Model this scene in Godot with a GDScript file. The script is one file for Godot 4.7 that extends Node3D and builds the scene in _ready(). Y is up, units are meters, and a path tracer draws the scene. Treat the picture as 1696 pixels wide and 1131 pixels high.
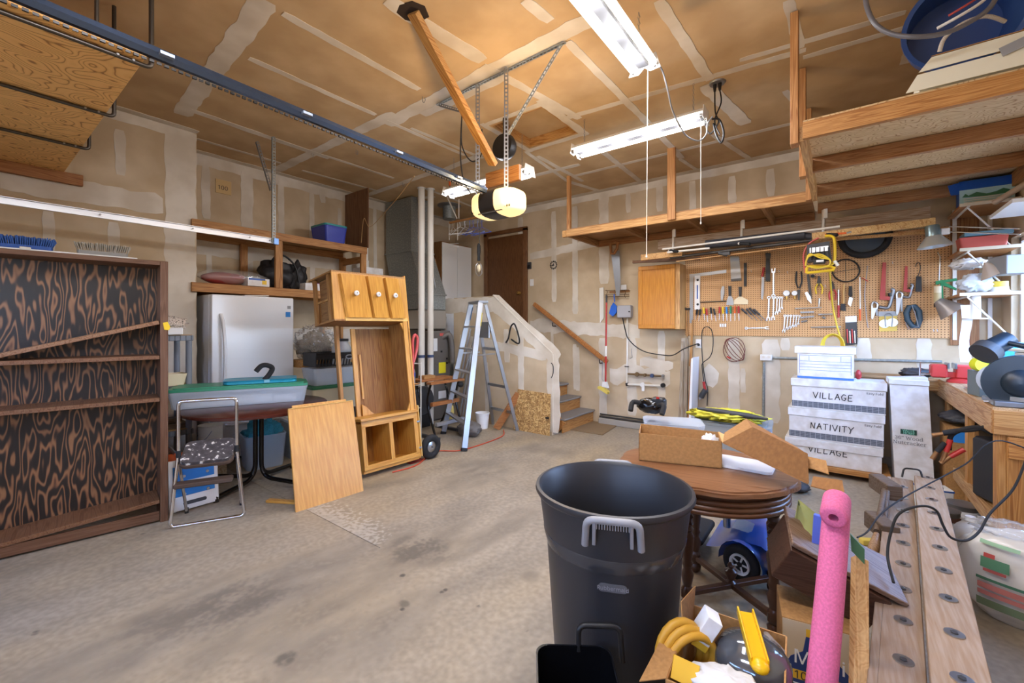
extends Node3D
# Camera: 710 px focal length in the 1696 x 1131 frame, level, 1.48 m up, turned 37.5 degrees left of the back wall's normal.
const FOCAL := 710.0
const CX := 848.0
const CY := 541.5
const EYE := 1.48
const SN := 0.608761
const CN := 0.793353
const CEIL := 3.57
const BACK := 6.11
const RIGHT := 1.22
const LEFT := -6.12
const NEARLEFT := -5.52
var M := {}
var IMG := {}
var used := {}

func v(x: float, y: float, d: float) -> Vector3: return Vector3(x, y, -d)
func ray(x: float, y: float) -> Vector3:
	var u := (x - CX) / FOCAL
	return Vector3(-SN + CN * u, (CY - y) / FOCAL, -(CN + SN * u))
func hp(x: float, y: float, h := 0.0) -> Vector3:      # pixel -> point at height h
	var r := ray(x, y); var t := (h - EYE) / r.y
	return Vector3(r.x * t, h, r.z * t)
func bp(x: float, y: float, d := BACK) -> Vector3:     # pixel -> point on the plane at depth d
	var r := ray(x, y); var t := -d / r.z
	return Vector3(r.x * t, EYE + r.y * t, -d)
func lp(x: float, y: float, wx := LEFT) -> Vector3:    # pixel -> point on the plane at x = wx
	var r := ray(x, y); var t := wx / r.x
	return Vector3(wx, EYE + r.y * t, r.z * t)

class MB:
	var V := PackedVector3Array()
	var N := PackedVector3Array()
	var U := PackedVector2Array()
	func tri(a: Vector3, b: Vector3, c: Vector3, na: Vector3, nb: Vector3, nc: Vector3) -> void:
		if (b - a).cross(c - a).dot(na + nb + nc) > 0.0:
			var t := b; b = c; c = t
			t = nb; nb = nc; nc = t
		V.append(a); V.append(b); V.append(c)
		N.append(na); N.append(nb); N.append(nc)
	func quad(a: Vector3, b: Vector3, c: Vector3, d: Vector3, n := Vector3.ZERO) -> void:
		if n == Vector3.ZERO: n = (c - a).cross(d - b).normalized()
		tri(a, b, c, n, n, n); tri(a, c, d, n, n, n)
	func quadn(a: Vector3, b: Vector3, c: Vector3, d: Vector3, na: Vector3, nb: Vector3, nc: Vector3, nd: Vector3) -> void:
		tri(a, b, c, na, nb, nc); tri(a, c, d, na, nc, nd)
	func box(p: Vector3, s: Vector3, bev := 0.0, bs := Basis.IDENTITY) -> MB:
		var h := s * 0.5
		if bev <= 0.0:
			for ax in 3:
				for sg in [-1.0, 1.0]:
					var n := Vector3.ZERO; n[ax] = sg
					var e := Vector3.ZERO; e[(ax + 1) % 3] = h[(ax + 1) % 3]
					var g := Vector3.ZERO; g[(ax + 2) % 3] = h[(ax + 2) % 3]
					var c := n * h[ax]
					quad(p + bs * (c - e - g), p + bs * (c + e - g), p + bs * (c + e + g), p + bs * (c - e + g), bs * n)
			return self
		bev = minf(bev, minf(h.x, minf(h.y, h.z)) * 0.95)
		var q := h - Vector3.ONE * bev
		for ax in 3:
			for sg in [-1.0, 1.0]:
				var n := Vector3.ZERO; n[ax] = sg
				var e := Vector3.ZERO; e[(ax + 1) % 3] = q[(ax + 1) % 3]
				var g := Vector3.ZERO; g[(ax + 2) % 3] = q[(ax + 2) % 3]
				var c := n * h[ax]
				quad(p + bs * (c - e - g), p + bs * (c + e - g), p + bs * (c + e + g), p + bs * (c - e + g), bs * n)
		for ax in 3:                                   # bevelled edges along ax
			var b1 := (ax + 1) % 3; var b2 := (ax + 2) % 3
			for s1 in [-1.0, 1.0]:
				for s2 in [-1.0, 1.0]:
					var n1 := Vector3.ZERO; n1[b1] = s1
					var n2 := Vector3.ZERO; n2[b2] = s2
					var l := Vector3.ZERO; l[ax] = q[ax]
					var i := n1 * h[b1] + n2 * q[b2]; var j := n1 * q[b1] + n2 * h[b2]
					quadn(p + bs * (i - l), p + bs * (i + l), p + bs * (j + l), p + bs * (j - l), bs * n1, bs * n1, bs * n2, bs * n2)
		for sx in [-1.0, 1.0]:
			for sy in [-1.0, 1.0]:
				for sz in [-1.0, 1.0]:
					var nn := Vector3(sx, sy, sz)
					tri(p + bs * (nn * Vector3(h.x, q.y, q.z)), p + bs * (nn * Vector3(q.x, h.y, q.z)), p + bs * (nn * Vector3(q.x, q.y, h.z)), bs * Vector3(sx, 0, 0), bs * Vector3(0, sy, 0), bs * Vector3(0, 0, sz))
		return self
	func bar(a: Vector3, b: Vector3, w: float, t: float, up := Vector3.UP, bev := 0.002) -> MB:   # a board from a to b: w across, t along up
		var z := (b - a).normalized()
		if absf(z.dot(up)) > 0.98: up = Vector3.BACK
		var x := up.cross(z).normalized(); var y := z.cross(x)
		return box((a + b) * 0.5, Vector3(w, t, a.distance_to(b)), bev, Basis(x, y, z))
	func tube(P: Array, r, n := 8, closed := false, caps := true) -> MB:
		var m := P.size()
		var prev := Vector3.ZERO
		var rings := []
		for i in m:
			var a: Vector3 = P[(i - 1 + m) % m] if (closed or i > 0) else P[0]
			var b: Vector3 = P[(i + 1) % m] if (closed or i < m - 1) else P[m - 1]
			var t := (b - a).normalized()
			var x: Vector3
			if prev == Vector3.ZERO:
				x = t.cross(Vector3.UP)
				if x.length() < 0.05: x = t.cross(Vector3.RIGHT)
			else:
				x = prev - t * prev.dot(t)
			x = x.normalized(); prev = x
			var y := t.cross(x)
			var rr: float = r[i] if r is Array else r
			var ring := []
			for k in n:
				var an := TAU * k / n
				var d := x * cos(an) + y * sin(an)
				ring.append([(P[i] as Vector3) + d * rr, d])
			rings.append(ring)
		for i in (m if closed else m - 1):
			var A: Array = rings[i]; var B: Array = rings[(i + 1) % m]
			for k in n:
				var k2 := (k + 1) % n
				quadn(A[k][0], A[k2][0], B[k2][0], B[k][0], A[k][1], A[k2][1], B[k2][1], B[k][1])
		if caps and not closed:
			for e in [0, m - 1]:
				var nn: Vector3 = ((P[0] as Vector3) - (P[1] as Vector3)).normalized() if e == 0 else ((P[m - 1] as Vector3) - (P[m - 2] as Vector3)).normalized()
				for k in range(1, n - 1):
					tri(rings[e][0][0], rings[e][k][0], rings[e][k + 1][0], nn, nn, nn)
		return self
	func cyl(a: Vector3, b: Vector3, r0: float, r1 := -1.0, n := 12) -> MB:
		return tube([a, b], [r0, r0 if r1 < 0.0 else r1], n)
	func lathe(prof: Array, n := 24, xf := Transform3D.IDENTITY, sq := Vector2.ONE) -> MB:   # prof: Vector2(radius, height)
		var m := prof.size()
		var sn := []
		for i in m - 1:
			var d: Vector2 = prof[i + 1] - prof[i]
			sn.append(Vector2(d.y, -d.x).normalized())
		for i in m - 1:
			var n0: Vector2 = sn[i]; var n1: Vector2 = sn[i]
			if i > 0 and (sn[i - 1] as Vector2).dot(sn[i]) > 0.7: n0 = ((sn[i - 1] as Vector2) + sn[i]).normalized()
			if i < m - 2 and (sn[i + 1] as Vector2).dot(sn[i]) > 0.7: n1 = ((sn[i + 1] as Vector2) + sn[i]).normalized()
			var p0: Vector2 = prof[i]; var p1: Vector2 = prof[i + 1]
			for k in n:
				var a := TAU * k / n; var b := TAU * (k + 1) / n
				var ca := Vector3(cos(a) * sq.x, 0, sin(a) * sq.y); var cb := Vector3(cos(b) * sq.x, 0, sin(b) * sq.y)
				var na := Vector3(cos(a) / sq.x, 0, sin(a) / sq.y).normalized(); var nb := Vector3(cos(b) / sq.x, 0, sin(b) / sq.y).normalized()
				var A := xf * (ca * p0.x + Vector3.UP * p0.y); var B := xf * (cb * p0.x + Vector3.UP * p0.y)
				var Cc := xf * (cb * p1.x + Vector3.UP * p1.y); var D := xf * (ca * p1.x + Vector3.UP * p1.y)
				var bs := xf.basis
				if p0.x < 1e-5: tri(A, Cc, D, bs * (na * n0.x + Vector3.UP * n0.y), bs * (nb * n1.x + Vector3.UP * n1.y), bs * (na * n1.x + Vector3.UP * n1.y))
				elif p1.x < 1e-5: tri(A, B, D, bs * (na * n0.x + Vector3.UP * n0.y), bs * (nb * n0.x + Vector3.UP * n0.y), bs * (na * n1.x + Vector3.UP * n1.y))
				else: quadn(A, B, Cc, D, bs * (na * n0.x + Vector3.UP * n0.y), bs * (nb * n0.x + Vector3.UP * n0.y), bs * (nb * n1.x + Vector3.UP * n1.y), bs * (na * n1.x + Vector3.UP * n1.y))
		return self
	func prism(poly: PackedVector2Array, depth: float, xf := Transform3D.IDENTITY, smooth := false) -> MB:   # outline in local xy, from z = 0 to depth
		var ix := Geometry2D.triangulate_polygon(poly)
		for i in range(0, ix.size(), 3):
			for z in [0.0, depth]:
				var n := xf.basis * Vector3(0, 0, -signf(depth) if z == 0.0 else signf(depth))
				tri(xf * Vector3(poly[ix[i]].x, poly[ix[i]].y, z), xf * Vector3(poly[ix[i + 1]].x, poly[ix[i + 1]].y, z), xf * Vector3(poly[ix[i + 2]].x, poly[ix[i + 2]].y, z), n, n, n)
		var m := poly.size()
		var cw := Geometry2D.is_polygon_clockwise(poly)
		for i in m:
			var a := poly[i]; var b := poly[(i + 1) % m]
			var d := b - a
			var n2 := (Vector2(d.y, -d.x) if not cw else Vector2(-d.y, d.x)).normalized()
			var n := xf.basis * Vector3(n2.x, n2.y, 0)
			quad(xf * Vector3(a.x, a.y, 0), xf * Vector3(b.x, b.y, 0), xf * Vector3(b.x, b.y, depth), xf * Vector3(a.x, a.y, depth), n)
		return self
	func slab(q: Array, t: Vector3) -> MB:             # a quad q given thickness t
		quad(q[0], q[1], q[2], q[3], -t.normalized())
		quad(q[0] + t, q[1] + t, q[2] + t, q[3] + t, t.normalized())
		var c: Vector3 = (q[0] + q[1] + q[2] + q[3]) / 4.0
		for i in 4:
			var a: Vector3 = q[i]; var b: Vector3 = q[(i + 1) % 4]
			var n := (b - a).cross(t).normalized()
			if n.dot((a + b) * 0.5 - c) < 0.0: n = -n
			quad(a, b, b + t, a + t, n)
		return self
	func grid(G: Array, closed_u := false) -> MB:      # G[row][col] of points, smooth
		var R := G.size(); var K: int = G[0].size()
		var NN := []
		for i in R:
			var row := []
			for j in K:
				var a: Vector3 = G[maxi(i - 1, 0)][j]; var b: Vector3 = G[mini(i + 1, R - 1)][j]
				var c: Vector3 = G[i][(j - 1 + K) % K] if closed_u else G[i][maxi(j - 1, 0)]
				var d: Vector3 = G[i][(j + 1) % K] if closed_u else G[i][mini(j + 1, K - 1)]
				var n := (b - a).cross(d - c)
				row.append(n.normalized() if n.length() > 1e-12 else Vector3.UP)
			NN.append(row)
		for i in R - 1:
			for j in (K if closed_u else K - 1):
				var j2 := (j + 1) % K
				quadn(G[i][j], G[i][j2], G[i + 1][j2], G[i + 1][j], NN[i][j], NN[i][j2], NN[i + 1][j2], NN[i + 1][j])
		return self
	func blob(c: Vector3, r: Vector3, amp: float, freq: float, sd: int, nu := 28, nv := 16, flat := 0.0, pw := 1.0) -> MB:   # lumpy closed surface; flat: floor of the lower half
		var fn := FastNoiseLite.new(); fn.seed = sd; fn.frequency = freq; fn.fractal_octaves = 3
		var G := []
		for i in nv + 1:
			var th := PI * i / nv
			var row := []
			for j in nu:
				var ph := TAU * j / nu
				var d := Vector3(sin(th) * cos(ph), cos(th), sin(th) * sin(ph))
				if pw != 1.0: d = Vector3(signf(d.x) * pow(absf(d.x), pw), signf(d.y) * pow(absf(d.y), pw), signf(d.z) * pow(absf(d.z), pw))
				var k := 1.0 + amp * fn.get_noise_3dv(d * 10.0 + Vector3.ONE * sd)
				var p := d * r * k
				if flat > 0.0: p.y = maxf(p.y, -r.y * flat)
				row.append(c + p)
			G.append(row)
		# outward normals: orient by centre
		var st := V.size()
		grid(G, true)
		for i in range(st, V.size()):
			if N[i].dot(V[i] - c) < 0.0: N[i] = -N[i]
		for i in range(st, V.size(), 3):
			if (V[i + 1] - V[i]).cross(V[i + 2] - V[i]).dot(N[i] + N[i + 1] + N[i + 2]) > 0.0:
				var t := V[i + 1]; V[i + 1] = V[i + 2]; V[i + 2] = t
				t = N[i + 1]; N[i + 1] = N[i + 2]; N[i + 2] = t
		return self
	func bowl(w: float, d: float, h: float, top: float, wall: float, c: Vector3, rad := 0.03, bs := Basis.IDENTITY) -> MB:   # open tub: bottom w x d at c, spreading by top at the rim
		var rings := []
		for L in [[h * 0.0, 0.0, 0.0], [h, top, 0.0], [h, top - wall, 0.0], [wall, -wall, 0.0]]:
			var row := []
			var hw: float = w * 0.5 + L[1]; var hd: float = d * 0.5 + L[1]
			for k in 4:
				var sx := 1.0 if k in [0, 3] else -1.0
				var sz := 1.0 if k in [0, 1] else -1.0
				for j in 5:
					var an := PI * 0.5 * k + PI * 0.5 * j / 4.0
					row.append(c + bs * Vector3(sx * (hw - rad) + cos(an) * rad, L[0], sz * (hd - rad) + sin(an) * rad))
			rings.append(row)
		var mm: int = rings[0].size()
		for i in 3:
			for j in mm:
				var A: Vector3 = rings[i][j]; var B: Vector3 = rings[i][(j + 1) % mm]; var Cc: Vector3 = rings[i + 1][(j + 1) % mm]; var D: Vector3 = rings[i + 1][j]
				var n := (B - A).cross(D - A).normalized()
				var out := (A + B) * 0.5 - c; out.y = 0.0
				if i == 1:
					if n.y < 0.0: n = -n
				elif n.dot(out) * (1.0 if i == 0 else -1.0) < 0.0: n = -n
				quad(A, B, Cc, D, n)
		for e in [0, 3]:
			var n := Vector3.DOWN if e == 0 else Vector3.UP
			for j in range(1, mm - 1): tri(rings[e][0], rings[e][j], rings[e][j + 1], n, n, n)
		return self
	func mesh(xf := Transform3D.IDENTITY) -> ArrayMesh:
		var a := []; a.resize(Mesh.ARRAY_MAX)
		var vv := V; var nn := N
		if xf != Transform3D.IDENTITY:
			vv = PackedVector3Array(); nn = PackedVector3Array()
			vv.resize(V.size()); nn.resize(V.size())
			for i in V.size():
				vv[i] = xf * V[i]; nn[i] = (xf.basis * N[i]).normalized()
		a[Mesh.ARRAY_VERTEX] = vv; a[Mesh.ARRAY_NORMAL] = nn
		if U.size() == V.size(): a[Mesh.ARRAY_TEX_UV] = U
		var m := ArrayMesh.new(); m.add_surface_from_arrays(Mesh.PRIMITIVE_TRIANGLES, a)
		return m

func mb() -> MB: return MB.new()
func numbered(n: String) -> String:
	if not used.has(n):
		used[n] = 0
		return n
	used[n] += 1
	return "%s_%03d" % [n, used[n]]
func thing(n: String, label: String, cat: String, at := Vector3.ZERO, yaw := 0.0, group := "") -> Node3D:
	var o := Node3D.new(); o.name = numbered(n); add_child(o)
	o.position = at; o.rotation_degrees.y = yaw
	return tag(o, label, cat, group)
func tag(o: Node3D, label: String, cat: String, group := "") -> Node3D:
	o.set_meta("label", label); o.set_meta("category", cat)
	if group: o.set_meta("group", group)
	return o
func mi(par: Node3D, n: String, m: Mesh, mt: Material, at := Vector3.ZERO) -> MeshInstance3D:
	var o := MeshInstance3D.new(); o.name = n; o.mesh = m; o.material_override = mt
	o.position = at
	par.add_child(o, true)
	return o
func part(par: Node3D, n: String, b: MB, mt: Material) -> MeshInstance3D:      # b in the parent's own space
	return mi(par, n, b.mesh(), mt)
func wpart(par: Node3D, n: String, b: MB, mt: Material) -> MeshInstance3D:     # b in world space
	return mi(par, n, b.mesh(par.global_transform.affine_inverse()), mt)
func solo(n: String, label: String, cat: String, b: MB, mt: Material, at := Vector3.ZERO, yaw := 0.0, group := "") -> MeshInstance3D:   # one-mesh thing, local space
	var o := mi(self, numbered(n), b.mesh(), mt, at); o.rotation_degrees.y = yaw
	tag(o, label, cat, group)
	return o
func wsolo(n: String, label: String, cat: String, b: MB, mt: Material, group := "") -> MeshInstance3D:   # one-mesh thing built in world space; its origin goes to its base
	var lo := b.V[0]; var hi := b.V[0]
	for p in b.V: lo = lo.min(p); hi = hi.max(p)
	var at := Vector3((lo.x + hi.x) * 0.5, lo.y, (lo.z + hi.z) * 0.5)
	var o := mi(self, numbered(n), b.mesh(Transform3D(Basis.IDENTITY, -at)), mt, at)
	tag(o, label, cat, group)
	return o
func struct(n: String, b: MB, mt: Material) -> MeshInstance3D:
	var o := mi(self, n, b.mesh(), mt); used[n] = 0
	o.set_meta("kind", "structure")
	return o
func yaw_b(deg: float) -> Basis: return Basis(Vector3.UP, deg_to_rad(deg))
func curve(P: Array, n := 6) -> Array:                 # Catmull-Rom through P
	var out := []
	for i in P.size() - 1:
		var a: Vector3 = P[maxi(i - 1, 0)]; var b: Vector3 = P[i]; var c: Vector3 = P[i + 1]; var d: Vector3 = P[mini(i + 2, P.size() - 1)]
		for k in n: out.append(b.cubic_interpolate(c, a, d, float(k) / n))
	out.append(P[P.size() - 1])
	return out
func rpoly(w: float, h: float, r: float, n := 4) -> PackedVector2Array:   # rounded rectangle about the origin
	var o := PackedVector2Array()
	for k in 4:
		var sx := 1.0 if k in [0, 3] else -1.0
		var sy := 1.0 if k in [0, 1] else -1.0
		for j in n + 1:
			var an := PI * 0.5 * (k + float(j) / n)
			o.append(Vector2(sx * (w * 0.5 - r) + cos(an) * r, sy * (h * 0.5 - r) + sin(an) * r))
	return o
func lit_text(par: Node3D, s: String, size: float, xf: Transform3D, mt: Material, font := "Droid Sans", nm := "lettering") -> MeshInstance3D:   # flat print; xf: its own z faces out
	var t := TextMesh.new(); t.text = s; t.font_size = 48; t.pixel_size = size / 48.0; t.depth = 0.001; t.curve_step = 2.0
	var f := SystemFont.new(); f.font_names = PackedStringArray([font]); t.font = f
	var o := mi(par, nm, t, mt)
	o.global_transform = xf
	return o
func face(at: Vector3, out: Vector3, up := Vector3.UP) -> Transform3D:   # a frame at a point of a surface: z along out
	var z := out.normalized(); var x := up.cross(z).normalized()
	return Transform3D(Basis(x, z.cross(x), z), at)

# ---------------------------------------------------------------- materials
func noise_img(key: String, w: int, freq: float, oct := 4, sd := 1, type := FastNoiseLite.TYPE_SIMPLEX_SMOOTH) -> Image:
	if IMG.has(key): return IMG[key]
	var f := FastNoiseLite.new(); f.seed = sd; f.frequency = freq; f.fractal_octaves = oct; f.noise_type = type
	IMG[key] = f.get_seamless_image(w, w)
	return IMG[key]
func ramp_tex(im: Image, cols: Array, stops: Array, fold := 0.0) -> ImageTexture:   # grey image -> colours; fold > 0 makes growth-ring lines of it
	var lut := []
	for i in 256:
		var t := i / 255.0
		if fold > 0.0: t = 0.5 + 0.5 * sin(t * fold * TAU)
		var c: Color = cols[cols.size() - 1]
		for k in cols.size() - 1:
			if t <= stops[k + 1]:
				c = (cols[k] as Color).lerp(cols[k + 1], clampf((t - stops[k]) / (stops[k + 1] - stops[k]), 0, 1)); break
		lut.append([int(c.r * 255), int(c.g * 255), int(c.b * 255)])
	var src := im.duplicate() as Image
	src.convert(Image.FORMAT_L8)
	var d := src.get_data(); var o := PackedByteArray(); o.resize(d.size() * 3)
	for i in d.size():
		var l: Array = lut[d[i]]
		o[i * 3] = l[0]; o[i * 3 + 1] = l[1]; o[i * 3 + 2] = l[2]
	var r := Image.create_from_data(im.get_width(), im.get_height(), false, Image.FORMAT_RGB8, o)
	return ImageTexture.create_from_image(r)
func mat(key: String, c: Color, rough := 0.6, metal := 0.0) -> StandardMaterial3D:
	if M.has(key): return M[key]
	var m := StandardMaterial3D.new(); m.albedo_color = c; m.roughness = rough; m.metallic = metal
	M[key] = m
	return m
func tmat(key: String, tex: Texture2D, scale: Vector3, tint := Color.WHITE, rough := 0.6, metal := 0.0, world := false) -> StandardMaterial3D:
	if M.has(key): return M[key]
	var m := mat(key, tint, rough, metal)
	m.albedo_texture = tex; m.uv1_triplanar = true; m.uv1_world_triplanar = world; m.uv1_scale = scale; m.uv1_triplanar_sharpness = 12.0
	return m
func col(h: String) -> Color: return Color.html(h)
func glass(key: String, c: Color, alpha: float, rough := 0.08) -> StandardMaterial3D:
	var m := mat(key, Color(c.r, c.g, c.b, alpha), rough)
	m.transparency = BaseMaterial3D.TRANSPARENCY_ALPHA
	return m
func glow(key: String, c: Color, e: float) -> StandardMaterial3D:
	var m := mat(key, c, 0.5); m.emission_enabled = true; m.emission = c; m.emission_energy_multiplier = e
	return m
func wood(tint: String, axis: int, rough := 0.6, fig := 1.0) -> StandardMaterial3D:   # sawn wood with its grain along a local axis (0 x, 1 y, 2 z)
	var s := Vector3.ONE * 3.2 * fig; s[axis] = 0.16 * fig
	return tmat("wood%s%d%s%s" % [tint, axis, rough, fig], M.grain_tex, s, col(tint).lerp(Color(0.62, 0.58, 0.54), 0.1), rough)
func make_materials() -> void:
	M.grain_tex = ramp_tex(noise_img("grain", 256, 0.012, 4, 7), [col("e2d6c6"), col("ffffff"), col("f6eee2"), col("c9b296")], [0.0, 0.35, 0.7, 1.0], 3.2)
	M.fine_tex = ramp_tex(noise_img("fine", 256, 0.06, 4, 3), [col("e2e0de"), col("ffffff")], [0.15, 0.85])
	M.soft_tex = ramp_tex(noise_img("soft", 256, 0.012, 5, 9), [col("e9e5df"), col("ffffff")], [0.2, 0.8])
	M.oak_tex = ramp_tex(IMG["fine"], [col("e6d8c4"), col("ffffff")], [0.2, 0.8])
	M.splat_tex = ramp_tex(noise_img("splat", 256, 0.05, 3, 15), [col("3a3634"), col("565050"), col("dcd6cc"), col("e8e4dc")], [0.0, 0.68, 0.75, 1.0])
	M.speck_tex = ramp_tex(noise_img("speck", 256, 0.11, 2, 5), [col("3a3735"), col("e8e8e8"), col("ffffff")], [0.1, 0.4, 0.9])
	M.ply_tex = ramp_tex(noise_img("ply", 512, 0.0055, 2, 21), [col("a06c34"), col("d29a52"), col("e8b266"), col("eeba70")], [0.0, 0.05, 0.12, 1.0], 9.0)
	M.stain_tex = ramp_tex(noise_img("stain", 512, 0.0065, 3, 33), [col("1c1612"), col("221a15"), col("33231a"), col("785036"), col("88603f")], [0.0, 0.38, 0.55, 0.85, 1.0], 5.0)
	M.spangle_tex = ramp_tex(noise_img("spangle", 256, 0.05, 1, 4, FastNoiseLite.TYPE_CELLULAR), [col("c4c8c8"), col("e8eaea")], [0.1, 0.9])
	# pegboard: 1-inch holes, 8 to a tile
	var im := Image.create(128, 128, false, Image.FORMAT_RGB8); im.fill(col("ffffff"))
	for y in 128:
		for x in 128:
			var dx := absf(fposmod(x, 16.0) - 7.5); var dy := absf(fposmod(y, 16.0) - 7.5)
			var r := sqrt(dx * dx + dy * dy)
			if r < 2.4: im.set_pixel(x, y, col("3a2a1a"))
			elif r < 3.2: im.set_pixel(x, y, col("a58d75"))
	M.peg_tex = ImageTexture.create_from_image(im)
	# oriented strand board: strands laid over one another
	var rg := RandomNumberGenerator.new(); rg.seed = 5
	var ob := Image.create(256, 256, false, Image.FORMAT_RGB8); ob.fill(col("a8814e"))
	for k in 900:
		var a := rg.randf() * PI; var L := rg.randf_range(8, 26); var w := rg.randf_range(1.5, 5.0)
		var c := col("c49a5c").lerp(col("e6c78c"), rg.randf()) if rg.randf() < 0.75 else col("8f6a3c")
		var cx := rg.randf() * 256.0; var cy := rg.randf() * 256.0
		for s in int(L * 2):
			for q in int(w * 2):
				var px := cx + cos(a) * (s * 0.5 - L * 0.5) - sin(a) * q * 0.5; var py := cy + sin(a) * (s * 0.5 - L * 0.5) + cos(a) * q * 0.5
				ob.set_pixel(int(fposmod(px, 256.0)), int(fposmod(py, 256.0)), c)
	M.osb_tex = ImageTexture.create_from_image(ob)
	tmat("paper", M.soft_tex, Vector3.ONE * 0.5, col("c8ab82"), 0.9, 0.0, true)
	tmat("paper_wall", M.soft_tex, Vector3.ONE * 0.5, col("cab79a"), 0.9, 0.0, true)
	tmat("mud", M.soft_tex, Vector3.ONE * 0.6, col("dad2c4"), 0.9, 0.0, true)
	tmat("plywood", M.ply_tex, Vector3(1.0, 1.0, 0.75), Color.WHITE, 0.6)
	tmat("plywood_pale", ramp_tex(IMG["ply"], [col("a5835c"), col("c8ad86"), col("dac4a0"), col("decaa8")], [0.0, 0.05, 0.12, 1.0], 9.0), Vector3(1.0, 1.0, 1.6), col("f2e6d0"), 0.7)
	tmat("stained_ply", M.stain_tex, Vector3(1.9, 0.34, 1.9), Color.WHITE, 0.42)
	tmat("pegboard", M.peg_tex, Vector3.ONE * (1.0 / 0.2032), col("c79a68"), 0.6)
	tmat("osb", M.osb_tex, Vector3.ONE * 1.6, Color.WHITE, 0.7)
	tmat("galv", M.spangle_tex, Vector3.ONE * 3.0, col("b6bab8"), 0.45, 0.5)
	mat("steel", col("b8babc"), 0.28, 1.0); mat("dull_steel", col("8f9194"), 0.45, 0.9); mat("chrome", col("d8d9dc"), 0.12, 1.0)
	mat("alu", col("a8aaac"), 0.4, 0.85); mat("iron", col("4a4744"), 0.5, 0.7); mat("brass", col("b08a4a"), 0.4, 0.8)
	mat("black", col("151517"), 0.5); mat("black_gloss", col("0c0c0e"), 0.18); mat("rubber", col("1b1b1d"), 0.8); mat("white", col("e6e6e4"), 0.5)
	mat("white_gloss", col("e4e6e8"), 0.22); mat("grey", col("8e9093"), 0.55); mat("dark_grey", col("3c3d40"), 0.55); mat("red", col("b02822"), 0.4)
	mat("pale_red", col("c75a52"), 0.45); mat("yellow", col("e3bc1e"), 0.45); mat("blue", col("1d53a8"), 0.4); mat("green", col("1f7d4a"), 0.45); mat("orange", col("d9601e"), 0.45)
	mat("cream", col("e2d2ae"), 0.5); mat("teal", col("3b97a6"), 0.8); mat("pvc", col("dedad0"), 0.45); mat("ink", col("2a2a2c"), 0.8)
	tmat("kraft", M.fine_tex, Vector3.ONE * 3.0, col("b5854e"), 0.85)
	tmat("kraft_dark", M.fine_tex, Vector3.ONE * 3.0, col("9a6a38"), 0.85)
	tmat("card_white", M.soft_tex, Vector3.ONE * 2.0, col("e9e9ea"), 0.7)
	tmat("oak", M.oak_tex, Vector3(2.6, 0.22, 2.6), col("d6a04a"), 0.4)
	tmat("oak_x", M.oak_tex, Vector3(0.22, 2.6, 2.6), col("d6a04a"), 0.4)
	tmat("oak_z", M.oak_tex, Vector3(2.6, 2.6, 0.22), col("d6a04a"), 0.4)
	tmat("door_wood", M.grain_tex, Vector3(6, 0.25, 6), col("6e4a2a"), 0.45)
	glass("clear", col("d8e2ec"), 0.34, 0.3); glass("pane", col("e8f0f4"), 0.12, 0.03); glass("film", col("e6e6e2"), 0.16, 0.1)
func _ready() -> void:
	# camera
	var cam := Camera3D.new(); cam.name = "camera"; add_child(cam)
	cam.position = v(0, EYE, 0); cam.rotation_degrees.y = 37.5
	cam.projection = Camera3D.PROJECTION_FRUSTUM; cam.near = 0.05; cam.far = 60.0
	cam.size = 0.05 * 1131.0 / FOCAL; cam.frustum_offset = Vector2(0, -0.05 * (565.5 - CY) / FOCAL)
	cam.current = true
	# sky and exposure
	var env := Environment.new(); env.background_mode = Environment.BG_SKY
	var sk := Sky.new(); var ps := ProceduralSkyMaterial.new()
	ps.sky_top_color = col("7fa8ea"); ps.sky_horizon_color = col("cfe0f6"); ps.ground_horizon_color = col("c8ccc8"); ps.ground_bottom_color = col("8a8a84")
	ps.sky_energy_multiplier = 4.9; ps.ground_energy_multiplier = 2.2; ps.sun_angle_max = 0.0
	sk.sky_material = ps; env.sky = sk
	env.tonemap_mode = Environment.TONE_MAPPER_LINEAR; env.tonemap_exposure = 0.91
	env.sdfgi_enabled = true; env.ssao_enabled = true; env.ssil_enabled = true
	var we := WorldEnvironment.new(); we.name = "environment"; we.environment = env; add_child(we)
	make_materials()
	build_room()
	build_lamps()
	build_all()

# ---------------------------------------------------------------- the shell
func seam(par: Node3D, a: Vector3, b: Vector3, w: float, out: Vector3, sd: int, rag := 0.18, nm := "joint_compound") -> void:   # a smear of joint compound, a few millimetres proud
	var fn := FastNoiseLite.new(); fn.seed = sd; fn.frequency = 1.6; fn.fractal_octaves = 4
	var L := a.distance_to(b); var n := clampi(int(L / 0.06), 4, 60)
	var x := (b - a) / L; var y := out.cross(x).normalized(); var t := out * (0.0015 + 0.00012 * (sd % 31))
	var m := mb()
	var P := []
	for i in n + 1:
		var s := L * i / n
		var e := 1.0
		if i == 0 or i == n: e = 0.75
		var w0 := w * 0.5 * e * (1.0 + rag * 1.6 * fn.get_noise_2d(s * 3.0, 0.0)); var w1 := w * 0.5 * e * (1.0 + rag * 1.6 * fn.get_noise_2d(s * 3.0, 50.0))
		P.append([a + x * s + y * w0, a + x * s - y * w1])
	for i in n:
		m.quad(P[i][0] + t, P[i][1] + t, P[i + 1][1] + t, P[i + 1][0] + t, out)
		m.quad(P[i][0], P[i + 1][0], P[i + 1][0] + t, P[i][0] + t, y)
		m.quad(P[i][1], P[i + 1][1], P[i + 1][1] + t, P[i][1] + t, -y)
	wpart(par, nm, m, M.mud)

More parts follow.
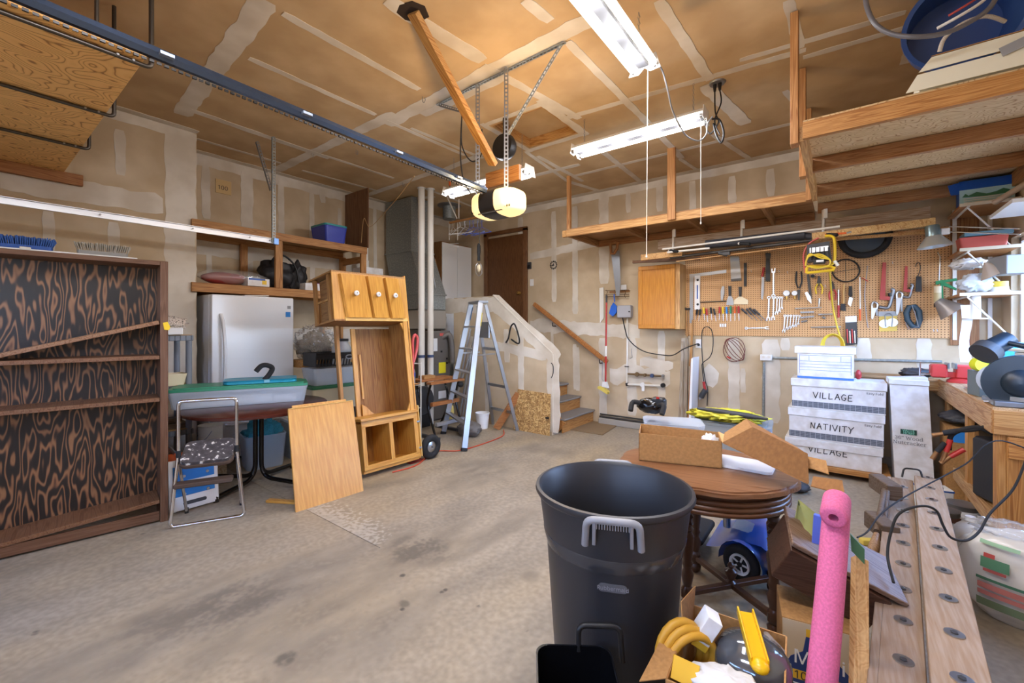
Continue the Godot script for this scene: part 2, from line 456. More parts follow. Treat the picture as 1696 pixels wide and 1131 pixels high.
func floor_tex() -> ImageTexture:
	var W := 1024
	var f1 := FastNoiseLite.new(); f1.seed = 11; f1.frequency = 0.5; f1.fractal_octaves = 4
	var f2 := FastNoiseLite.new(); f2.seed = 12; f2.frequency = 3.0; f2.fractal_octaves = 4
	var f3 := FastNoiseLite.new(); f3.seed = 13; f3.frequency = 22.0; f3.fractal_octaves = 2
	var d := PackedByteArray(); d.resize(W * W * 3)
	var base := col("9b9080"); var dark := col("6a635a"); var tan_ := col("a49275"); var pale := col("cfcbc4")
	for j in W:
		var dep := -1.3 + 7.7 * j / W
		for i in W:
			var x := -6.4 + 7.9 * i / W
			var n1 := f1.get_noise_2d(x * 1.6, dep * 0.7); var n2 := f2.get_noise_2d(x, dep * 0.6); var n3 := f3.get_noise_2d(x, dep)
			var c := base.lerp(tan_, clampf(0.35 + n1 * 0.9, 0, 1))
			c = c.lerp(dark, clampf(clampf(0.12 + n2 * 0.5 + f1.get_noise_2d(x * 3.0 + 9.0, dep * 0.5) * 0.5, 0, 1) * 0.6, 0, 0.9))
			if dep > 1.745 and dep < 2.0 and x > -3.6 and x < -2.5:   # pale speckle along the far side of the joint, thinning away from it
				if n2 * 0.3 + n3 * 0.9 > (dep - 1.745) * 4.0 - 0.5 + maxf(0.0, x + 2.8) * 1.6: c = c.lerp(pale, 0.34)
			c = c * (1.0 + n3 * 0.10)
			var o := (j * W + i) * 3
			d[o] = clampi(int(c.r * 255), 0, 255); d[o + 1] = clampi(int(c.g * 255), 0, 255); d[o + 2] = clampi(int(c.b * 255), 0, 255)
	# tyre grime, oil drips and spills read off the photograph: pixel x, y, half-size across and along, strength
	for q in [[690, 908, .2, .13, .75], [720, 895, .1, .3, .5], [820, 880, .09, .4, .5], [340, 1005, .22, .3, .4], [520, 1000, .2, .4, .38], [780, 792, .2, .3, .4], [640, 800, .15, .3, .35], [460, 960, .16, .4, .35], [250, 1060, .2, .4, .35], [600, 1050, .15, .4, .3], [800, 775, .3, .2, .3], [900, 745, .3, .15, .3], [880, 955, .05, .05, .3], [470, 1091, .035, .035, .6], [665, 953, .013, .013, .9], [730, 980, .01, .01, .9], [736, 977, .01, .01, .9], [790, 1004, .016, .012, .95], [870, 1043, .012, .016, .95], [665, 1009, .01, .01, .9], [668, 1000, .03, .02, .5], [236, 884, .012, .012, .8], [57, 1048, .02, .012, .9]]:
		var p := hp(q[0], q[1]); var rx: float = q[2]; var rd: float = q[3]
		for j in range(maxi(0, int((-p.z - rd * 1.7 + 1.3) / 7.7 * W)), mini(W, int((-p.z + rd * 1.7 + 1.3) / 7.7 * W) + 2)):
			var dep := -1.3 + 7.7 * j / W
			for i in range(maxi(0, int((p.x - rx * 1.7 + 6.4) / 7.9 * W)), mini(W, int((p.x + rx * 1.7 + 6.4) / 7.9 * W) + 2)):
				var x := -6.4 + 7.9 * i / W
				var rr := pow((x - p.x) / rx, 2) + pow((dep + p.z) / rd, 2)
				var g: float = q[4] * (0.55 if rx > 0.06 else 1.0) * clampf(0.95 - rr * 0.4 + f2.get_noise_2d(x * 1.7, dep * 0.8) * 1.3 + f3.get_noise_2d(x, dep) * 0.9, 0, 1) * clampf((2.6 - rr) * 0.6, 0, 1)
				var o := (j * W + i) * 3
				var gk := dark * 0.72
				d[o] = int(lerpf(d[o], gk.r * 255, g)); d[o + 1] = int(lerpf(d[o + 1], gk.g * 255, g)); d[o + 2] = int(lerpf(d[o + 2], gk.b * 255, g))
	return ImageTexture.create_from_image(Image.create_from_data(W, W, false, Image.FORMAT_RGB8, d))

func build_room() -> void:
	# floor: slabs parted by sawn control joints
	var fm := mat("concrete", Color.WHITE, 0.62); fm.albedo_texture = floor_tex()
	var fl := struct("floor", mb().box(v(-2.45, -0.12, 2.5), Vector3(8.0, 0.2, 7.8)), mat("joint_grit", col("6f675c"), 0.95))
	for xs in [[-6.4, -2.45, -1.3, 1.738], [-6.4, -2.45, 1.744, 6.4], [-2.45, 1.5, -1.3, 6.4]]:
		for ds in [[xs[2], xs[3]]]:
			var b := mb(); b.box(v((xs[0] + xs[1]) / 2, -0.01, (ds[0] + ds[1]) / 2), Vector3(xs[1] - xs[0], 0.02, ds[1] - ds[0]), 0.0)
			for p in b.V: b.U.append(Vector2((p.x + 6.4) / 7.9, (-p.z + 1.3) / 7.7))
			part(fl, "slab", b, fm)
	var ce := struct("ceiling", mb().box(v(-4.67, CEIL + 0.06, 2.5), Vector3(3.56, 0.12, 7.8)).box(v(-0.345, CEIL + 0.06, 2.5), Vector3(3.79, 0.12, 7.8)).box(v(-2.565, CEIL + 0.06, 1.0), Vector3(0.65, 0.12, 4.8)).box(v(-2.565, CEIL + 0.06, 5.25), Vector3(0.65, 0.12, 2.3)), M.paper)
	var wb := struct("wall_back", mb().box(v(-2.45, CEIL / 2, BACK + 0.08), Vector3(8.0, CEIL, 0.16)), M.paper_wall)
	var wl := struct("wall_left", mb().box(v(LEFT - 0.08, CEIL / 2, 3.9), Vector3(0.16, CEIL, 4.6)), M.paper_wall)
	var wn := struct("wall_left_front", mb().box(v((NEARLEFT + LEFT - 0.16) / 2, CEIL / 2, 0.15), Vector3(NEARLEFT - LEFT + 0.16, CEIL, 2.9), 0.004), M.paper_wall)
	# right wall with its window opening over the bench
	var wd0 := 3.2; var wd1 := 5.82; var wy0 := 1.12; var wy1 := 2.28
	var rb := mb()
	rb.box(v(RIGHT + 0.07, wy0 / 2, 2.5), Vector3(0.14, wy0, 7.7)); rb.box(v(RIGHT + 0.07, (wy1 + CEIL) / 2, 2.5), Vector3(0.14, CEIL - wy1, 7.7))
	rb.box(v(RIGHT + 0.07, (wy0 + wy1) / 2, (wd1 + 6.35) / 2), Vector3(0.14, wy1 - wy0, 6.35 - wd1)); rb.box(v(RIGHT + 0.07, (wy0 + wy1) / 2, (wd0 - 1.35) / 2), Vector3(0.14, wy1 - wy0, wd0 + 1.35))
	var wr := struct("wall_right", rb, M.paper_wall)
	var wf := mb()
	for i in 2: wf.box(v((wd0 + wd1) * 0.0 + RIGHT + 0.09, wy0 + 0.02 + i * (wy1 - wy0 - 0.04), (wd0 + wd1) / 2), Vector3(0.08, 0.04, wd1 - wd0), 0.004)
	for dd in [wd0 + 0.02, (wd0 + wd1) / 2, wd1 - 0.02]: wf.box(v(RIGHT + 0.09, (wy0 + wy1) / 2, dd), Vector3(0.08, wy1 - wy0, 0.04), 0.004)
	var win := struct("window_1", wf, M.white)
	for k in 2: part(win, "pane", mb().box(v(RIGHT + 0.1, (wy0 + wy1) / 2, lerpf(wd0, wd1, 0.25 + 0.5 * k)), Vector3(0.005, wy1 - wy0 - 0.06, (wd1 - wd0) / 2 - 0.05)), M.pane)
	# wall behind the camera: sectional door with a row of lights
	var fb := mb(); var dx0 := -4.95; var dx1 := 0.7; var dt := 2.3
	fb.box(v((-6.3 + dx0) / 2, CEIL / 2, -1.22), Vector3(dx0 + 6.3, CEIL, 0.16)); fb.box(v((dx1 + 1.4) / 2, CEIL / 2, -1.22), Vector3(1.4 - dx1, CEIL, 0.16))
	fb.box(v((dx0 + dx1) / 2, (dt + CEIL) / 2, -1.22), Vector3(dx1 - dx0, CEIL - dt, 0.16))
	struct("wall_front", fb, M.paper)
	var dr := struct("door_1", mb().box(v((dx0 + dx1) / 2, 0.84, -1.22), Vector3(dx1 - dx0, 1.68, 0.05), 0.006), M.white)
	part(dr, "panel", mb().box(v((dx0 + dx1) / 2, 2.18, -1.22), Vector3(dx1 - dx0, 0.24, 0.05), 0.006), M.white)
	for k in 9: part(dr, "mullion", mb().box(v(dx0 + 0.05 + k * (dx1 - dx0 - 0.1) / 8.0, 1.87, -1.22), Vector3(0.1, 0.38, 0.05), 0.006), M.white)
	for k in 8: part(dr, "pane", mb().box(v(dx0 + 0.05 + (k + 0.5) * (dx1 - dx0 - 0.1) / 8.0, 1.87, -1.22), Vector3((dx1 - dx0 - 0.1) / 8.0 - 0.1, 0.38, 0.006)), M.pane)

	# joint compound on the ceiling: read off the photograph at ceiling height
	var dn := Vector3.DOWN
	var S := [[[180,180],[313,228],.0], ]
	var cs := [
		# across (tapered joints, wide)
		[[300,190],[440,0],.15], [[395,312],[655,188],.13], [[640,206],[985,28],.15], [[560,340],[720,284],.10], [[715,290],[806,252],.10], [[935,196],[1335,82],.07], [[1225,100],[1500,20],.06],
		[[800,312],[960,272],.09], [[948,292],[1330,200],.07], [[620,340],[720,325],.10], [[700,190],[830,130],.10],[[1330,95],[1520,40],.06],
		# along (screw lines and butt joints, narrow)
		[[468,22],[694,148],.07], [[412,96],[622,190],.06], [[315,182],[545,262],.09], [[320,228],[465,270],.05], [[537,257],[652,295],.05], [[500,282],[625,316],.05], [[640,200],[770,257],.05],
		[[640,0],[800,100],.12], [[800,108],[960,196],.08], [[940,68],[1130,262],.07], [[868,0],[912,34],.08], [[1090,0],[1176,132],.08], [[1168,140],[1235,205],.13], [[1180,222],[1250,268],.06], [[985,240],[1060,300],.07],
		[[890,258],[965,300],.06], [[870,250],[940,300],.05], [[1125,262],[1165,288],.05], [[1300,150],[1340,190],.06], [[700,310],[790,345],.06], [[940,300],[1005,320],.08], [[1305,0],[1325,80],.07], [[1500,105],[1550,20],.10],[[680,212],[800,262],.05]]
	var k := 0
	for s in cs:
		k += 1
		seam(ce, hp(s[0][0], s[0][1], CEIL), hp(s[1][0], s[1][1], CEIL), s[2], dn, k)
	for q in [[-2.2, 3.28, -2.2, 4.2, .09], [-2.96, 4.15, -2.15, 4.15, .07], [-2.93, 3.3, -2.93, 4.2, .06], [-2.96, 3.35, -2.15, 3.35, .06]]: seam(ce, v(q[0], CEIL, q[1]), v(q[2], CEIL, q[3]), q[4], dn, 200 + int(q[1] * 9))
	# along the top corners
	seam(ce, v(NEARLEFT + 0.05, CEIL, -1.0), v(NEARLEFT + 0.05, CEIL, 1.6), 0.10, dn, 60); seam(ce, v(LEFT + 0.05, CEIL, 1.65), v(LEFT + 0.05, CEIL, 6.0), 0.11, dn, 61); seam(ce, v(-6.0, CEIL, BACK - 0.06), v(1.2, CEIL, BACK - 0.06), 0.12, dn, 62)
	seam(wn, v(NEARLEFT, CEIL - 0.05, -1.0), v(NEARLEFT, CEIL - 0.05, 1.6), 0.10, Vector3.RIGHT, 63); seam(wl, v(LEFT, CEIL - 0.07, 1.65), v(LEFT, CEIL - 0.07, 6.0), 0.14, Vector3.RIGHT, 64); seam(wb, v(-6.0, CEIL - 0.05, BACK), v(1.2, CEIL - 0.05, BACK), 0.10, Vector3.BACK, 65)
	# near left wall: wide corner bead, the horizontal joint, screw lines
	seam(wn, v(NEARLEFT, 0.05, 1.46), v(NEARLEFT, CEIL - 0.02, 1.46), 0.27, Vector3.RIGHT, 66, 0.10)
	seam(wn, lp(0, 296, NEARLEFT), lp(270, 340, NEARLEFT), 0.2, Vector3.RIGHT, 67)
	for q in [[198, 215, 290], [80, 350, 415], [188, 368, 430], [128, 300, 318]]: seam(wn, lp(q[0], q[1], NEARLEFT), lp(q[0] + 2, q[2], NEARLEFT), 0.08, Vector3.RIGHT, 70 + q[0])
	# alcove wall
	for q in [[340, 275, 362, .09], [408, 285, 475, .14], [465, 300, 480, .08], [516, 318, 480, .07], [562, 345, 480, .06], [345, 385, 465, .06], [620, 300, 480, .06], [533, 318, 336, .08]]: seam(wl, lp(q[0], q[1], LEFT), lp(q[0] + 2, q[2], LEFT), q[3], Vector3.RIGHT, 80 + q[0])
	seam(wl, v(LEFT, 2.45, 1.66), v(LEFT, 2.45, 4.0), 0.2, Vector3.RIGHT, 90); seam(wl, v(LEFT, 1.35, 1.66), v(LEFT, 1.35, 4.9), 0.2, Vector3.RIGHT, 91)
	# back wall: stud lines, the two horizontal joints, patched spots
	for q in [[917, 350, 500, .09], [952, 342, 520, .10], [1000, 318, 470, .16], [1040, 320, 352, .08], [1092, 302, 350, .09], [1147, 300, 352, .09], [1212, 292, 338, .09], [1276, 280, 325, .09], [914, 520, 603, .05], [952, 570, 645, .07], [956, 575, 647, .08], [998, 560, 690, .13], [1046, 560, 688, .14], [1095, 548, 680, .10], [1133, 560, 690, .08], [1215, 560, 690, .13], [1230, 610, 650, .06], [1277, 562, 700, .18], [1300, 560, 580, .1], [1430, 560, 600, .13], [1530, 560, 610, .12], [862, 360, 560, .10], [880, 545, 640, .06]]: seam(wb, bp(q[0], q[1]), bp(q[0] + 1, q[2]), q[3], Vector3.BACK, 100 + q[0] + q[1])
	seam(wb, bp(878, 425), bp(1005, 398), 0.13, Vector3.BACK, 95); seam(wb, bp(878, 538), bp(1060, 550), 0.2, Vector3.BACK, 96, 0.35); seam(wb, bp(1010, 620), bp(1110, 625), 0.25, Vector3.BACK, 97, 0.5); seam(wb, bp(1165, 620), bp(1190, 625), 0.22, Vector3.BACK, 98, 0.5); seam(wb, bp(1060, 600), bp(1115, 605), 0.14, Vector3.BACK, 99, 0.6)
	# attic hatch: a panel recessed between boards, in an opening of the ceiling
	var hm := wood("c89a5c", 0); var hz := wood("c89a5c", 2)
	var ht := struct("trim_1", mb().box(v(-2.565, CEIL + 0.05, 4.09), Vector3(0.65, 0.1, 0.02), 0.001), hm)
	part(ht, "frame_board", mb().box(v(-2.565, CEIL + 0.05, 3.41), Vector3(0.65, 0.1, 0.02), 0.001), hm)
	for x in [-2.88, -2.25]: part(ht, "frame_board", mb().box(v(x, CEIL + 0.05, 3.75), Vector3(0.02, 0.1, 0.66), 0.001), hz)
	part(ht, "hatch_panel", mb().box(v(-2.565, CEIL + 0.11, 3.75), Vector3(0.65, 0.02, 0.7)), M.paper)

# ---------------------------------------------------------------- the lamps
func shop_light(label: String, c: Vector3, along_x: bool, energy: float, len := 1.24, lit := true) -> Node3D:   # twin-tube shop light on chains, tubes down
	var t := thing("fluorescent_light", label, "lamp", c, 0.0 if along_x else 90.0, "hanging shop lights")
	part(t, "housing", mb().prism(PackedVector2Array([Vector2(-0.04, 0.05), Vector2(0.04, 0.05), Vector2(0.085, 0.008), Vector2(0.04, 0.0), Vector2(-0.04, 0.0), Vector2(-0.085, 0.008)]), len, Transform3D(Basis(Vector3.FORWARD, Vector3.UP, Vector3.RIGHT), Vector3(-len / 2, 0, 0))), mat("lamp_enamel", col("e4e2dc"), 0.4))
	part(t, "ballast_cover", mb().box(Vector3(0, -0.014, 0), Vector3(len - 0.04, 0.026, 0.07), 0.004), mat("cover_grey", col("4a4a4c"), 0.6))
	for s in [-1.0, 1.0]:
		var tb := part(t, "tube", mb().cyl(Vector3(-len / 2 + 0.03, -0.028, s * 0.075), Vector3(len / 2 - 0.03, -0.028, s * 0.075), 0.018, -1, 12), glow("tube_glow", col("fffcf6"), 2.6))
		for e in [-1.0, 1.0]: part(tb, "end_cap", mb().cyl(Vector3(e * (len / 2 - 0.03), -0.028, s * 0.075), Vector3(e * (len / 2 - 0.008), -0.028, s * 0.075), 0.019), M.steel)
	for e in [-1.0, 1.0]:
		part(t, "end_plate", mb().prism(PackedVector2Array([Vector2(-0.08, 0.06), Vector2(0.08, 0.06), Vector2(0.11, -0.05), Vector2(0.04, -0.055), Vector2(0.0, -0.02), Vector2(-0.04, -0.055), Vector2(-0.11, -0.05)]), 0.004, Transform3D(Basis(Vector3.FORWARD, Vector3.UP, Vector3.RIGHT), Vector3(e * (len / 2) - 0.002, 0, 0))), mat("lamp_enamel", col("e4e2dc"), 0.4))
		var ch := mb(); var nl := int((CEIL - c.y - 0.06) / 0.022)
		for i in nl: ch.tube(ring(Vector3(e * (len / 2 - 0.1), 0.07 + i * 0.022, 0), 0.008, Vector3.RIGHT if i % 2 else Vector3.BACK, 6), 0.0015, 4, true)
		part(t, "chain", ch, M.dull_steel)
	var al := AreaLight3D.new(); al.name = "tube_light"; t.add_child(al)
	al.area_size = Vector2(len - 0.07, 0.034); al.position = Vector3(0, -0.05, -0.075); al.rotation_degrees.x = -90.0
	al.light_energy = energy * 0.36; al.light_color = col("f6f7ff"); al.shadow_enabled = true; al.area_range = 14.0; al.area_attenuation = 2.0
	var al2 := al.duplicate() as AreaLight3D; t.add_child(al2, true); al2.position.z = 0.075
	for k in 4:                                        # the bare tubes shine sideways and up past the narrow channel as well
		var ol := OmniLight3D.new(); ol.name = "tube_light"; t.add_child(ol, true)
		ol.position = Vector3((k - 1.5) * len * 0.25, -0.085, 0.0); ol.light_energy = energy * 0.055; ol.light_color = col("f6f7ff"); ol.light_size = 0.05; ol.omni_range = 14.0; ol.omni_attenuation = 2.0; ol.shadow_enabled = true
	return t
func ring(c: Vector3, r: float, axis: Vector3, n := 12, sq := 1.4) -> Array:
	var x := axis.cross(Vector3.UP)
	if x.length() < 0.1: x = axis.cross(Vector3.RIGHT); 
	x = x.normalized(); var y := x.cross(axis).normalized()
	var o := []
	for i in n: o.append(c + x * r * cos(TAU * i / n) + y * r * sq * sin(TAU * i / n))
	return o
func build_lamps() -> void:
	shop_light("bright twin-tube shop light beside the grey-cord one, running front to back", v(-1.06, 3.26, 2.24), false, 3.8)
	shop_light("bright shop light running across, by the round ceiling outlet plate", v(-1.52, 3.26, 3.85), true, 4.0)
	shop_light("added unseen twin-tube shop light above the camera, fill for the left wall", v(-0.7, 3.26, 0.5), true, 7.0)  # added out of view to brighten the left wall; no fixture known there
	shop_light("shop light hanging behind the door opener", v(-3.26, 3.15, 3.75), true, 3.2)
# ---------------------------------------------------------------- left side
const SEAT_TILT := 0.45
func build_left() -> void:
	# overhead storage platform on steel hangers, above the door track
	var t := thing("storage_platform", "overhead plywood storage platform hung on bent steel rods above the dark bookshelf", "shelf", v(-4.1, 2.74, -0.2))
	wpart(t, "plywood_sheet", mb().box(v(-4.16, 2.868, -0.26), Vector3(2.7, 0.022, 1.72), 0.002), M.plywood)
	wpart(t, "ledger", mb().box(v(-5.49, 2.81, -0.22), Vector3(0.04, 0.1, 1.88), 0.003), wood("a8703c", 2))
	wpart(t, "edge_strip", mb().box(v(-2.84, 2.884, -0.26), Vector3(0.06, 0.01, 1.7), 0.002), wood("dcb27c", 2))
	for x in [-2.88, -3.74, -4.58]:
		wpart(t, "hanger_rod", mb().tube(curve_corner([v(x, CEIL - 0.01, 0.635), v(x, 2.842, 0.635), v(x, 2.842, -1.1)], 0.03), 0.0115, 8), mat("rod_steel", col("55504a"), 0.35, 0.8))
		for sd in [0.5, 0.56]: wpart(t, "screw", mb().cyl(v(x + 0.012, 2.842, sd), v(x + 0.02, 2.842, sd), 0.006, -1, 6), M.steel)
	var u := thing("plywood_sheet", "plywood sheet stored flat on top of the overhead platform", "plywood", v(-3.6, 3.2, -0.4))
	wpart(u, "sheet", mb().box(v(-3.62, 3.215, -0.4), Vector3(1.5, 0.02, 1.35), 0.002), M.plywood)
	wpart(u, "support_block", mb().box(v(-3.3, 3.04, -0.2), Vector3(0.6, 0.32, 0.6), 0.004), wood("b98a52", 0))
	wsolo("steel_hook", "short bent steel hook rod beside the stored plywood sheet", "hook", mb().tube(curve_corner([v(-2.84, 2.9, 0.42), v(-2.84, 3.19, 0.42), v(-2.84, 3.19, 0.62)], 0.025), 0.009, 8), M.rod_steel)
	# door track with its hanger
	t = thing("door_track", "long galvanized garage door track running along the left wall", "track", v(-4.95, 2.4, 0.5))
	var prof := PackedVector2Array([Vector2(-0.012, -0.028), Vector2(0.012, -0.028), Vector2(0.012, -0.024), Vector2(-0.008, -0.024), Vector2(-0.008, 0.024), Vector2(0.012, 0.024), Vector2(0.012, 0.028), Vector2(-0.012, 0.028)])
	wpart(t, "channel", mb().prism(flip_x(prof), 3.3, Transform3D(Basis(Vector3.LEFT, Vector3.UP, Vector3.FORWARD), v(-4.95, 2.425, -1.13))), mat("track_zinc", col("dfe3e8"), 0.38, 0.55))
	for d in [0.1, 0.75, 1.4, 1.9, 2.1]: wpart(t, "bolt", mb().cyl(v(-4.94, 2.425, d), v(-4.93, 2.425, d), 0.008, -1, 6), M.dull_steel)
	wpart(t, "hanger", perforated(v(-4.93, CEIL - 0.01, 2.14), v(-4.93, 2.4, 2.14), 0.032, Vector3.RIGHT), M.galv)
	wpart(t, "brace", perforated(v(-5.0, 3.48, 2.0), v(-4.96, 2.98, 2.13), 0.028, Vector3.RIGHT), M.dull_steel)
	wpart(t, "end_bracket", mb().box(v(-4.93, 2.42, 2.16), Vector3(0.03, 0.07, 0.05), 0.003), mat("blue_zinc", col("6a8ab8"), 0.35, 0.8))
	# dark stained bookshelf; its own x runs along the front to the right
	t = thing("bookshelf", "tall dark-stained plywood bookshelf with one loose tilted shelf", "bookshelf", v(-4.08, 0, 1.0), 81.1)
	var W := 1.75; var dk := "6a4730"
	part(t, "back_panel", mb().box(Vector3(-W / 2, 1.0, -0.285), Vector3(W - 0.06, 1.9, 0.012)), M.stained_ply)
	part(t, "side_panel", mb().box(Vector3(-0.024, 0.99, -0.15), Vector3(0.048, 1.98, 0.3), 0.003), wood(dk, 1, 0.5))
	part(t, "side_panel", mb().box(Vector3(-W + 0.024, 0.99, -0.15), Vector3(0.048, 1.98, 0.3), 0.003), wood(dk, 1, 0.5))
	part(t, "top_panel", mb().box(Vector3(-W / 2, 1.963, -0.15), Vector3(W - 0.096, 0.034, 0.3), 0.003), wood(dk, 0, 0.5))
	for q in [[1.25, 1.25], [0.93, 0.935], [0.16, 0.03]]:
		part(t, "shelf", mb().bar(Vector3(-0.05, q[0], -0.145), Vector3(-W + 0.05, q[1], -0.145), 0.285, 0.03, Vector3.UP, 0.003), wood("7a5336", 2, 0.5))
	part(t, "shelf", mb().bar(Vector3(-0.055, 1.515, -0.12), Vector3(-1.5, 1.085 + 0.03, -0.12), 0.26, 0.03, Vector3.UP, 0.003), wood("8f6747", 2, 0.5))
	part(t, "kick_board", mb().box(Vector3(-W / 2, 0.05, -0.02), Vector3(W - 0.1, 0.07, 0.02), 0.002), wood(dk, 0, 0.5))
	part(t, "tag", mb().prism(PackedVector2Array([Vector2(-0.012, -0.03), Vector2(0.018, -0.034), Vector2(0.024, -0.01), Vector2(0.008, 0.03), Vector2(-0.02, 0.022)]), 0.003, Transform3D(Basis.IDENTITY, Vector3(-0.012, 1.49, 0.002))), M.yellow).set_meta("label", "yellow paper tag")
	# brushes and a metal strip on its top
	var bm := yaw_b(81.1)
	for q in [["blue scrubbing brush lying bristles-up on the dark bookshelf", "1f4fa0", "3b63ae", -0.74, 0.26, 0.0], ["grey scrubbing brush lying bristles-up on the dark bookshelf", "8a8a88", "a9a49a", -0.36, 0.27, 0.0]]:
		var br := thing("scrub_brush", q[0], "brush", v(-4.08, 1.981, 1.0) + bm * Vector3(q[3], 0.018, -0.13), 81.1)
		part(br, "block", mb().prism(rpoly(q[4], 0.075, 0.02), 0.025, Transform3D(Basis(Vector3.RIGHT, Vector3.FORWARD, Vector3.UP), Vector3(0, 0.0, 0))), mat("brush" + q[1], col(q[1]), 0.5))
		var bs := mb(); var rg := RandomNumberGenerator.new(); rg.seed = 4
		for i in 26:
			for j in 6:
				var p := Vector3((i - 12.5) / 26.0 * q[4], 0.024, (j - 2.5) * 0.012)
				bs.tube([p, p + Vector3((i - 12.5) * 0.0012 + rg.randf_range(-0.004, 0.004), rg.randf_range(0.045, 0.06), (j - 2.5) * 0.005 + rg.randf_range(-0.004, 0.004))], [0.0028, 0.0045], 4)
		part(br, "bristles", bs, mat("bristle" + q[2], col(q[2]), 0.8))
	var sp := thing("metal_strip", "long white metal shelf standard lying along the top of the dark bookshelf", "strip", v(-4.08, 1.981, 1.0) + bm * Vector3(-0.85, 0, -0.06), 81.1)
	part(sp, "rail", mb().box(Vector3(0, 0.007, 0), Vector3(1.35, 0.012, 0.02), 0.002), M.white)
	for x in [-0.3, -0.05, 0.12]: part(sp, "clip", mb().box(Vector3(x, 0.016, 0), Vector3(0.05, 0.018, 0.026), 0.003), M.pvc)
	# stencilled patch on the drywall
	t = thing("stencil_label", "square tan drywall patch with black stencilled marks high on the wall", "label", lp(370, 310), 90.0)
	part(t, "patch", mb().box(Vector3(0, 0, 0.006), Vector3(0.17, 0.17, 0.01), 0.002), mat("patch_tan", col("cdb07e"), 0.9))
	lit_text(t, "100", 0.07, Transform3D(yaw_b(90), lp(369, 311, LEFT + 0.0125)), M.ink)
	# alcove shelving of studs
	t = thing("stud_shelving", "two-tier shelving of fir studs built into the alcove over the refrigerator", "shelving", v(-5.8, 1.86, 2.6))
	var st := wood("b98448", 2); var sx := wood("b98448", 0); var sy := wood("b98448", 1)
	wpart(t, "front_rail", mb().box(v(-5.5, 2.59, 2.61), Vector3(0.04, 0.095, 2.13), 0.003), st)
	wpart(t, "front_rail", mb().box(v(-5.5, 1.91, 2.53), Vector3(0.04, 0.1, 1.97), 0.003), st)
	wpart(t, "back_rail", mb().box(v(-6.1, 2.57, 2.68), Vector3(0.04, 0.09, 1.96), 0.003), st); wpart(t, "back_rail", mb().box(v(-6.1, 1.91, 2.6), Vector3(0.04, 0.09, 1.9), 0.003), st)
	wpart(t, "deck", mb().box(v(-5.8, 2.628, 2.66), Vector3(0.62, 0.016, 2.0), 0.002), wood("c29a62", 2)); wpart(t, "deck", mb().box(v(-5.8, 1.952, 2.6), Vector3(0.62, 0.016, 1.9), 0.002), wood("c29a62", 2))
	for d in [2.26, 2.32]: wpart(t, "post", mb().box(v(-5.5 if d > 2.3 else -6.06, 2.25, d + (0.12 if d > 2.3 else 0.0)), Vector3(0.04, 0.58, 0.085), 0.003), sy)
	wpart(t, "post", mb().box(v(-5.5, 2.25, 3.62), Vector3(0.04, 0.58, 0.085), 0.003), sy); wpart(t, "post", mb().box(v(-6.04, 2.25, 3.62), Vector3(0.06, 0.58, 0.085), 0.003), sy)
	wpart(t, "end_panel", mb().box(v(-5.79, 3.08, 3.7), Vector3(0.6, 0.88, 0.018), 0.002), wood("7a5232", 1, 0.5))
	wpart(t, "cross_brace", mb().box(v(-5.8, 2.46, 3.62), Vector3(0.56, 0.09, 0.04), 0.003), sx)
	for d in [1.62, 3.6]: wpart(t, "leg", mb().box(v(-6.06, 0.93, d), Vector3(0.085, 1.86, 0.04), 0.003), sy)
	wpart(t, "leg", mb().box(v(-5.5, 0.93, 3.0), Vector3(0.085, 1.86, 0.04), 0.003), sy)
	# things on it
	tote("storage_tote", "blue plastic tote with teal lid on the top stud shelf", v(-5.72, 2.637, 3.22), 0.34, 0.42, 0.24, "2f3fa8", "2a8f90", 90.0)
	t = thing("vacuum_bag", "red and grey handheld vacuum in clear plastic on the lower stud shelf", "vacuum", v(-5.62, 1.961, 1.98), 90.0)
	part(t, "body", mb().blob(Vector3(-0.08, 0.075, 0), Vector3(0.24, 0.075, 0.09), 0.1, 0.1, 3, 24, 12, 0.95), mat("vac_red", col("8a2f2c"), 0.3))
	part(t, "nozzle", mb().blob(Vector3(0.2, 0.07, 0), Vector3(0.14, 0.06, 0.08), 0.2, 0.15, 8, 20, 10, 0.95), mat("smoke_plastic", col("6f6c68"), 0.25))
	part(t, "wrapper", mb().blob(Vector3(0.02, 0.092, 0), Vector3(0.38, 0.09, 0.11), 0.12, 0.2, 13, 28, 14, 0.95), M.film)
	var wb := box_thing("carton", "white and blue carton with yellow sticker beside the vacuum on the lower stud shelf", v(-5.55, 1.961, 2.2), Vector3(0.24, 0.09, 0.18), M.card_white, 90.0)
	part(wb, "sticker", mb().box(Vector3(0.06, 0.05, 0.0915), Vector3(0.05, 0.05, 0.002)), M.yellow); part(wb, "printed_band", mb().box(Vector3(-0.02, 0.08, 0.0915), Vector3(0.18, 0.02, 0.002)), M.blue)
	t = thing("backpack", "black nylon bag slumped behind the post on the lower stud shelf", "bag", v(-5.78, 1.961, 2.56), 90.0)
	part(t, "body", mb().blob(Vector3(0, 0.19, 0), Vector3(0.22, 0.2, 0.13), 0.35, 0.12, 5, 32, 18, 0.94), mat("nylon", col("1e1d1f"), 0.55))
	part(t, "flap", mb().blob(Vector3(0.22, 0.17, 0.02), Vector3(0.13, 0.21, 0.1), 0.45, 0.16, 9, 28, 16, 0.8), mat("nylon", col("1e1d1f"), 0.55))
	part(t, "strap", mb().tube(curve([Vector3(-0.1, 0.36, 0.05), Vector3(-0.04, 0.44, 0.08), Vector3(0.06, 0.42, 0.1), Vector3(0.16, 0.3, 0.13), Vector3(0.2, 0.1, 0.14)]), 0.012, 6), M.black)
	box_thing("carton", "plain white carton on the lower stud shelf beside the black bag", v(-5.6, 1.961, 2.9), Vector3(0.24, 0.09, 0.18), M.card_white, 90.0)
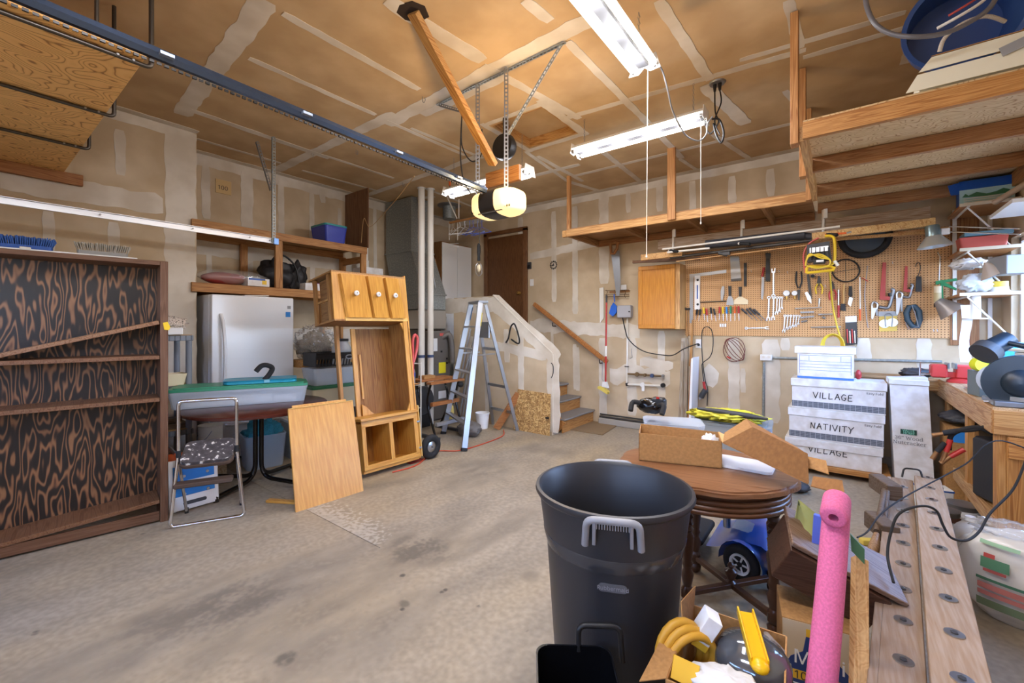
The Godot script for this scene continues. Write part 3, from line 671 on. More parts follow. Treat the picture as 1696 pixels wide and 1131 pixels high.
	t = thing("toolbox", "maroon plastic carry case with a loop handle on the stud shelf", "case", v(-5.75, 1.961, 3.42), 90.0)
	part(t, "case", mb().prism(PackedVector2Array([Vector2(-0.15, 0), Vector2(0.15, 0), Vector2(0.14, 0.12), Vector2(0.06, 0.18), Vector2(-0.06, 0.18), Vector2(-0.14, 0.12)]), 0.12, Transform3D(Basis.IDENTITY, Vector3(0, 0, -0.06))), mat("maroon", col("5e2437"), 0.4))
	part(t, "handle", mb().tube(curve_corner([Vector3(-0.06, 0.17, 0), Vector3(-0.045, 0.25, 0), Vector3(0.045, 0.25, 0), Vector3(0.06, 0.17, 0)], 0.02), 0.014, 8), M.maroon)
	wsolo("cloth_bundle", "crumpled magenta cloth on the lower stud shelf behind the oak hutch", "cloth", mb().blob(v(-5.62, 2.03, 3.14), Vector3(0.12, 0.075, 0.16), 0.5, 0.2, 17, 28, 16, 0.95), mat("magenta", col("8c3a78"), 0.9))
	wsolo("paper_stack", "white crumpled paper on top of the refrigerator", "paper", mb().box(v(-5.38, 1.838, 2.12), Vector3(0.14, 0.012, 0.26), 0.003, Basis(Vector3.RIGHT, 0.05)), M.card_white)
	# refrigerator, hinged door facing the room
	t = thing("refrigerator", "white upright refrigerator in the alcove, blue energy sticker on its door", "refrigerator", v(-5.66, 0, 2.09), 90.0)
	part(t, "cabinet", mb().box(Vector3(0, 0.93, 0.0), Vector3(0.86, 1.8, 0.6), 0.01), M.white_gloss)
	part(t, "plinth", mb().box(Vector3(0, 0.02, 0.0), Vector3(0.8, 0.04, 0.55)), M.dark_grey)
	var d1 := part(t, "door", mb().box(Vector3(0, 1.155, 0.345), Vector3(0.86, 1.35, 0.08), 0.012), M.white_gloss); var d2 := part(t, "freezer_door", mb().box(Vector3(0, 0.255, 0.345), Vector3(0.86, 0.41, 0.08), 0.012), M.white_gloss)
	part(t, "gasket", mb().box(Vector3(0, 0.93, 0.302), Vector3(0.83, 1.76, 0.008)), M.grey)
	part(d1, "handle", mb().tube(curve([Vector3(-0.33, 0.62, 0.385), Vector3(-0.325, 0.72, 0.43), Vector3(-0.325, 1.2, 0.445), Vector3(-0.335, 1.5, 0.43), Vector3(-0.345, 1.62, 0.386)], 8), 0.017, 8), M.white_gloss)
	part(d2, "handle", mb().tube(curve([Vector3(-0.3, 0.42, 0.385), Vector3(-0.2, 0.42, 0.43), Vector3(0.2, 0.42, 0.43), Vector3(0.3, 0.42, 0.386)], 8), 0.014, 8), M.white_gloss)
	part(d1, "sticker", mb().box(Vector3(0.36, 1.63, 0.386), Vector3(0.055, 0.06, 0.002)), mat("sticker_blue", col("2f86d4"), 0.4)); part(d1, "badge", mb().box(Vector3(0.372, 1.715, 0.386), Vector3(0.04, 0.035, 0.002)), M.grey)
	# grey plastic shelving beside it
	t = thing("plastic_shelving", "grey plastic utility shelving between the bookshelf and the refrigerator", "shelving", v(-5.16, 0, 1.16), 90.0)
	var gp := mat("grey_plastic", col("7c828c"), 0.5)
	for y in [0.08, 0.48, 0.9, 1.375]:
		var sh := part(t, "shelf", mb().box(Vector3(0, y, 0), Vector3(0.5, 0.05, 0.42), 0.004), gp)
		var rb := mb()
		for i in 12: rb.box(Vector3(-0.23 + i * 0.042, y, 0.213), Vector3(0.006, 0.046, 0.006))
		part(sh, "rib", rb, mat("rib_plastic", col("5f6570"), 0.5)); part(sh, "deck_liner", mb().box(Vector3(0, y + 0.028, 0), Vector3(0.48, 0.005, 0.4)), wood("c9a064", 0))
	for sx2 in [-0.22, 0.22]:
		for sz in [-0.18, 0.18]: part(t, "post", mb().cyl(Vector3(sx2, 0, sz), Vector3(sx2, 1.35, sz), 0.026, -1, 12), gp)
	t = thing("rag_bundle", "bundle of pale rags over a white tub on top of the grey plastic shelving", "rags", v(-5.04, 1.406, 1.2), 90.0)
	part(t, "tub", mb().box(Vector3(0.02, 0.035, 0.06), Vector3(0.2, 0.07, 0.12), 0.008), M.white); part(t, "rags", mb().blob(Vector3(0, 0.11, 0), Vector3(0.17, 0.07, 0.12), 0.5, 0.25, 23, 30, 16, 0.95), tmat("rag", M.speck_tex, Vector3.ONE * 2.0, col("d8cabc"), 0.9))
	part(t, "blue_cap", mb().cyl(Vector3(-0.12, 0, 0.12), Vector3(-0.12, 0.04, 0.12), 0.022), M.blue)
	t = thing("tool_caddy", "cream plastic tool caddy on the middle grey shelf", "caddy", v(-5.02, 0.931, 1.2), 90.0)
	part(t, "tray", mb().bowl(0.28, 0.15, 0.11, 0.02, 0.006, Vector3(0, 0, 0)), M.cream)
	part(t, "divider", mb().prism(PackedVector2Array([Vector2(-0.16, 0), Vector2(-0.09, 0), Vector2(-0.09, 0.1), Vector2(-0.12, 0.17), Vector2(-0.145, 0.17), Vector2(-0.16, 0.12)]), 0.14, Transform3D(Basis.IDENTITY, Vector3(0, 0.004, -0.07))), M.cream)
	wsolo("lumber_scrap", "weathered board offcuts stacked low on the grey shelving", "lumber", mb().box(v(-5.1, 0.535, 1.16), Vector3(0.16, 0.05, 0.46), 0.004).box(v(-5.12, 0.585, 1.14), Vector3(0.12, 0.04, 0.42), 0.004), wood("7c6a58", 2, 0.8))
	build_table_group()
	build_hutch_group()

func flip_x(p: PackedVector2Array) -> PackedVector2Array:
	var o := PackedVector2Array()
	for q in p: o.append(Vector2(-q.x, q.y))
	return o
func curve_corner(P: Array, r: float, n := 5) -> Array:   # polyline with rounded corners
	var o := [P[0]]
	for i in range(1, P.size() - 1):
		var a: Vector3 = P[i] + (P[i - 1] - P[i]).normalized() * r; var b: Vector3 = P[i] + (P[i + 1] - P[i]).normalized() * r
		for k in n + 1:
			var t := float(k) / n
			o.append(a.lerp(P[i], t).lerp((P[i] as Vector3).lerp(b, t), t))
	o.append(P[P.size() - 1])
	return o
func loop_corner(P: Array, r: float, n := 5) -> Array:
	var o := []
	var m := P.size()
	for i in m:
		var a: Vector3 = P[i] + (P[(i - 1 + m) % m] - P[i]).normalized() * r; var b: Vector3 = P[i] + (P[(i + 1) % m] - P[i]).normalized() * r
		for k in n + 1:
			var t := float(k) / n
			o.append(a.lerp(P[i], t).lerp((P[i] as Vector3).lerp(b, t), t))
	return o
func perforated(a: Vector3, b: Vector3, w: float, out: Vector3, hole := 0.5) -> MB:   # punched angle: a flat leg built of rungs between two edges, and a return leg
	var m := mb(); var L := a.distance_to(b); var d := (b - a) / L; var side := d.cross(out).normalized()
	var e := w * 0.28
	for s in [-1.0, 1.0]: m.bar(a + side * s * (w - e) * 0.5, b + side * s * (w - e) * 0.5, e, 0.003, out, 0.0)
	var n := int(L / 0.032)
	for i in n + 1:
		var p := a + d * L * i / n
		m.bar(p - d * 0.006, p + d * 0.006, w * 0.5, 0.003, out, 0.0)
	m.bar(a - out * w * 0.4 + side * w * 0.5, b - out * w * 0.4 + side * w * 0.5, 0.003, w * 0.8, out, 0.0)
	return m
func box_thing(n: String, label: String, at: Vector3, s: Vector3, mt: Material, yaw := 0.0, group := "") -> Node3D:   # a closed carton with a lid seam
	var t := thing(n, label, "box", at, yaw, group)
	part(t, "body", mb().box(Vector3(0, s.y / 2, 0), s, 0.003), mt)
	part(t, "lid_flap", mb().box(Vector3(0, s.y + 0.001, s.z * 0.25), Vector3(s.x * 0.99, 0.003, s.z * 0.48), 0.001), mt); part(t, "lid_flap", mb().box(Vector3(0, s.y + 0.001, -s.z * 0.25), Vector3(s.x * 0.99, 0.003, s.z * 0.48), 0.001), mt)
	return t
func tote(n: String, label: String, at: Vector3, w: float, d: float, h: float, body: String, lid: String, yaw := 0.0, clear := false, lidded := true) -> Node3D:
	var t := thing(n, label, "tote", at, yaw)
	var bm: Material = M.clear if clear else mat("tote" + body, col(body), 0.35)
	part(t, "tub", mb().bowl(w - 0.06, d - 0.06, h - 0.012, 0.025, 0.004, Vector3.ZERO, 0.035), bm)
	part(t, "rim", mb().bowl(w - 0.012, d - 0.012, 0.022, 0.004, 0.012, Vector3(0, h - 0.034, 0), 0.04), bm)
	if lidded: part(t, "lid", mb().prism(rpoly(w, d, 0.045), 0.024, Transform3D(Basis(Vector3.RIGHT, Vector3.FORWARD, Vector3.UP), Vector3(0, h - 0.01, 0))).prism(rpoly(w - 0.07, d - 0.07, 0.035), 0.01, Transform3D(Basis(Vector3.RIGHT, Vector3.FORWARD, Vector3.UP), Vector3(0, h + 0.013, 0))), mat("lid" + lid, col(lid), 0.4))
	return t

func build_table_group() -> void:
	# round pedestal table
	var c := v(-4.38, 0, 1.76)
	var t := thing("pedestal_table", "round dark mahogany table on a black bent-tube pedestal", "table", c)
	part(t, "tabletop", mb().lathe([Vector2(0, 0.712), Vector2(0.585, 0.712), Vector2(0.6, 0.718), Vector2(0.6, 0.738), Vector2(0.592, 0.745), Vector2(0, 0.745)], 56), mat("mahogany", col("4a2018"), 0.22))
	for k in 4:
		var a := PI * 0.25 + k * PI * 0.5 + 0.35
		var d := Vector3(cos(a), 0, sin(a))
		part(t, "leg_tube", mb().tube(curve_corner([d * 0.035 + Vector3.UP * 0.71, d * 0.035 + Vector3.UP * 0.13, d * 0.1 + Vector3.UP * 0.06, d * 0.46 + Vector3.UP * 0.035], 0.06), 0.02, 10), M.black_gloss)
		part(t, "foot", mb().cyl(d * 0.45, d * 0.45 + Vector3.UP * 0.03, 0.022), M.rubber)
	part(t, "spider_plate", mb().box(Vector3(0, 0.7, 0), Vector3(0.4, 0.02, 0.06), 0.004).box(Vector3(0, 0.7, 0), Vector3(0.06, 0.02, 0.4), 0.004), M.black_gloss)
	# long clear under-bed tote with a green lid on the table
	t = tote("storage_tote", "long shallow clear tote with green lid on the round table", v(-4.62, 0.746, 1.72), 1.12, 0.42, 0.165, "dddddd", "3c9070", 66.0, true)
	part(t, "contents", mb().box(Vector3(-0.1, 0.05, 0), Vector3(0.7, 0.09, 0.3), 0.01).box(Vector3(0.36, 0.04, 0), Vector3(0.2, 0.07, 0.28), 0.01), M.card_white)
	t = thing("tote_lid", "turquoise plastic lid lying on the green-lidded tote", "lid", v(-4.56, 0.938, 1.86), 66.0)
	var teal := mat("turquoise", col("2191ae"), 0.35)
	part(t, "panel", mb().prism(rpoly(0.62, 0.3, 0.06), 0.02, Transform3D(Basis(Vector3.RIGHT, Vector3.FORWARD, Vector3.UP), Vector3.ZERO)), teal)
	part(t, "rim", mb().bowl(0.6, 0.28, 0.018, 0.012, 0.014, Vector3(0, 0.016, 0), 0.05), teal)
	part(t, "latch", mb().box(Vector3(0.05, 0.02, 0.156), Vector3(0.05, 0.03, 0.012), 0.003), mat("latch_blue", col("7ab8cc"), 0.4))
	wsolo("foam_hook", "black foam-covered hook lying on the turquoise lid", "hook", mb().tube(curve([lp(424, 615, -4.5), lp(433, 606, -4.5), lp(443, 605, -4.5), lp(451, 610, -4.5), lp(446, 620, -4.5), lp(438, 629, -4.5)], 5), 0.024, 10), M.rubber)
	# step stool, chrome tube
	t = thing("step_stool", "chrome folding step stool with paint-splattered dark seat", "stool", v(-3.84, 0, 1.2))
	var fl := v(-3.9, 0.012, 0.965); var fr := v(-3.69, 0.012, 1.385)
	var ml := v(-3.95, 0.52, 1.03); var mr := v(-3.78, 0.52, 1.36); var tl := v(-3.95, 0.92, 1.03); var tr := v(-3.78, 0.92, 1.36)
	wpart(t, "frame", mb().tube(loop_corner([fl, fr, mr, tr, tl, ml], 0.035), 0.0125, 10, true), M.chrome)
	for q in [[ml, v(-4.13, 0.012, 1.13)], [mr, v(-3.96, 0.012, 1.46)]]:
		wpart(t, "rear_leg", mb().tube([q[0] - Vector3.UP * 0.03, q[1]], 0.011, 8), M.chrome); wpart(t, "foot", mb().cyl(q[1] + Vector3.DOWN * 0.012, q[1] + Vector3.UP * 0.03, 0.014), M.rubber); wpart(t, "collar", mb().cyl(q[0] - Vector3.UP * 0.02, q[0] + Vector3.UP * 0.03, 0.017), M.rubber)
	var sb := Basis(v(0.17, 0, 0.33).normalized(), Vector3.UP, Vector3.UP.cross(v(0.17, 0, 0.33).normalized()) * -1.0)
	var sc := v(-3.91, 0.5, 1.215)
	wpart(t, "seat", mb().prism(rpoly(0.33, 0.25, 0.05), 0.03, Transform3D(Basis(sb.x, (-sb.x.cross(Vector3.UP)).normalized(), Vector3.UP).rotated(sb.x, SEAT_TILT), sc)), tmat("splatter", M.splat_tex, Vector3.ONE * 1.6, Color.WHITE, 0.6))
	wpart(t, "seat_edge", mb().prism(rpoly(0.345, 0.265, 0.055), 0.02, Transform3D(Basis(sb.x, (-sb.x.cross(Vector3.UP)).normalized(), Vector3.UP).rotated(sb.x, SEAT_TILT), sc - Vector3.UP * 0.018)), mat("brown_rubber", col("4c3a2e"), 0.7))
	wpart(t, "step", mb().bar(v(-3.93, 0.3, 1.0), v(-3.77, 0.3, 1.33), 0.09, 0.035, Vector3.UP, 0.008), M.brown_rubber)
	# white and blue plastic board behind the stool
	t = thing("plastic_board", "white plastic board with bolted blue panels behind the step stool", "board", v(-4.18, 0, 1.2), 90.0)
	var bs := Basis(Vector3.RIGHT, -0.12)
	part(t, "board", mb().box(Vector3(0, 0.21, -0.03), Vector3(0.34, 0.4, 0.03), 0.006, bs), M.white)
	for y in [0.3, 0.16]:
		part(t, "blue_panel", mb().box(Vector3(0.0, y, -0.03 - (y - 0.21) * 0.12 + 0.018), Vector3(0.28, 0.12 if y > 0.2 else 0.07, 0.01), 0.003, bs), mat("panel_blue", col("1e78c4"), 0.4))
		for x in [-0.07, 0.09]: part(t, "bolt", mb().cyl(Vector3(x, y - 0.02, -0.03 - (y - 0.21) * 0.12 + 0.02), Vector3(x, y - 0.02, -0.03 - (y - 0.21) * 0.12 + 0.032), 0.011, -1, 8), M.steel)
	part(t, "grip_slot", mb().prism(rpoly(0.16, 0.028, 0.013), 0.006, Transform3D(bs, Vector3(0, 0.065, 0.002))), M.dark_grey)
	t = thing("bucket", "orange plastic bucket behind the step stool by the dark bookshelf", "bucket", v(-4.54, 0, 1.2))
	part(t, "pail", mb().lathe([Vector2(0, 0.004), Vector2(0.11, 0), Vector2(0.14, 0.36), Vector2(0.15, 0.36), Vector2(0.15, 0.33), Vector2(0.143, 0.33), Vector2(0.135, 0.362), Vector2(0.108, 0.01), Vector2(0, 0.01)], 24), M.orange)
	part(t, "bail", mb().tube(curve([Vector3(-0.145, 0.33, 0), Vector3(-0.1, 0.42, 0.06), Vector3(0.02, 0.46, 0.08), Vector3(0.12, 0.42, 0.06), Vector3(0.145, 0.33, 0)]), 0.006, 6), M.steel)
	# cream paint pail on a round of fibreboard
	t = thing("paint_pail", "cream metal paint pail on a stack of round boards under the mahogany table", "pail", v(-4.95, 0.3, 1.55))
	part(t, "pail", mb().lathe([Vector2(0, 0), Vector2(0.1, 0), Vector2(0.1, 0.2), Vector2(0.106, 0.205), Vector2(0.106, 0.215), Vector2(0.09, 0.215), Vector2(0, 0.205)], 24), mat("pail_cream", col("dcd4c0"), 0.45))
	part(t, "bail", mb().tube(curve([Vector3(-0.1, 0.17, 0.02), Vector3(-0.08, 0.1, 0.09), Vector3(0.02, 0.07, 0.11), Vector3(0.09, 0.1, 0.07), Vector3(0.1, 0.17, 0.02)]), 0.003, 6), M.dull_steel)
	wsolo("round_board", "stack of round fibreboard discs and boxes under the cream paint pail", "board", mb().lathe([Vector2(0, 0.26), Vector2(0.2, 0.26), Vector2(0.2, 0.3), Vector2(0, 0.3)], 28, Transform3D(Basis.IDENTITY, v(-4.95, 0, 1.55))).box(v(-4.97, 0.13, 1.55), Vector3(0.24, 0.26, 0.22), 0.004), wood("b9a483", 0, 0.8))
	# clear totes below
	tote("storage_tote", "open clear tote full of teal cloth under the mahogany table", v(-4.92, 0, 2.02), 0.4, 0.34, 0.36, "dddddd", "dddddd", 80.0, true, false)
	wsolo("teal_cloth", "teal towel heaped in the clear tote under the mahogany table", "towel", mb().blob(v(-4.92, 0.34, 2.02), Vector3(0.14, 0.15, 0.18), 0.45, 0.22, 41, 36, 20, 0.95), tmat("towel", M.fine_tex, Vector3.ONE * 4.0, col("3f8f9c"), 0.95))
	t = tote("storage_tote", "lidded clear tote standing behind the leaning oak panel", v(-4.95, 0, 2.55), 0.55, 0.4, 0.42, "dddddd", "d8dce0", 84.0, true)
	part(t, "contents", mb().box(Vector3(0, 0.16, 0), Vector3(0.42, 0.28, 0.28), 0.02), mat("linen", col("b9c2cc"), 0.8))
	# leaning oak cabinet panels
	t = thing("oak_board", "honey oak cabinet panel leaning against the mahogany table", "panel", v(-3.47, 0, 1.95))
	var q0 := v(-3.45, 0.0, 1.665); var q1 := v(-3.42, 0.0, 2.255); var q2 := v(-3.68, 0.78, 2.31); var q3 := v(-3.70, 0.785, 1.72)
	wpart(t, "face", mb().slab([q0, q1, q2, q3], (q1 - q0).cross(q3 - q0).normalized() * -0.018), M.oak)
	wpart(t, "edge_band", mb().bar(q3 + Vector3.UP * 0.002, q2 + Vector3.UP * 0.002, 0.02, 0.004, Vector3.UP, 0.001), mat("oak_edge", col("e2b868"), 0.5))
	t = thing("oak_board", "second honey oak panel behind the leaning one, against the table edge", "panel", v(-3.7, 0, 1.95))
	var off := v(-0.045, 0.025, 0.05)
	wpart(t, "face", mb().slab([q0 + v(-0.05, 0.0, 0.05), q1 + v(-0.05, 0.0, 0.0), q2 + v(-0.035, 0.02, -0.05), q3 + v(-0.035, 0.02, 0.05)], (q1 - q0).cross(q3 - q0).normalized() * -0.012), M.oak)
	wsolo("wood_strip", "short oak strip lying on the floor behind the leaning panel", "board", mb().bar(v(-3.85, 0.012, 1.62), v(-3.62, 0.012, 1.75), 0.05, 0.02), M.oak_x)

func build_hutch_group() -> void:
	# oak hutch: local x runs along its front to the right (towards the back wall), z faces the room
	var t := thing("hutch", "honey oak hutch with three slanted doors, white knobs and open cubbies", "hutch", v(-3.66, 0.05, 2.42), 87.0); t.rotation_degrees.x = -8.3
	var W := 0.66
	# base with two cubbies
	var o: Material = M.oak; var ox: Material = M.oak_x
	part(t, "base_panel", mb().box(Vector3(W / 2, 0.02, -0.17), Vector3(W, 0.04, 0.34), 0.003), ox)
	part(t, "base_side", mb().box(Vector3(0.012, 0.25, -0.17), Vector3(0.024, 0.46, 0.34), 0.003), o); part(t, "base_side", mb().box(Vector3(W - 0.012, 0.25, -0.17), Vector3(0.024, 0.46, 0.34), 0.003), o)
	part(t, "divider", mb().box(Vector3(W * 0.5, 0.25, -0.17), Vector3(0.022, 0.46, 0.34), 0.003), o); part(t, "base_back", mb().box(Vector3(W / 2, 0.25, -0.336), Vector3(W, 0.46, 0.008)), wood("a2702e", 1))
	part(t, "face_rail", mb().box(Vector3(W / 2, 0.055, 0.008), Vector3(W, 0.05, 0.018), 0.003), ox); part(t, "face_rail", mb().box(Vector3(W / 2, 0.475, 0.008), Vector3(W, 0.06, 0.018), 0.003), ox)
	for x in [0.022, W * 0.5, W - 0.022]: part(t, "face_stile", mb().box(Vector3(x, 0.26, 0.008), Vector3(0.044, 0.4, 0.018), 0.003), o)
	part(t, "counter", mb().box(Vector3(W / 2 - 0.01, 0.52, -0.15), Vector3(W + 0.02, 0.03, 0.4), 0.006), ox)
	# upright right side, its inner panel and back
	part(t, "upright_panel", mb().box(Vector3(W - 0.012, 1.27, -0.17), Vector3(0.024, 1.5, 0.34), 0.003), wood("9a6a30", 1))
	part(t, "face_stile", mb().box(Vector3(W - 0.045, 1.02, 0.008), Vector3(0.05, 0.98, 0.018), 0.003), o)
	part(t, "outer_board", mb().box(Vector3(W + 0.012, 1.02, -0.1), Vector3(0.02, 2.02, 0.2), 0.003), o)
	part(t, "back_panel", mb().box(Vector3(W * 0.62, 1.0, -0.336), Vector3(W * 0.76, 0.94, 0.008)), wood("9a6a30", 1)); part(t, "back_stile", mb().box(Vector3(W * 0.26, 1.0, -0.32), Vector3(0.05, 0.94, 0.025), 0.003), o)
	part(t, "shelf_strip", mb().box(Vector3(W * 0.36, 0.95, -0.325), Vector3(0.022, 0.48, 0.012), 0.002), o)
	for q in [[W - 0.075, 0.56], [W - 0.075, 1.46]]: part(t, "corner_bracket", mb().prism(PackedVector2Array([Vector2(0, 0), Vector2(0.06, 0), Vector2(0.06, 0.09 if q[1] < 1 else -0.09), Vector2(0.04, 0.085 if q[1] < 1 else -0.085)]), 0.018, Transform3D(Basis.IDENTITY, Vector3(q[0] - 0.03, q[1] + (-0.025 if q[1] < 1 else 0.03), -0.01))), o)
	part(t, "corner_bracket", mb().prism(PackedVector2Array([Vector2(0, 0), Vector2(0.14, 0), Vector2(0.1, 0.03), Vector2(0.05, 0.09), Vector2(0.0, 0.12)]), 0.018, Transform3D(Basis.IDENTITY, Vector3(W * 0.3, 0.535, -0.3))), o)
	# upper case, open at its left end
	var x0 := -0.19
	part(t, "case_front", mb().box(Vector3((x0 + W) / 2, 1.76, 0.0), Vector3(W - x0, 0.5, 0.018), 0.003), o)
	part(t, "case_top", mb().box(Vector3((x0 + W) / 2, 2.0, -0.24), Vector3(W - x0, 0.018, 0.5), 0.002), wood("b58a50", 2)); part(t, "case_bottom", mb().box(Vector3((x0 + W) / 2, 1.515, -0.2), Vector3(W - x0, 0.018, 0.42), 0.002), wood("a87a42", 2))
	for z in [-0.1, -0.4]: part(t, "case_post", mb().box(Vector3(x0 + 0.025, 1.75, z), Vector3(0.03, 0.48, 0.05), 0.002), wood("a87a42", 1))
	part(t, "case_side", mb().box(Vector3(x0 + 0.05, 1.86, -0.18), Vector3(0.012, 0.2, 0.32), 0.002), wood("8a6236", 2)); part(t, "case_side", mb().box(Vector3(x0 + 0.05, 1.63, -0.18), Vector3(0.012, 0.2, 0.32), 0.002), wood("8a6236", 2)); part(t, "case_cleat", mb().box(Vector3(x0 + 0.04, 1.745, -0.2), Vector3(0.02, 0.02, 0.4), 0.002), wood("c69a5c", 2))
	part(t, "top_back", mb().box(Vector3(W * 0.75, 2.03, -0.3), Vector3(W * 0.5, 0.07, 0.018), 0.003), ox)
	part(t, "case_rail", mb().box(Vector3((x0 + W) / 2 + 0.05, 1.525, 0.012), Vector3(W - x0 - 0.12, 0.04, 0.016), 0.002), mat("oak_edge", col("e2b868"), 0.5))
	part(t, "left_post", mb().box(Vector3(x0 + 0.2, 1.02, -0.36), Vector3(0.035, 1.0, 0.05), 0.003), wood("b5864a", 1))
	for q in [[-0.11, 0.15], [0.185, 0.35], [0.395, 0.555]]:
		var dr := part(t, "slanted_door", mb().slab([Vector3(q[0] + 0.035, 1.535, 0.02), Vector3(q[1] + 0.035, 1.535, 0.02), Vector3(q[1] - 0.01, 1.975, 0.012), Vector3(q[0] - 0.01, 1.975, 0.012)], Vector3(0.01, 0.0, 0.03)), o)
		var kc := Vector3((q[0] + q[1]) / 2 + 0.01, 1.78, 0.046)
		part(dr, "knob", mb().lathe([Vector2(0, 0), Vector2(0.012, 0), Vector2(0.012, 0.012), Vector2(0.026, 0.018), Vector2(0.026, 0.028), Vector2(0.015, 0.034), Vector2(0, 0.035)], 16, Transform3D(Basis(Vector3.RIGHT, Vector3.BACK, Vector3.DOWN), kc)), M.white_gloss)
		part(dr, "knob_screw", mb().cyl(kc + Vector3(0, 0, 0.033), kc + Vector3(0, 0, 0.038), 0.007, -1, 8), M.dull_steel)
	for y in [0.12, 0.4]: part(t, "hinge", mb().box(Vector3(W + 0.012, y, 0.012), Vector3(0.04, 0.02, 0.02), 0.003), M.steel)
	part(t, "edge_trim", mb().box(Vector3(W + 0.03, 0.3, 0.0), Vector3(0.012, 0.55, 0.03), 0.002), mat("oak_edge", col("e2b868"), 0.5))
	# bins behind it
	tote("storage_tote", "flat tote with dark green lid behind the oak hutch", v(-4.95, 0.5, 2.92), 0.86, 0.42, 0.27, "c9c2a8", "2f6b4a", 88.0)
	wsolo("black_case", "black hard case under the green-lidded flat tote", "case", mb().box(v(-4.95, 0.25, 3.1), Vector3(0.42, 0.498, 0.48), 0.02), mat("black", col("151517"), 0.5))
	t = tote("storage_tote", "open clear bin of perforated plastic under the black crate", v(-4.95, 0.795, 2.88), 0.72, 0.36, 0.21, "dddddd", "dddddd", 88.0, true, false)
	part(t, "contents", mb().box(Vector3(0, 0.07, 0), Vector3(0.58, 0.11, 0.24), 0.01), mat("slate", col("8d95a3"), 0.7))
	t = thing("milk_crate", "black slotted plastic crate stacked on the clear bin behind the hutch", "crate", v(-4.95, 1.01, 2.87), 88.0)
	part(t, "floor_panel", mb().box(Vector3(0, 0.006, 0), Vector3(0.62, 0.012, 0.32), 0.003), M.black)
	for s in [-1.0, 1.0]:
		part(t, "top_rail", mb().box(Vector3(0, 0.15, s * 0.16), Vector3(0.64, 0.03, 0.016), 0.003), M.black); part(t, "end_panel", mb().box(Vector3(s * 0.315, 0.085, 0), Vector3(0.012, 0.16, 0.32), 0.003), M.black)
		part(t, "side_panel", mb().box(Vector3(0, 0.115, s * 0.16), Vector3(0.62, 0.05, 0.01), 0.002), M.black)
		for i in 16: part(t, "slat", mb().bar(Vector3(-0.29 + i * 0.038, 0.01, s * 0.16), Vector3(-0.275 + i * 0.038, 0.1, s * 0.16), 0.01, 0.014, Vector3.BACK, 0.001), M.black)
		if s > 0: part(t, "handle_rim", mb().tube(ring(Vector3(0.09, 0.105, 0.168), 0.045, Vector3.BACK, 16, 0.5), 0.008, 6, true), M.grey)
	t = thing("plastic_jug", "clear plastic jug with blue lid standing in the black crate", "jug", v(-4.95, 1.024, 2.95))
	part(t, "jar", mb().lathe([Vector2(0, 0), Vector2(0.11, 0), Vector2(0.115, 0.2), Vector2(0.08, 0.26), Vector2(0.08, 0.28), Vector2(0, 0.28)], 20), M.clear); part(t, "lid", mb().cyl(Vector3(0, 0.28, 0), Vector3(0, 0.31, 0), 0.085, -1, 20), M.black)
	wsolo("shelf_plank", "short stud shelf plank behind the refrigerator's right side", "plank", mb().box(v(-5.3, 1.03, 3.05), Vector3(0.3, 0.09, 1.0), 0.004), wood("c28f4c", 2))
	t = thing("plastic_bag", "clear plastic bag of brown scraps on the stud shelf plank beside the refrigerator", "bag", v(-5.28, 1.077, 2.78))
	part(t, "scraps", mb().blob(Vector3(0, 0.17, 0), Vector3(0.13, 0.18, 0.19), 0.5, 0.3, 51, 36, 20, 0.95), tmat("scraps", M.speck_tex, Vector3.ONE * 2.5, col("8a7a62"), 0.8)); part(t, "film", mb().blob(Vector3(0, 0.2, 0), Vector3(0.16, 0.22, 0.24), 0.35, 0.35, 52, 40, 22, 0.9), M.film)
	# hand truck
	t = thing("hand_truck", "red hand truck with black pneumatic tires behind the oak hutch", "hand truck", v(-3.76, 0, 3.14))
	for x in [-3.85, -4.1]: wpart(t, "rail", mb().tube(curve([v(x, 0.05, 3.17), v(x, 0.7, 3.17), v(x, 1.15, 3.17), v(x, 1.32, 3.17), v(x, 1.39, 3.2), v(x, 1.34, 3.24), v(x, 1.2, 3.22), v(x, 1.08, 3.18)], 6), 0.016, 8), mat("truck_red", col("c4504e"), 0.4))
	for y in [0.25, 0.6, 0.95]: wpart(t, "cross_bar", mb().bar(v(-3.85, y, 3.17), v(-4.1, y, 3.17), 0.03, 0.01), M.truck_red)
	wpart(t, "toe_plate", mb().box(v(-3.88, 0.006, 3.1), Vector3(0.42, 0.008, 0.2), 0.002), mat("dark_red", col("8f2a22"), 0.5))
	wpart(t, "axle", mb().cyl(v(-3.62, 0.135, 3.27), v(-4.3, 0.135, 3.27), 0.01), M.dull_steel)
	for x in [-3.66, -4.28]:
		var xf := Transform3D(Basis(Vector3.UP, Vector3.RIGHT, Vector3.FORWARD), v(x, 0.136, 3.27))
		var w := wpart(t, "tire", mb().lathe(torus_prof(0.096, 0.04), 28, xf), M.rubber)
		wpart(w, "hub", mb().lathe([Vector2(0, -0.02), Vector2(0.03, -0.025), Vector2(0.066, -0.015), Vector2(0.066, 0.015), Vector2(0.03, 0.03), Vector2(0.02, 0.03), Vector2(0.02, 0.02), Vector2(0, 0.02)], 20, xf), M.steel)
func torus_prof(R: float, r: float, n := 12) -> Array:
	var o := []
	for i in n + 1:
		var a := TAU * i / n
		o.append(Vector2(R + cos(a) * r, sin(a) * r))
	return o
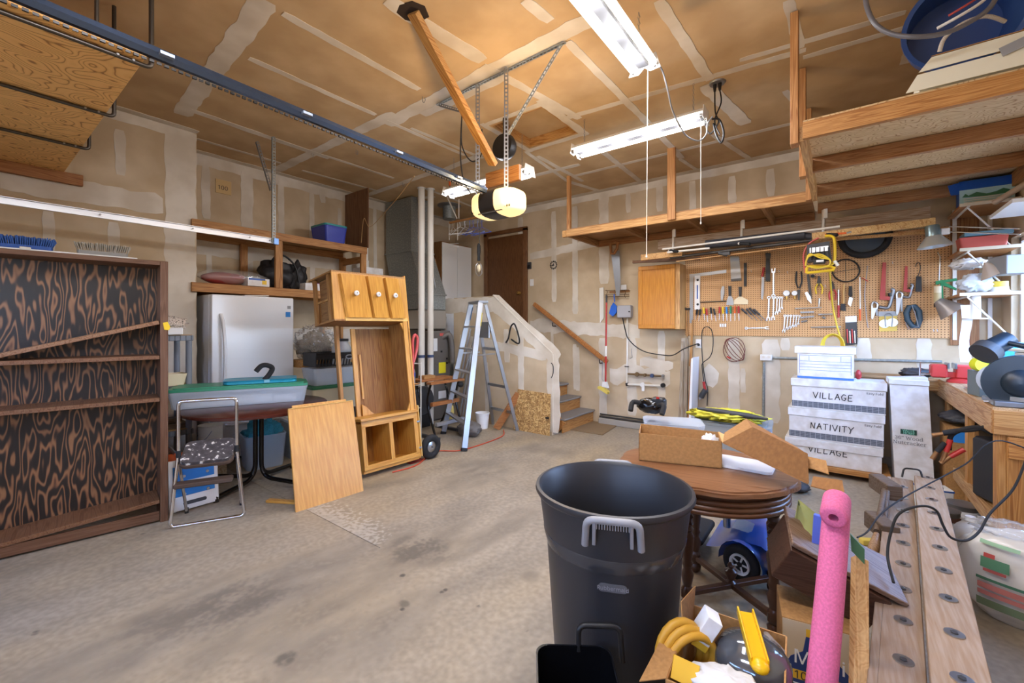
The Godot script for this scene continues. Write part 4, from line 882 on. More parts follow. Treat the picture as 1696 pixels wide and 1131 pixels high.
# ---------------------------------------------------------------- ceiling gear, utility corner, stairs
func build_center() -> void:
	# opener with its rail
	var t := thing("door_opener", "garage door opener with lit cream lens caps hanging on punched straps", "door opener", v(-2.3, 2.4, 2.75))
	var ox := -2.27; var od := 2.78
	wpart(t, "ceiling_angle", perforated(v(-3.0, CEIL - 0.012, 2.76), v(-1.6, CEIL - 0.012, 2.72), 0.034, Vector3.DOWN), M.galv)
	wpart(t, "strap", perforated(v(-2.122, CEIL - 0.02, 2.69), v(-2.122, 2.6, 2.69), 0.034, Vector3(0.5, 0, 0.86)), M.dull_steel)
	wpart(t, "strap", perforated(v(-2.455, CEIL - 0.02, 2.72), v(-2.455, 2.6, 2.72), 0.036, Vector3(0.5, 0, 0.86)), M.dull_steel)
	wpart(t, "diagonal_strap", perforated(v(-1.63, CEIL - 0.015, 2.72), v(-2.11, 3.02, 2.7), 0.026, Vector3(0.3, 0, 0.95)), M.galv)
	wpart(t, "diagonal_strap", perforated(v(-2.97, CEIL - 0.015, 2.76), v(-2.62, 3.37, 2.74), 0.024, Vector3(0.3, 0, 0.95)), M.dull_steel)
	var xf := Transform3D(Basis(Vector3.RIGHT, Vector3.UP, Vector3.BACK), v(ox, 2.515, od))
	# rounded head: dark shell in the middle, lenses left and right
	part(t, "motor_head", head_slice(-0.1, 0.06, 0.0), mat("opener_black", col("2a2726"), 0.35)).transform = t.global_transform.affine_inverse() * xf
	for s in [-1.0, 1.0]:
		var l := part(t, "lens", head_slice(0.06 if s > 0 else -0.1, 0.24 * s, 1.0), glow("lens_glow", col("ffdfa0"), 1.15)); l.transform = t.global_transform.affine_inverse() * xf
		var vt := mb()
		for i in 5: vt.box(Vector3(s * (0.11 + i * 0.022), -0.065 - 0.002 * i, 0.13 - i * 0.004), Vector3(0.012, 0.02, 0.006))
		part(l, "vent", vt, M.iron)
	wpart(t, "skirt", mb().prism(PackedVector2Array([Vector2(-0.1, 0), Vector2(0.1, 0), Vector2(0.13, -0.03), Vector2(-0.13, -0.03)]), 0.24, Transform3D(Basis.IDENTITY, v(ox, 2.445, od + 0.12))), M.dull_steel)
	var la := OmniLight3D.new(); la.name = "opener_lamp"; t.add_child(la)
	la.global_position = v(ox + 0.32, 2.55, od - 0.12); la.light_energy = 1.1; la.light_color = col("ffd08a"); la.light_size = 0.08; la.omni_range = 12.0; la.omni_attenuation = 2.0; la.shadow_enabled = true
	var r0 := v(ox - 0.02, 2.585, od - 0.15); var r1 := v(ox - 0.02, 2.56, -1.1)
	wpart(t, "rail", mb().prism(PackedVector2Array([Vector2(-0.016, 0.026), Vector2(0.016, 0.026), Vector2(0.02, 0.004), Vector2(0.011, -0.018), Vector2(-0.011, -0.018), Vector2(-0.02, 0.004)]), 3.76, Transform3D(Basis(Vector3.RIGHT, Vector3.UP, Vector3.BACK).rotated(Vector3.RIGHT, -0.02), r0)), mat("rail_blue", col("46536a"), 0.26, 0.85))
	for d in [0.55, 1.15, 1.75, 2.3]: wpart(t, "rail_joint", mb().box(v(ox + 0.002, 2.588 + (2.63 - d) * 0.02, d), Vector3(0.036, 0.014, 0.05), 0.001), mat("joint_zinc", col("9aa4b4"), 0.5, 0.6))
	var ch := mb()
	for i in 150: ch.box(v(ox - 0.018, 2.552 + i * 0.0005, od - 0.2 - i * 0.025), Vector3(0.01 if i % 2 else 0.005, 0.01, 0.016))
	wpart(t, "chain", ch, mat("chain_steel", col("2c2a28"), 0.4, 0.8)).set_meta("kind", "stuff")
	wpart(t, "cable", mb().tube(curve([v(-2.66, 3.36, 2.74), v(-2.68, 3.1, 2.76), v(-2.6, 2.95, 2.8), v(-2.5, 3.0, 2.82), v(-2.48, 3.2, 2.8)]), 0.006, 6).tube(curve([v(-2.66, 3.36, 2.74), v(-2.66, 3.0, 2.72), v(-2.6, 2.75, 2.7), v(-2.5, 2.62, 2.68)]), 0.006, 6), M.black)
	wsolo("brace_board", "diagonal fir stud running from a torn ceiling hole down towards the opener", "stud", mb().bar(v(-2.245, CEIL - 0.01, 1.85), v(-2.46, 2.93, 2.93), 0.085, 0.045, Vector3(0.3, 1, 0), 0.003), wood("b98a48", 2))
	wsolo("ceiling_hole", "dark torn hole in the ceiling drywall where the diagonal stud passes through", "hole", mb().prism(PackedVector2Array([Vector2(-0.09, -0.06), Vector2(-0.02, -0.09), Vector2(0.07, -0.06), Vector2(0.1, 0.02), Vector2(0.05, 0.1), Vector2(-0.05, 0.09), Vector2(-0.1, 0.02)]), 0.004, Transform3D(Basis(Vector3.RIGHT, Vector3.FORWARD, Vector3.UP), v(-2.25, CEIL - 0.004, 1.85))), mat("void", col("2a1c12"), 1.0))
	wsolo("blocking", "short fir blocking hanging behind the diagonal stud over the opener", "stud", mb().box(v(-2.5, 2.88, 3.12), Vector3(0.4, 0.14, 0.04), 0.003), wood("a8743e", 0))
	t = thing("ceiling_speaker", "round black speaker mounted under the ceiling behind the diagonal stud", "speaker", v(-2.66, 3.27, 3.35))
	wpart(t, "body", mb().lathe([Vector2(0, -0.05), Vector2(0.11, -0.05), Vector2(0.13, 0), Vector2(0.12, 0.05), Vector2(0, 0.06)], 24, Transform3D(Basis(Vector3.RIGHT, Vector3.BACK, Vector3.DOWN), v(-2.66, 3.27, 3.35))), M.black); wpart(t, "bracket", mb().box(v(-2.66, 3.47, 3.35), Vector3(0.04, 0.2, 0.02), 0.002), M.iron)
	# ceiling outlet plate with its cords
	var op := hp(1188, 137, CEIL)
	t = thing("ceiling_outlet", "round steel ceiling outlet plate with black plugs and cords", "outlet", op)
	wpart(t, "plate", mb().lathe([Vector2(0, -0.012), Vector2(0.06, -0.012), Vector2(0.068, 0), Vector2(0, 0)], 24, Transform3D(Basis.IDENTITY, op)), M.dull_steel)
	for s in [-1.0, 1.0]: wpart(t, "plug", mb().cyl(op + Vector3(s * 0.02, -0.012, 0), op + Vector3(s * 0.02, -0.07, 0), 0.016, 0.01, 10), M.black)
	wpart(t, "cord", mb().tube(curve([op + Vector3(-0.02, -0.07, 0), op + Vector3(-0.015, -0.25, 0), op + Vector3(0.01, -0.34, 0), op + Vector3(-0.06, -0.42, 0.0), op + Vector3(-0.1, -0.3, 0.02)]), 0.006, 6).tube(curve([op + Vector3(0.02, -0.07, 0), op + Vector3(0.03, -0.18, 0), op + Vector3(-0.02, -0.32, 0), op + Vector3(0.02, -0.45, 0)]), 0.006, 6), M.black)
	wpart(t, "cord_loop", mb().tube(curve([op + Vector3(-0.04, -0.3, 0), op + Vector3(0.02, -0.33, 0.02), op + Vector3(0.05, -0.44, 0), op + Vector3(0.03, -0.52, 0), op + Vector3(-0.01, -0.44, 0), op + Vector3(-0.03, -0.34, 0)]), 0.009, 6), M.black)
	var ld := 2.86
	wsolo("lamp_cord", "grey lamp cord swagged between the two bright shop lights", "cord", mb().tube(curve([bp(1090, 104, ld), bp(1098, 120, 2.95), bp(1106, 150, 3.05), bp(1113, 180, 3.2), bp(1124, 205, 3.4), bp(1138, 226, 3.6), bp(1158, 233, 3.75), bp(1170, 222, 3.8), bp(1172, 205, 3.84), bp(1180, 193, 3.86)], 5), 0.006, 6), M.grey)
	wsolo("pull_cord", "white pull cord hanging from the front-to-back shop light", "cord", mb().tube([v(-1.04, 3.25, 2.87), v(-1.045, 1.96, 2.86)], 0.0028, 5).lathe([Vector2(0, 0), Vector2(0.007, 0.008), Vector2(0.004, 0.025), Vector2(0, 0.03)], 8, Transform3D(Basis.IDENTITY, v(-1.045, 1.945, 2.86))), M.pvc)
	wsolo("pull_cord", "white pull cord hanging from the crosswise shop light", "cord", mb().tube([v(-0.94, 3.25, 3.85), v(-0.94, 2.36, 3.85)], 0.0028, 5).lathe([Vector2(0, 0), Vector2(0.007, 0.008), Vector2(0.004, 0.025), Vector2(0, 0.03)], 8, Transform3D(Basis.IDENTITY, v(-0.94, 2.345, 3.85))), M.pvc)
	for q in [[590, 248, "between the opener rail and the alcove"], [700, 160, "beside the opener's ceiling angle"], [517, 253, "beside the door track hanger"], [667, 302, "near the air duct"]]:
		var p := hp(q[0], q[1], CEIL)
		wsolo("ceiling_hook", "small wire hook in a ceiling joint " + q[2], "hook", mb().tube(curve([p, p + Vector3(0, -0.04, 0), p + Vector3(0.02, -0.06, 0), p + Vector3(0.035, -0.045, 0), p + Vector3(0.03, -0.02, 0)]), 0.003, 5), M.dull_steel, "hooks in the ceiling joints")
	wsolo("emergency_cord", "thin tan cord slung from the opener rail to the stud shelf", "cord", mb().tube(curve([v(-2.29, 2.5, 1.9), v(-3.6, 2.72, 2.7), v(-5.3, 2.9, 3.6), v(-5.48, 3.05, 3.62), v(-5.52, 2.7, 3.6)], 8), 0.003, 5), mat("tan_cord", col("c9a46a"), 0.8))
	var pc := hp(745, 296, CEIL)
	t = thing("hanging_plug", "short black cord with orange plug dangling from the ceiling near the air duct", "plug", pc)
	wpart(t, "plug", mb().cyl(pc + Vector3(0, -0.03, 0), pc + Vector3(0, -0.1, 0), 0.018, 0.014, 10), M.orange); wpart(t, "cord", mb().tube(curve([pc, pc + Vector3(0, -0.1, 0), pc + Vector3(-0.01, -0.18, 0), pc + Vector3(0.04, -0.25, 0)]), 0.007, 6), M.black)
	build_utility()
	build_stairs()

func head_slice(x0: float, x1: float, round_end: float) -> MB:   # a length of the opener's head, front view across x
	var G := []
	var n := 10
	for i in n + 1:
		var u := float(i) / n
		var x := lerpf(x0, x1, u)
		var k := sqrt(maxf(0.0, 1.0 - pow(u * round_end, 3.2))) if round_end > 0.0 else 1.0
		k = maxf(k, 0.03)
		var row := []
		for j in 24:
			var a := TAU * j / 24.0
			var cx := signf(cos(a)) * pow(absf(cos(a)), 0.6); var sy := signf(sin(a)) * pow(absf(sin(a)), 0.75)
			row.append(Vector3(x, (sy * 0.095 - (0.02 if sy < 0 else 0.0)) * (0.35 + 0.65 * k), cx * 0.15 * k))
		G.append(row)
	var m := mb()
	m.grid(G, true)
	for i in m.V.size():
		var c := Vector3(m.V[i].x, 0, 0)
		if m.N[i].dot(m.V[i] - c + Vector3(signf(x1 - x0) * 0.05 * round_end, 0, 0)) < 0.0: m.N[i] = -m.N[i]
	var q := mb()
	for i in range(0, m.V.size(), 3): q.tri(m.V[i], m.V[i + 1], m.V[i + 2], m.N[i], m.N[i + 1], m.N[i + 2])
	for e in ([0] if round_end > 0.0 else [0, n]):
		var c := Vector3(G[e][0].x, 0, 0)
		var nn := Vector3(-1 if (e == 0) == (x1 > x0) else 1, 0, 0)
		for j in 24: q.tri(c, G[e][j], G[e][(j + 1) % 24], nn, nn, nn)
	return q

func build_utility() -> void:
	# furnace, its plenum and vents
	var t := thing("furnace", "grey gas furnace with blue-white and yellow labels behind the ladder", "furnace", v(-5.38, 0, 4.68), 0.0)
	var fg := mat("furnace_grey", col("6f6a64"), 0.45, 0.3)
	wpart(t, "cabinet", mb().box(v(-5.42, 0.72, 4.68), Vector3(0.7, 1.4, 0.54), 0.008), fg)
	wpart(t, "base", mb().box(v(-5.42, 0.01, 4.68), Vector3(0.66, 0.02, 0.5)), M.dark_grey)
	var fx := -5.066
	wpart(t, "upper_door", mb().box(v(fx, 1.15, 4.68), Vector3(0.012, 0.5, 0.5), 0.004), fg); wpart(t, "lower_door", mb().box(v(fx, 0.56, 4.68), Vector3(0.012, 0.64, 0.5), 0.004), fg)
	wpart(t, "label", mb().box(v(fx + 0.008, 1.2, 4.57), Vector3(0.003, 0.2, 0.17)), M.white); wpart(t, "label", mb().box(v(fx + 0.01, 1.22, 4.51), Vector3(0.003, 0.15, 0.06)), M.blue)
	wpart(t, "badge", mb().box(v(fx + 0.008, 1.36, 4.76), Vector3(0.004, 0.045, 0.11), 0.002), M.pale_red); wpart(t, "warning_label", mb().box(v(fx + 0.008, 0.83, 4.76), Vector3(0.003, 0.17, 0.15)), mat("label_yellow", col("e8d81e"), 0.6)); wpart(t, "rating_label", mb().box(v(fx + 0.008, 0.4, 4.76), Vector3(0.003, 0.12, 0.16)), M.white)
	for q in [[0.97, 4.52], [0.9, 4.52], [0.97, 4.86], [0.9, 4.86], [1.09, 4.74]]: wpart(t, "latch", mb().box(v(fx + 0.012, q[0], q[1]), Vector3(0.02, 0.03, 0.03), 0.004), M.black)
	wpart(t, "flue_elbow", mb().tube(curve([v(-5.1, 1.3, 4.78), v(-5.02, 1.36, 4.86), v(-5.0, 1.2, 4.91), v(-5.0, 0.9, 4.92)]), 0.045, 12), fg)
	t = thing("air_duct", "galvanized sheet-metal plenum duct rising from the furnace to the ceiling", "duct", v(-5.7, 1.45, 4.5))
	wpart(t, "upper_duct", mb().box(v(-5.72, 3.12, 4.64), Vector3(0.66, 0.86, 0.46), 0.004), M.galv)
	wpart(t, "transition", hexa([v(-6.05, 2.69, 4.41), v(-5.39, 2.69, 4.41), v(-5.39, 2.69, 4.87), v(-6.05, 2.69, 4.87)], [v(-5.88, 2.0, 4.41), v(-5.13, 2.0, 4.41), v(-5.13, 2.0, 4.91), v(-5.88, 2.0, 4.91)]), M.galv)
	wpart(t, "lower_duct", mb().box(v(-5.51, 1.88, 4.66), Vector3(0.74, 0.24, 0.5), 0.004), M.galv)
	wpart(t, "foil_wrap", mb().box(v(-5.46, 1.596, 4.66), Vector3(0.7, 0.32, 0.52), 0.03), mat("foil", col("b6b2aa"), 0.35, 0.7))
	for y in [2.69, 2.0]: wpart(t, "flange", mb().box(v(-5.72 if y > 2.5 else -5.51, y, 4.64 if y > 2.5 else 4.66), Vector3(0.69 if y > 2.5 else 0.77, 0.025, 0.49 if y > 2.5 else 0.53), 0.002), M.galv)
	for q in [[-5.0, 4.28, 0.05], [-4.93, 4.4, 0.045]]:
		var y1 := 1.0
		var p := thing("vent_pipe", ["white plastic vent pipe nearer the air duct, floor bracket to ceiling", "white plastic vent pipe nearer the stairs, standing in front of the furnace"][0 if q[0] < -4.95 else 1], "pipe", v(q[0], y1, q[1]))
		wpart(p, "pipe", mb().cyl(v(q[0], 0.02, q[1]), v(q[0], CEIL, q[1]), q[2], -1, 20), M.pvc); wpart(p, "collar", mb().lathe([Vector2(0.064, -0.012), Vector2(0.064, 0), Vector2(q[2], 0), Vector2(q[2], -0.012)], 20, Transform3D(Basis.IDENTITY, v(q[0], CEIL - 0.001, q[1]))), M.white); wpart(p, "clamp", mb().cyl(v(q[0], 1.02, q[1]), v(q[0], 1.06, q[1]), q[2] + 0.006, -1, 20), mat("clamp_blue", col("3f4f74"), 0.5))
	wsolo("drain_pipe", "white plastic pipe standing against the wall beside the air duct", "pipe", mb().cyl(v(-5.8, 2.5, 3.86), v(-5.8, 3.52, 3.86), 0.04, -1, 16).cyl(v(-5.8, 2.38, 3.86), v(-5.8, 2.5, 3.86), 0.05, -1, 16), M.pvc)
	box_thing("white_carton", "white carton on the stud ledge between the shelf end panel and the duct", v(-5.8, 2.08, 3.9), Vector3(0.34, 0.3, 0.3), M.card_white, 90.0)
	wsolo("duct_brace", "thin grey steel rod along the front of the air duct", "rod", mb().cyl(v(-5.37, 3.55, 4.5), v(-5.1, 2.1, 4.66), 0.012, -1, 8), M.dull_steel)
	# rooftop vent stub, clothes rod and hangers
	var fp := hp(744, 340, CEIL)
	t = thing("flue_stub", "short galvanized flue stub with collar hanging from the ceiling above the clothes rod", "flue", fp)
	wpart(t, "stub", mb().cyl(fp, fp + Vector3.DOWN * 0.24, 0.11, -1, 20), M.galv); wpart(t, "collar", mb().lathe([Vector2(0.2, -0.012), Vector2(0.2, 0), Vector2(0.1, 0.0), Vector2(0.1, -0.03), Vector2(0.2, -0.012)], 24, Transform3D(Basis.IDENTITY, fp)), M.dull_steel)
	var hd := 4.75
	t = thing("clothes_rod", "wooden clothes rod hung from white straps by the flue stub", "rod", bp(775, 365, hd))
	wpart(t, "rod", mb().cyl(bp(745, 369, hd), bp(805, 357, hd), 0.018, -1, 10), wood("a8743c", 0))
	for q in [[740, 325, 757, 362], [760, 330, 760, 362]]: wpart(t, "strap", mb().bar(bp(q[0], q[1], hd), bp(q[2], q[3], hd), 0.018, 0.004, Vector3.BACK, 0.0), M.pvc)
	var hk := 0
	for q in [[750, "e8e6e2", 0.55, "white"], [762, "e8e6e2", -0.3, "white"], [770, "dfe4ee", 0.2, "pale"], [778, "2f55b8", 0.45, "blue"], [784, "2f55b8", -0.2, "blue"], [791, "6f86c0", 0.3, "steel-blue"], [798, "2f55b8", 0.1, "blue"]]:
		hk += 1
		var c := bp(q[0], 368, hd); var d := Vector3(cos(q[2]), 0, sin(q[2]))
		var lab: String = {"white": "white plastic clothes hanger on the wooden rod near the duct", "pale": "pale wire clothes hanger on the wooden rod", "blue": "blue plastic clothes hanger on the wooden rod", "steel-blue": "steel-blue clothes hanger on the wooden rod"}[q[3]]
		wsolo("clothes_hanger", lab, "hanger", mb().tube(curve([c + d * 0.012 + Vector3(0, 0.0, 0), c + Vector3(0, 0.024, 0), c - d * 0.014 + Vector3(0, 0.008, 0), c + Vector3(0, -0.03, 0), c + Vector3(0, -0.07, 0)]), 0.003, 5).tube([c + Vector3(0, -0.07, 0), c + d * 0.2 + Vector3(0, -0.17, 0), c - d * 0.2 + Vector3(0, -0.17, 0)], 0.0045, 5, true), mat("hanger" + q[1], col(q[1]), 0.4), "clothes hangers on the rod")
	t = thing("pants_hanger", "white wire rack hanging low from the clothes rod", "hanger", bp(752, 372, hd))
	for y in [0.0, 0.06, 0.2, 0.25]: wpart(t, "wire", mb().cyl(bp(745, 376, hd) + Vector3(-0.01, -y - 0.06, 0), bp(757, 376, hd) + Vector3(0.03, -y - 0.06, 0), 0.004, -1, 5), M.pvc)
	for x in [744, 758]: wpart(t, "wire", mb().cyl(bp(x, 368, hd), bp(x, 398, hd), 0.004, -1, 5), M.pvc)
	# trouble light
	var td := 4.6
	t = thing("trouble_light", "caged trouble light hanging on its cord in front of the door", "lamp", bp(794, 455, td))
	wpart(t, "cord", mb().tube([Vector3(bp(795, 358, td).x, CEIL, -td), bp(795, 358, td), bp(794, 403, td)], 0.004, 5), M.black); wpart(t, "handle", mb().tube([bp(793, 403, td), bp(793, 407, td), bp(793, 418, td), bp(793, 424, td), bp(793, 432, td)], [0.012, 0.026, 0.026, 0.02, 0.022], 12), M.rubber)
	wpart(t, "bulb", mb().blob(bp(793, 444, td), Vector3(0.03, 0.055, 0.03), 0.0, 0.1, 1, 14, 10), M.cream)
	var cc := bp(793, 446, td)
	for k in 6:
		var a := PI * k / 3.0; var d := Vector3(cos(a), 0, sin(a))
		wpart(t, "cage_wire", mb().tube(curve([cc + Vector3(0, 0.09, 0) + d * 0.02, cc + Vector3(0, 0.03, 0) + d * 0.05, cc + Vector3(0, -0.06, 0) + d * 0.045, cc + Vector3(0, -0.1, 0)]), 0.0025, 5), M.steel)
	# white cabinet on the landing
	t = thing("storage_cabinet", "tall white two-door cabinet with wood side standing on the landing", "cabinet", v(-5.87, 1.16, 5.7), 90.0)
	part(t, "case", mb().box(Vector3(0.0, 0.93, -0.02), Vector3(0.76, 1.86, 0.44), 0.004), wood("9a6a38", 1))
	for s in [-1.0, 1.0]: part(t, "door", mb().box(Vector3(s * 0.19, 0.93, 0.21), Vector3(0.375, 1.82, 0.018), 0.003), M.white)
	wsolo("flat_carton", "folded brown carton with white labels leaning beside the landing cabinet", "carton", mb().bar(bp(717, 430, 5.12), bp(727, 496, 5.12), 0.1, 0.05, Vector3.BACK, 0.002), M.kraft).set_meta("label", "folded brown carton leaning beside the white landing cabinet")
	build_corner_clutter()

func hexa(a: Array, b: Array) -> MB:
	var m := mb()
	var c: Vector3 = (a[0] + a[2] + b[0] + b[2]) / 4.0
	for i in 4:
		var j := (i + 1) % 4
		var n: Vector3 = (a[j] - a[i]).cross(b[i] - a[i]).normalized()
		if n.dot((a[i] + b[j]) * 0.5 - c) < 0: n = -n
		m.quad(a[i], a[j], b[j], b[i], n)
	for q in [a, b]:
		var n: Vector3 = (q[1] - q[0]).cross(q[2] - q[0]).normalized()
		if n.dot(q[0] - c) < 0: n = -n
		m.quad(q[0], q[1], q[2], q[3], n)
	return m

func build_corner_clutter() -> void:
	# folding workbench with clutter, between hand truck and furnace
	var t := thing("work_stand", "folding black work stand with orange-brown top in front of the furnace", "workbench", v(-4.5, 0, 4.05))
	wpart(t, "jaw", mb().box(v(-4.52, 0.76, 4.08), Vector3(0.24, 0.03, 0.62), 0.003), wood("b0713a", 2)); wpart(t, "jaw", mb().box(v(-4.26, 0.74, 4.08), Vector3(0.1, 0.03, 0.62), 0.003), wood("b0713a", 2))
	for d in [3.84, 4.36]:
		wpart(t, "leg", mb().tube(curve([v(-4.3, 0.72, d), v(-4.36, 0.45, d), v(-4.2, 0.02, d)]), 0.015, 8), M.black_gloss); wpart(t, "leg", mb().tube(curve([v(-4.6, 0.72, d), v(-4.5, 0.4, d), v(-4.7, 0.02, d)]), 0.015, 8), M.black_gloss)
		wpart(t, "foot", mb().bar(v(-4.14, 0.02, d), v(-4.76, 0.02, d), 0.05, 0.04), M.dark_grey)
	wpart(t, "step_board", mb().box(v(-4.3, 0.45, 4.1), Vector3(0.05, 0.05, 0.5), 0.003), wood("b0713a", 2)); wpart(t, "lower_bar", mb().box(v(-4.2, 0.2, 4.1), Vector3(0.05, 0.045, 0.52), 0.003), M.grey); wpart(t, "clamp_knob", mb().blob(v(-4.2, 0.68, 4.3), Vector3(0.03, 0.04, 0.05), 0.2, 0.2, 2, 14, 10), M.black)
	t = thing("wire_rack", "white wire rack standing between the hand truck and the vent pipes", "rack", v(-4.6, 0, 3.62))
	for y in [0.12, 0.42, 0.72, 1.0]:
		wpart(t, "wire_shelf", mb().tube([v(-4.72, y, 3.44), v(-4.38, y, 3.44), v(-4.38, y, 3.74), v(-4.72, y, 3.74)], 0.006, 6, true).cyl(v(-4.55, y, 3.44), v(-4.55, y, 3.74), 0.004, -1, 5).cyl(v(-4.46, y, 3.44), v(-4.46, y, 3.74), 0.004, -1, 5), M.pvc)
	for x in [-4.72, -4.38]:
		for d in [3.44, 3.74]: wpart(t, "post", mb().cyl(v(x, 0, d), v(x, 1.02, d), 0.009, -1, 8), M.pvc)
	wpart(t, "shelf_board", mb().box(v(-4.55, 0.735, 3.59), Vector3(0.32, 0.014, 0.28), 0.002), wood("c08a50", 2)); wpart(t, "shelf_board", mb().box(v(-4.55, 0.435, 3.59), Vector3(0.32, 0.014, 0.28), 0.002), M.dark_grey)
	t = thing("water_bottle", "clear plastic water bottle with blue label on the wire rack", "bottle", v(-4.45, 0.743, 3.66))
	part(t, "bottle", mb().lathe([Vector2(0, 0), Vector2(0.035, 0), Vector2(0.036, 0.15), Vector2(0.015, 0.21), Vector2(0.014, 0.23), Vector2(0, 0.23)], 16), M.clear); part(t, "label", mb().cyl(Vector3(0, 0.09, 0), Vector3(0, 0.14, 0), 0.0375, -1, 16), M.blue)
	t = thing("spray_bottle", "white spray bottle on the wire rack beside the hand truck", "bottle", v(-4.62, 0.743, 3.6))
	part(t, "bottle", mb().lathe([Vector2(0, 0), Vector2(0.04, 0), Vector2(0.04, 0.13), Vector2(0.015, 0.18), Vector2(0.015, 0.2), Vector2(0, 0.2)], 14), M.white); part(t, "trigger_head", mb().box(Vector3(0.02, 0.225, 0), Vector3(0.09, 0.03, 0.02), 0.004).bar(Vector3(0.04, 0.21, 0), Vector3(0.055, 0.15, 0), 0.012, 0.008), M.pvc)
	box_thing("parts_box", "small tan box of parts on the black work stand", v(-4.5, 0.776, 3.95), Vector3(0.12, 0.04, 0.2), M.kraft, 0.0)
	wsolo("plastic_bag", "grey plastic bag of pads stuffed low in the wire rack", "bag", mb().blob(v(-4.54, 0.53, 3.6), Vector3(0.13, 0.085, 0.12), 0.4, 0.25, 71, 26, 14, 0.95), mat("bag_grey", col("b9bac0"), 0.5))
	wsolo("black_bin", "black rubbish bag slumped under the wire rack", "bag", mb().blob(v(-4.56, 0.26, 3.6), Vector3(0.14, 0.13, 0.13), 0.35, 0.22, 72, 26, 14, 0.95), M.black_gloss)
	t = thing("stool_seat", "round black stool seat standing on edge behind the work stand", "stool", v(-4.88, 0, 4.22))
	wpart(t, "disc", mb().lathe([Vector2(0, -0.02), Vector2(0.2, -0.02), Vector2(0.215, 0), Vector2(0.2, 0.02), Vector2(0, 0.02)], 28, Transform3D(Basis(Vector3.UP, Vector3.RIGHT, Vector3.FORWARD), v(-4.88, 0.4, 4.2))), M.dark_grey); wpart(t, "stand", mb().box(v(-4.9, 0.1, 4.2), Vector3(0.06, 0.2, 0.3), 0.01), M.black)
	wsolo("canvas_bag", "grey canvas bag lying on the floor behind the aluminum ladder", "bag", mb().blob(v(-4.02, 0.09, 4.28) , Vector3(0.18, 0.1, 0.14), 0.35, 0.2, 77, 26, 14, 0.9), mat("canvas", col("6e6a66"), 0.9)).position.y -= 0.0
	# extension cord on the floor
	wsolo("extension_cord", "orange extension cord looped across the floor by the ladder feet", "cord", mb().tube(curve([hp(650, 782, 0.008), hp(690, 770, 0.008), hp(720, 748, 0.008), hp(760, 746, 0.008), hp(800, 735, 0.008), hp(832, 722, 0.008), hp(834, 712, 0.008)], 8), 0.007, 6), mat("cord_orange", col("c4482a"), 0.5))
	# aluminum step ladder: front frame faces the room
	t = thing("step_ladder", "aluminum six-foot step ladder standing open beside the stairs", "ladder", v(-3.95, 0, 4.4))
	var A0 := v(-4.36, 0.0, 4.12); var A1 := v(-3.56, 0.0, 3.7); var T0 := v(-4.12, 1.8, 4.42); var T1 := v(-3.79, 1.8, 4.25)
	var B0 := v(-4.2, 0.0, 5.0); var B1 := v(-3.66, 0.0, 4.9)
	var n1 := (T0 - A0).cross(A1 - A0).normalized()
	for q in [[A0, T0], [A1, T1]]:
		var rl := wpart(t, "front_rail", mb().bar(q[0], q[1], 0.028, 0.07, n1, 0.003), M.alu); wpart(rl, "foot", mb().bar(q[0], q[0] + (q[1] - q[0]).normalized() * 0.04, 0.034, 0.075, n1, 0.003), M.rubber)
	for k in 5:
		var u := 0.165 * (k + 1)
		wpart(t, "tread", mb().bar(A0.lerp(T0, u), A1.lerp(T1, u), 0.075, 0.022, Vector3.UP, 0.003), M.alu)
	for q in [[B0, T0 + v(0.06, -0.02, 0.08)], [B1, T1 + v(0.02, -0.02, 0.08)]]: wpart(t, "rear_rail", mb().bar(q[0], q[1], 0.022, 0.045, n1, 0.003), M.alu)
	for u in [0.15, 0.36, 0.66, 0.8]: wpart(t, "rear_brace", mb().bar(B0.lerp(T0 + v(0.06, -0.02, 0.08), u), B1.lerp(T1 + v(0.02, -0.02, 0.08), u), 0.02, 0.04, Vector3.UP, 0.002), M.alu)
	wpart(t, "cap", mb().bar(T0.lerp(T1, -0.06) + v(0.01, 0.015, 0.04), T0.lerp(T1, 1.06) + v(0.01, 0.015, 0.04), 0.14, 0.035, Vector3.UP, 0.006), M.dull_steel)
	for q in [[A0, T0, B0], [A1, T1, B1]]: wpart(t, "spreader", mb().bar(q[0].lerp(q[1], 0.62), q[2].lerp(q[1], 0.62), 0.006, 0.02), M.alu)
	wpart(t, "pail_shelf", mb().bar(B0.lerp(T0, 0.8) + v(0.05, 0, 0.02), B1.lerp(T1, 0.8) + v(0.0, 0, 0.02), 0.02, 0.22, Vector3.UP, 0.003), M.dull_steel)
	for q in [[A1, T1, "d8c83a", 0.83], [A0, T0, "3a78b0", 0.88]]: wpart(t, "sticker", mb().bar(q[0].lerp(q[1], q[3]) + v(0.012, 0, -0.012) - n1 * 0.037 * signf(n1.z * -1.0) * -1.0, q[0].lerp(q[1], q[3] + 0.1) + v(0.012, 0, -0.012) - n1 * 0.037 * signf(n1.z * -1.0) * -1.0, 0.03, 0.004, n1, 0.0), mat("decal" + q[2], col(q[2]), 0.5))
	# poles, mop, bucket and boards leaning on the stair wall
	for q in [[-4.8, -4.62, 0.012, "slim aluminum pole leaning on the stair wall behind the ladder"], [-4.66, -4.5, 0.02, "thick white pole leaning on the stair wall behind the ladder"], [-4.6, -4.44, 0.016, "square aluminum channel leaning on the stair wall behind the ladder"]]:
		wsolo("pole", q[3], "pole", mb().cyl(v(q[0], 0.02, 4.72), v(q[1], 1.45, 4.95), q[2], -1, 10), M.alu)
	t = thing("mop", "yellow sponge mop leaning behind the ladder", "mop", v(-4.72, 0, 4.7))
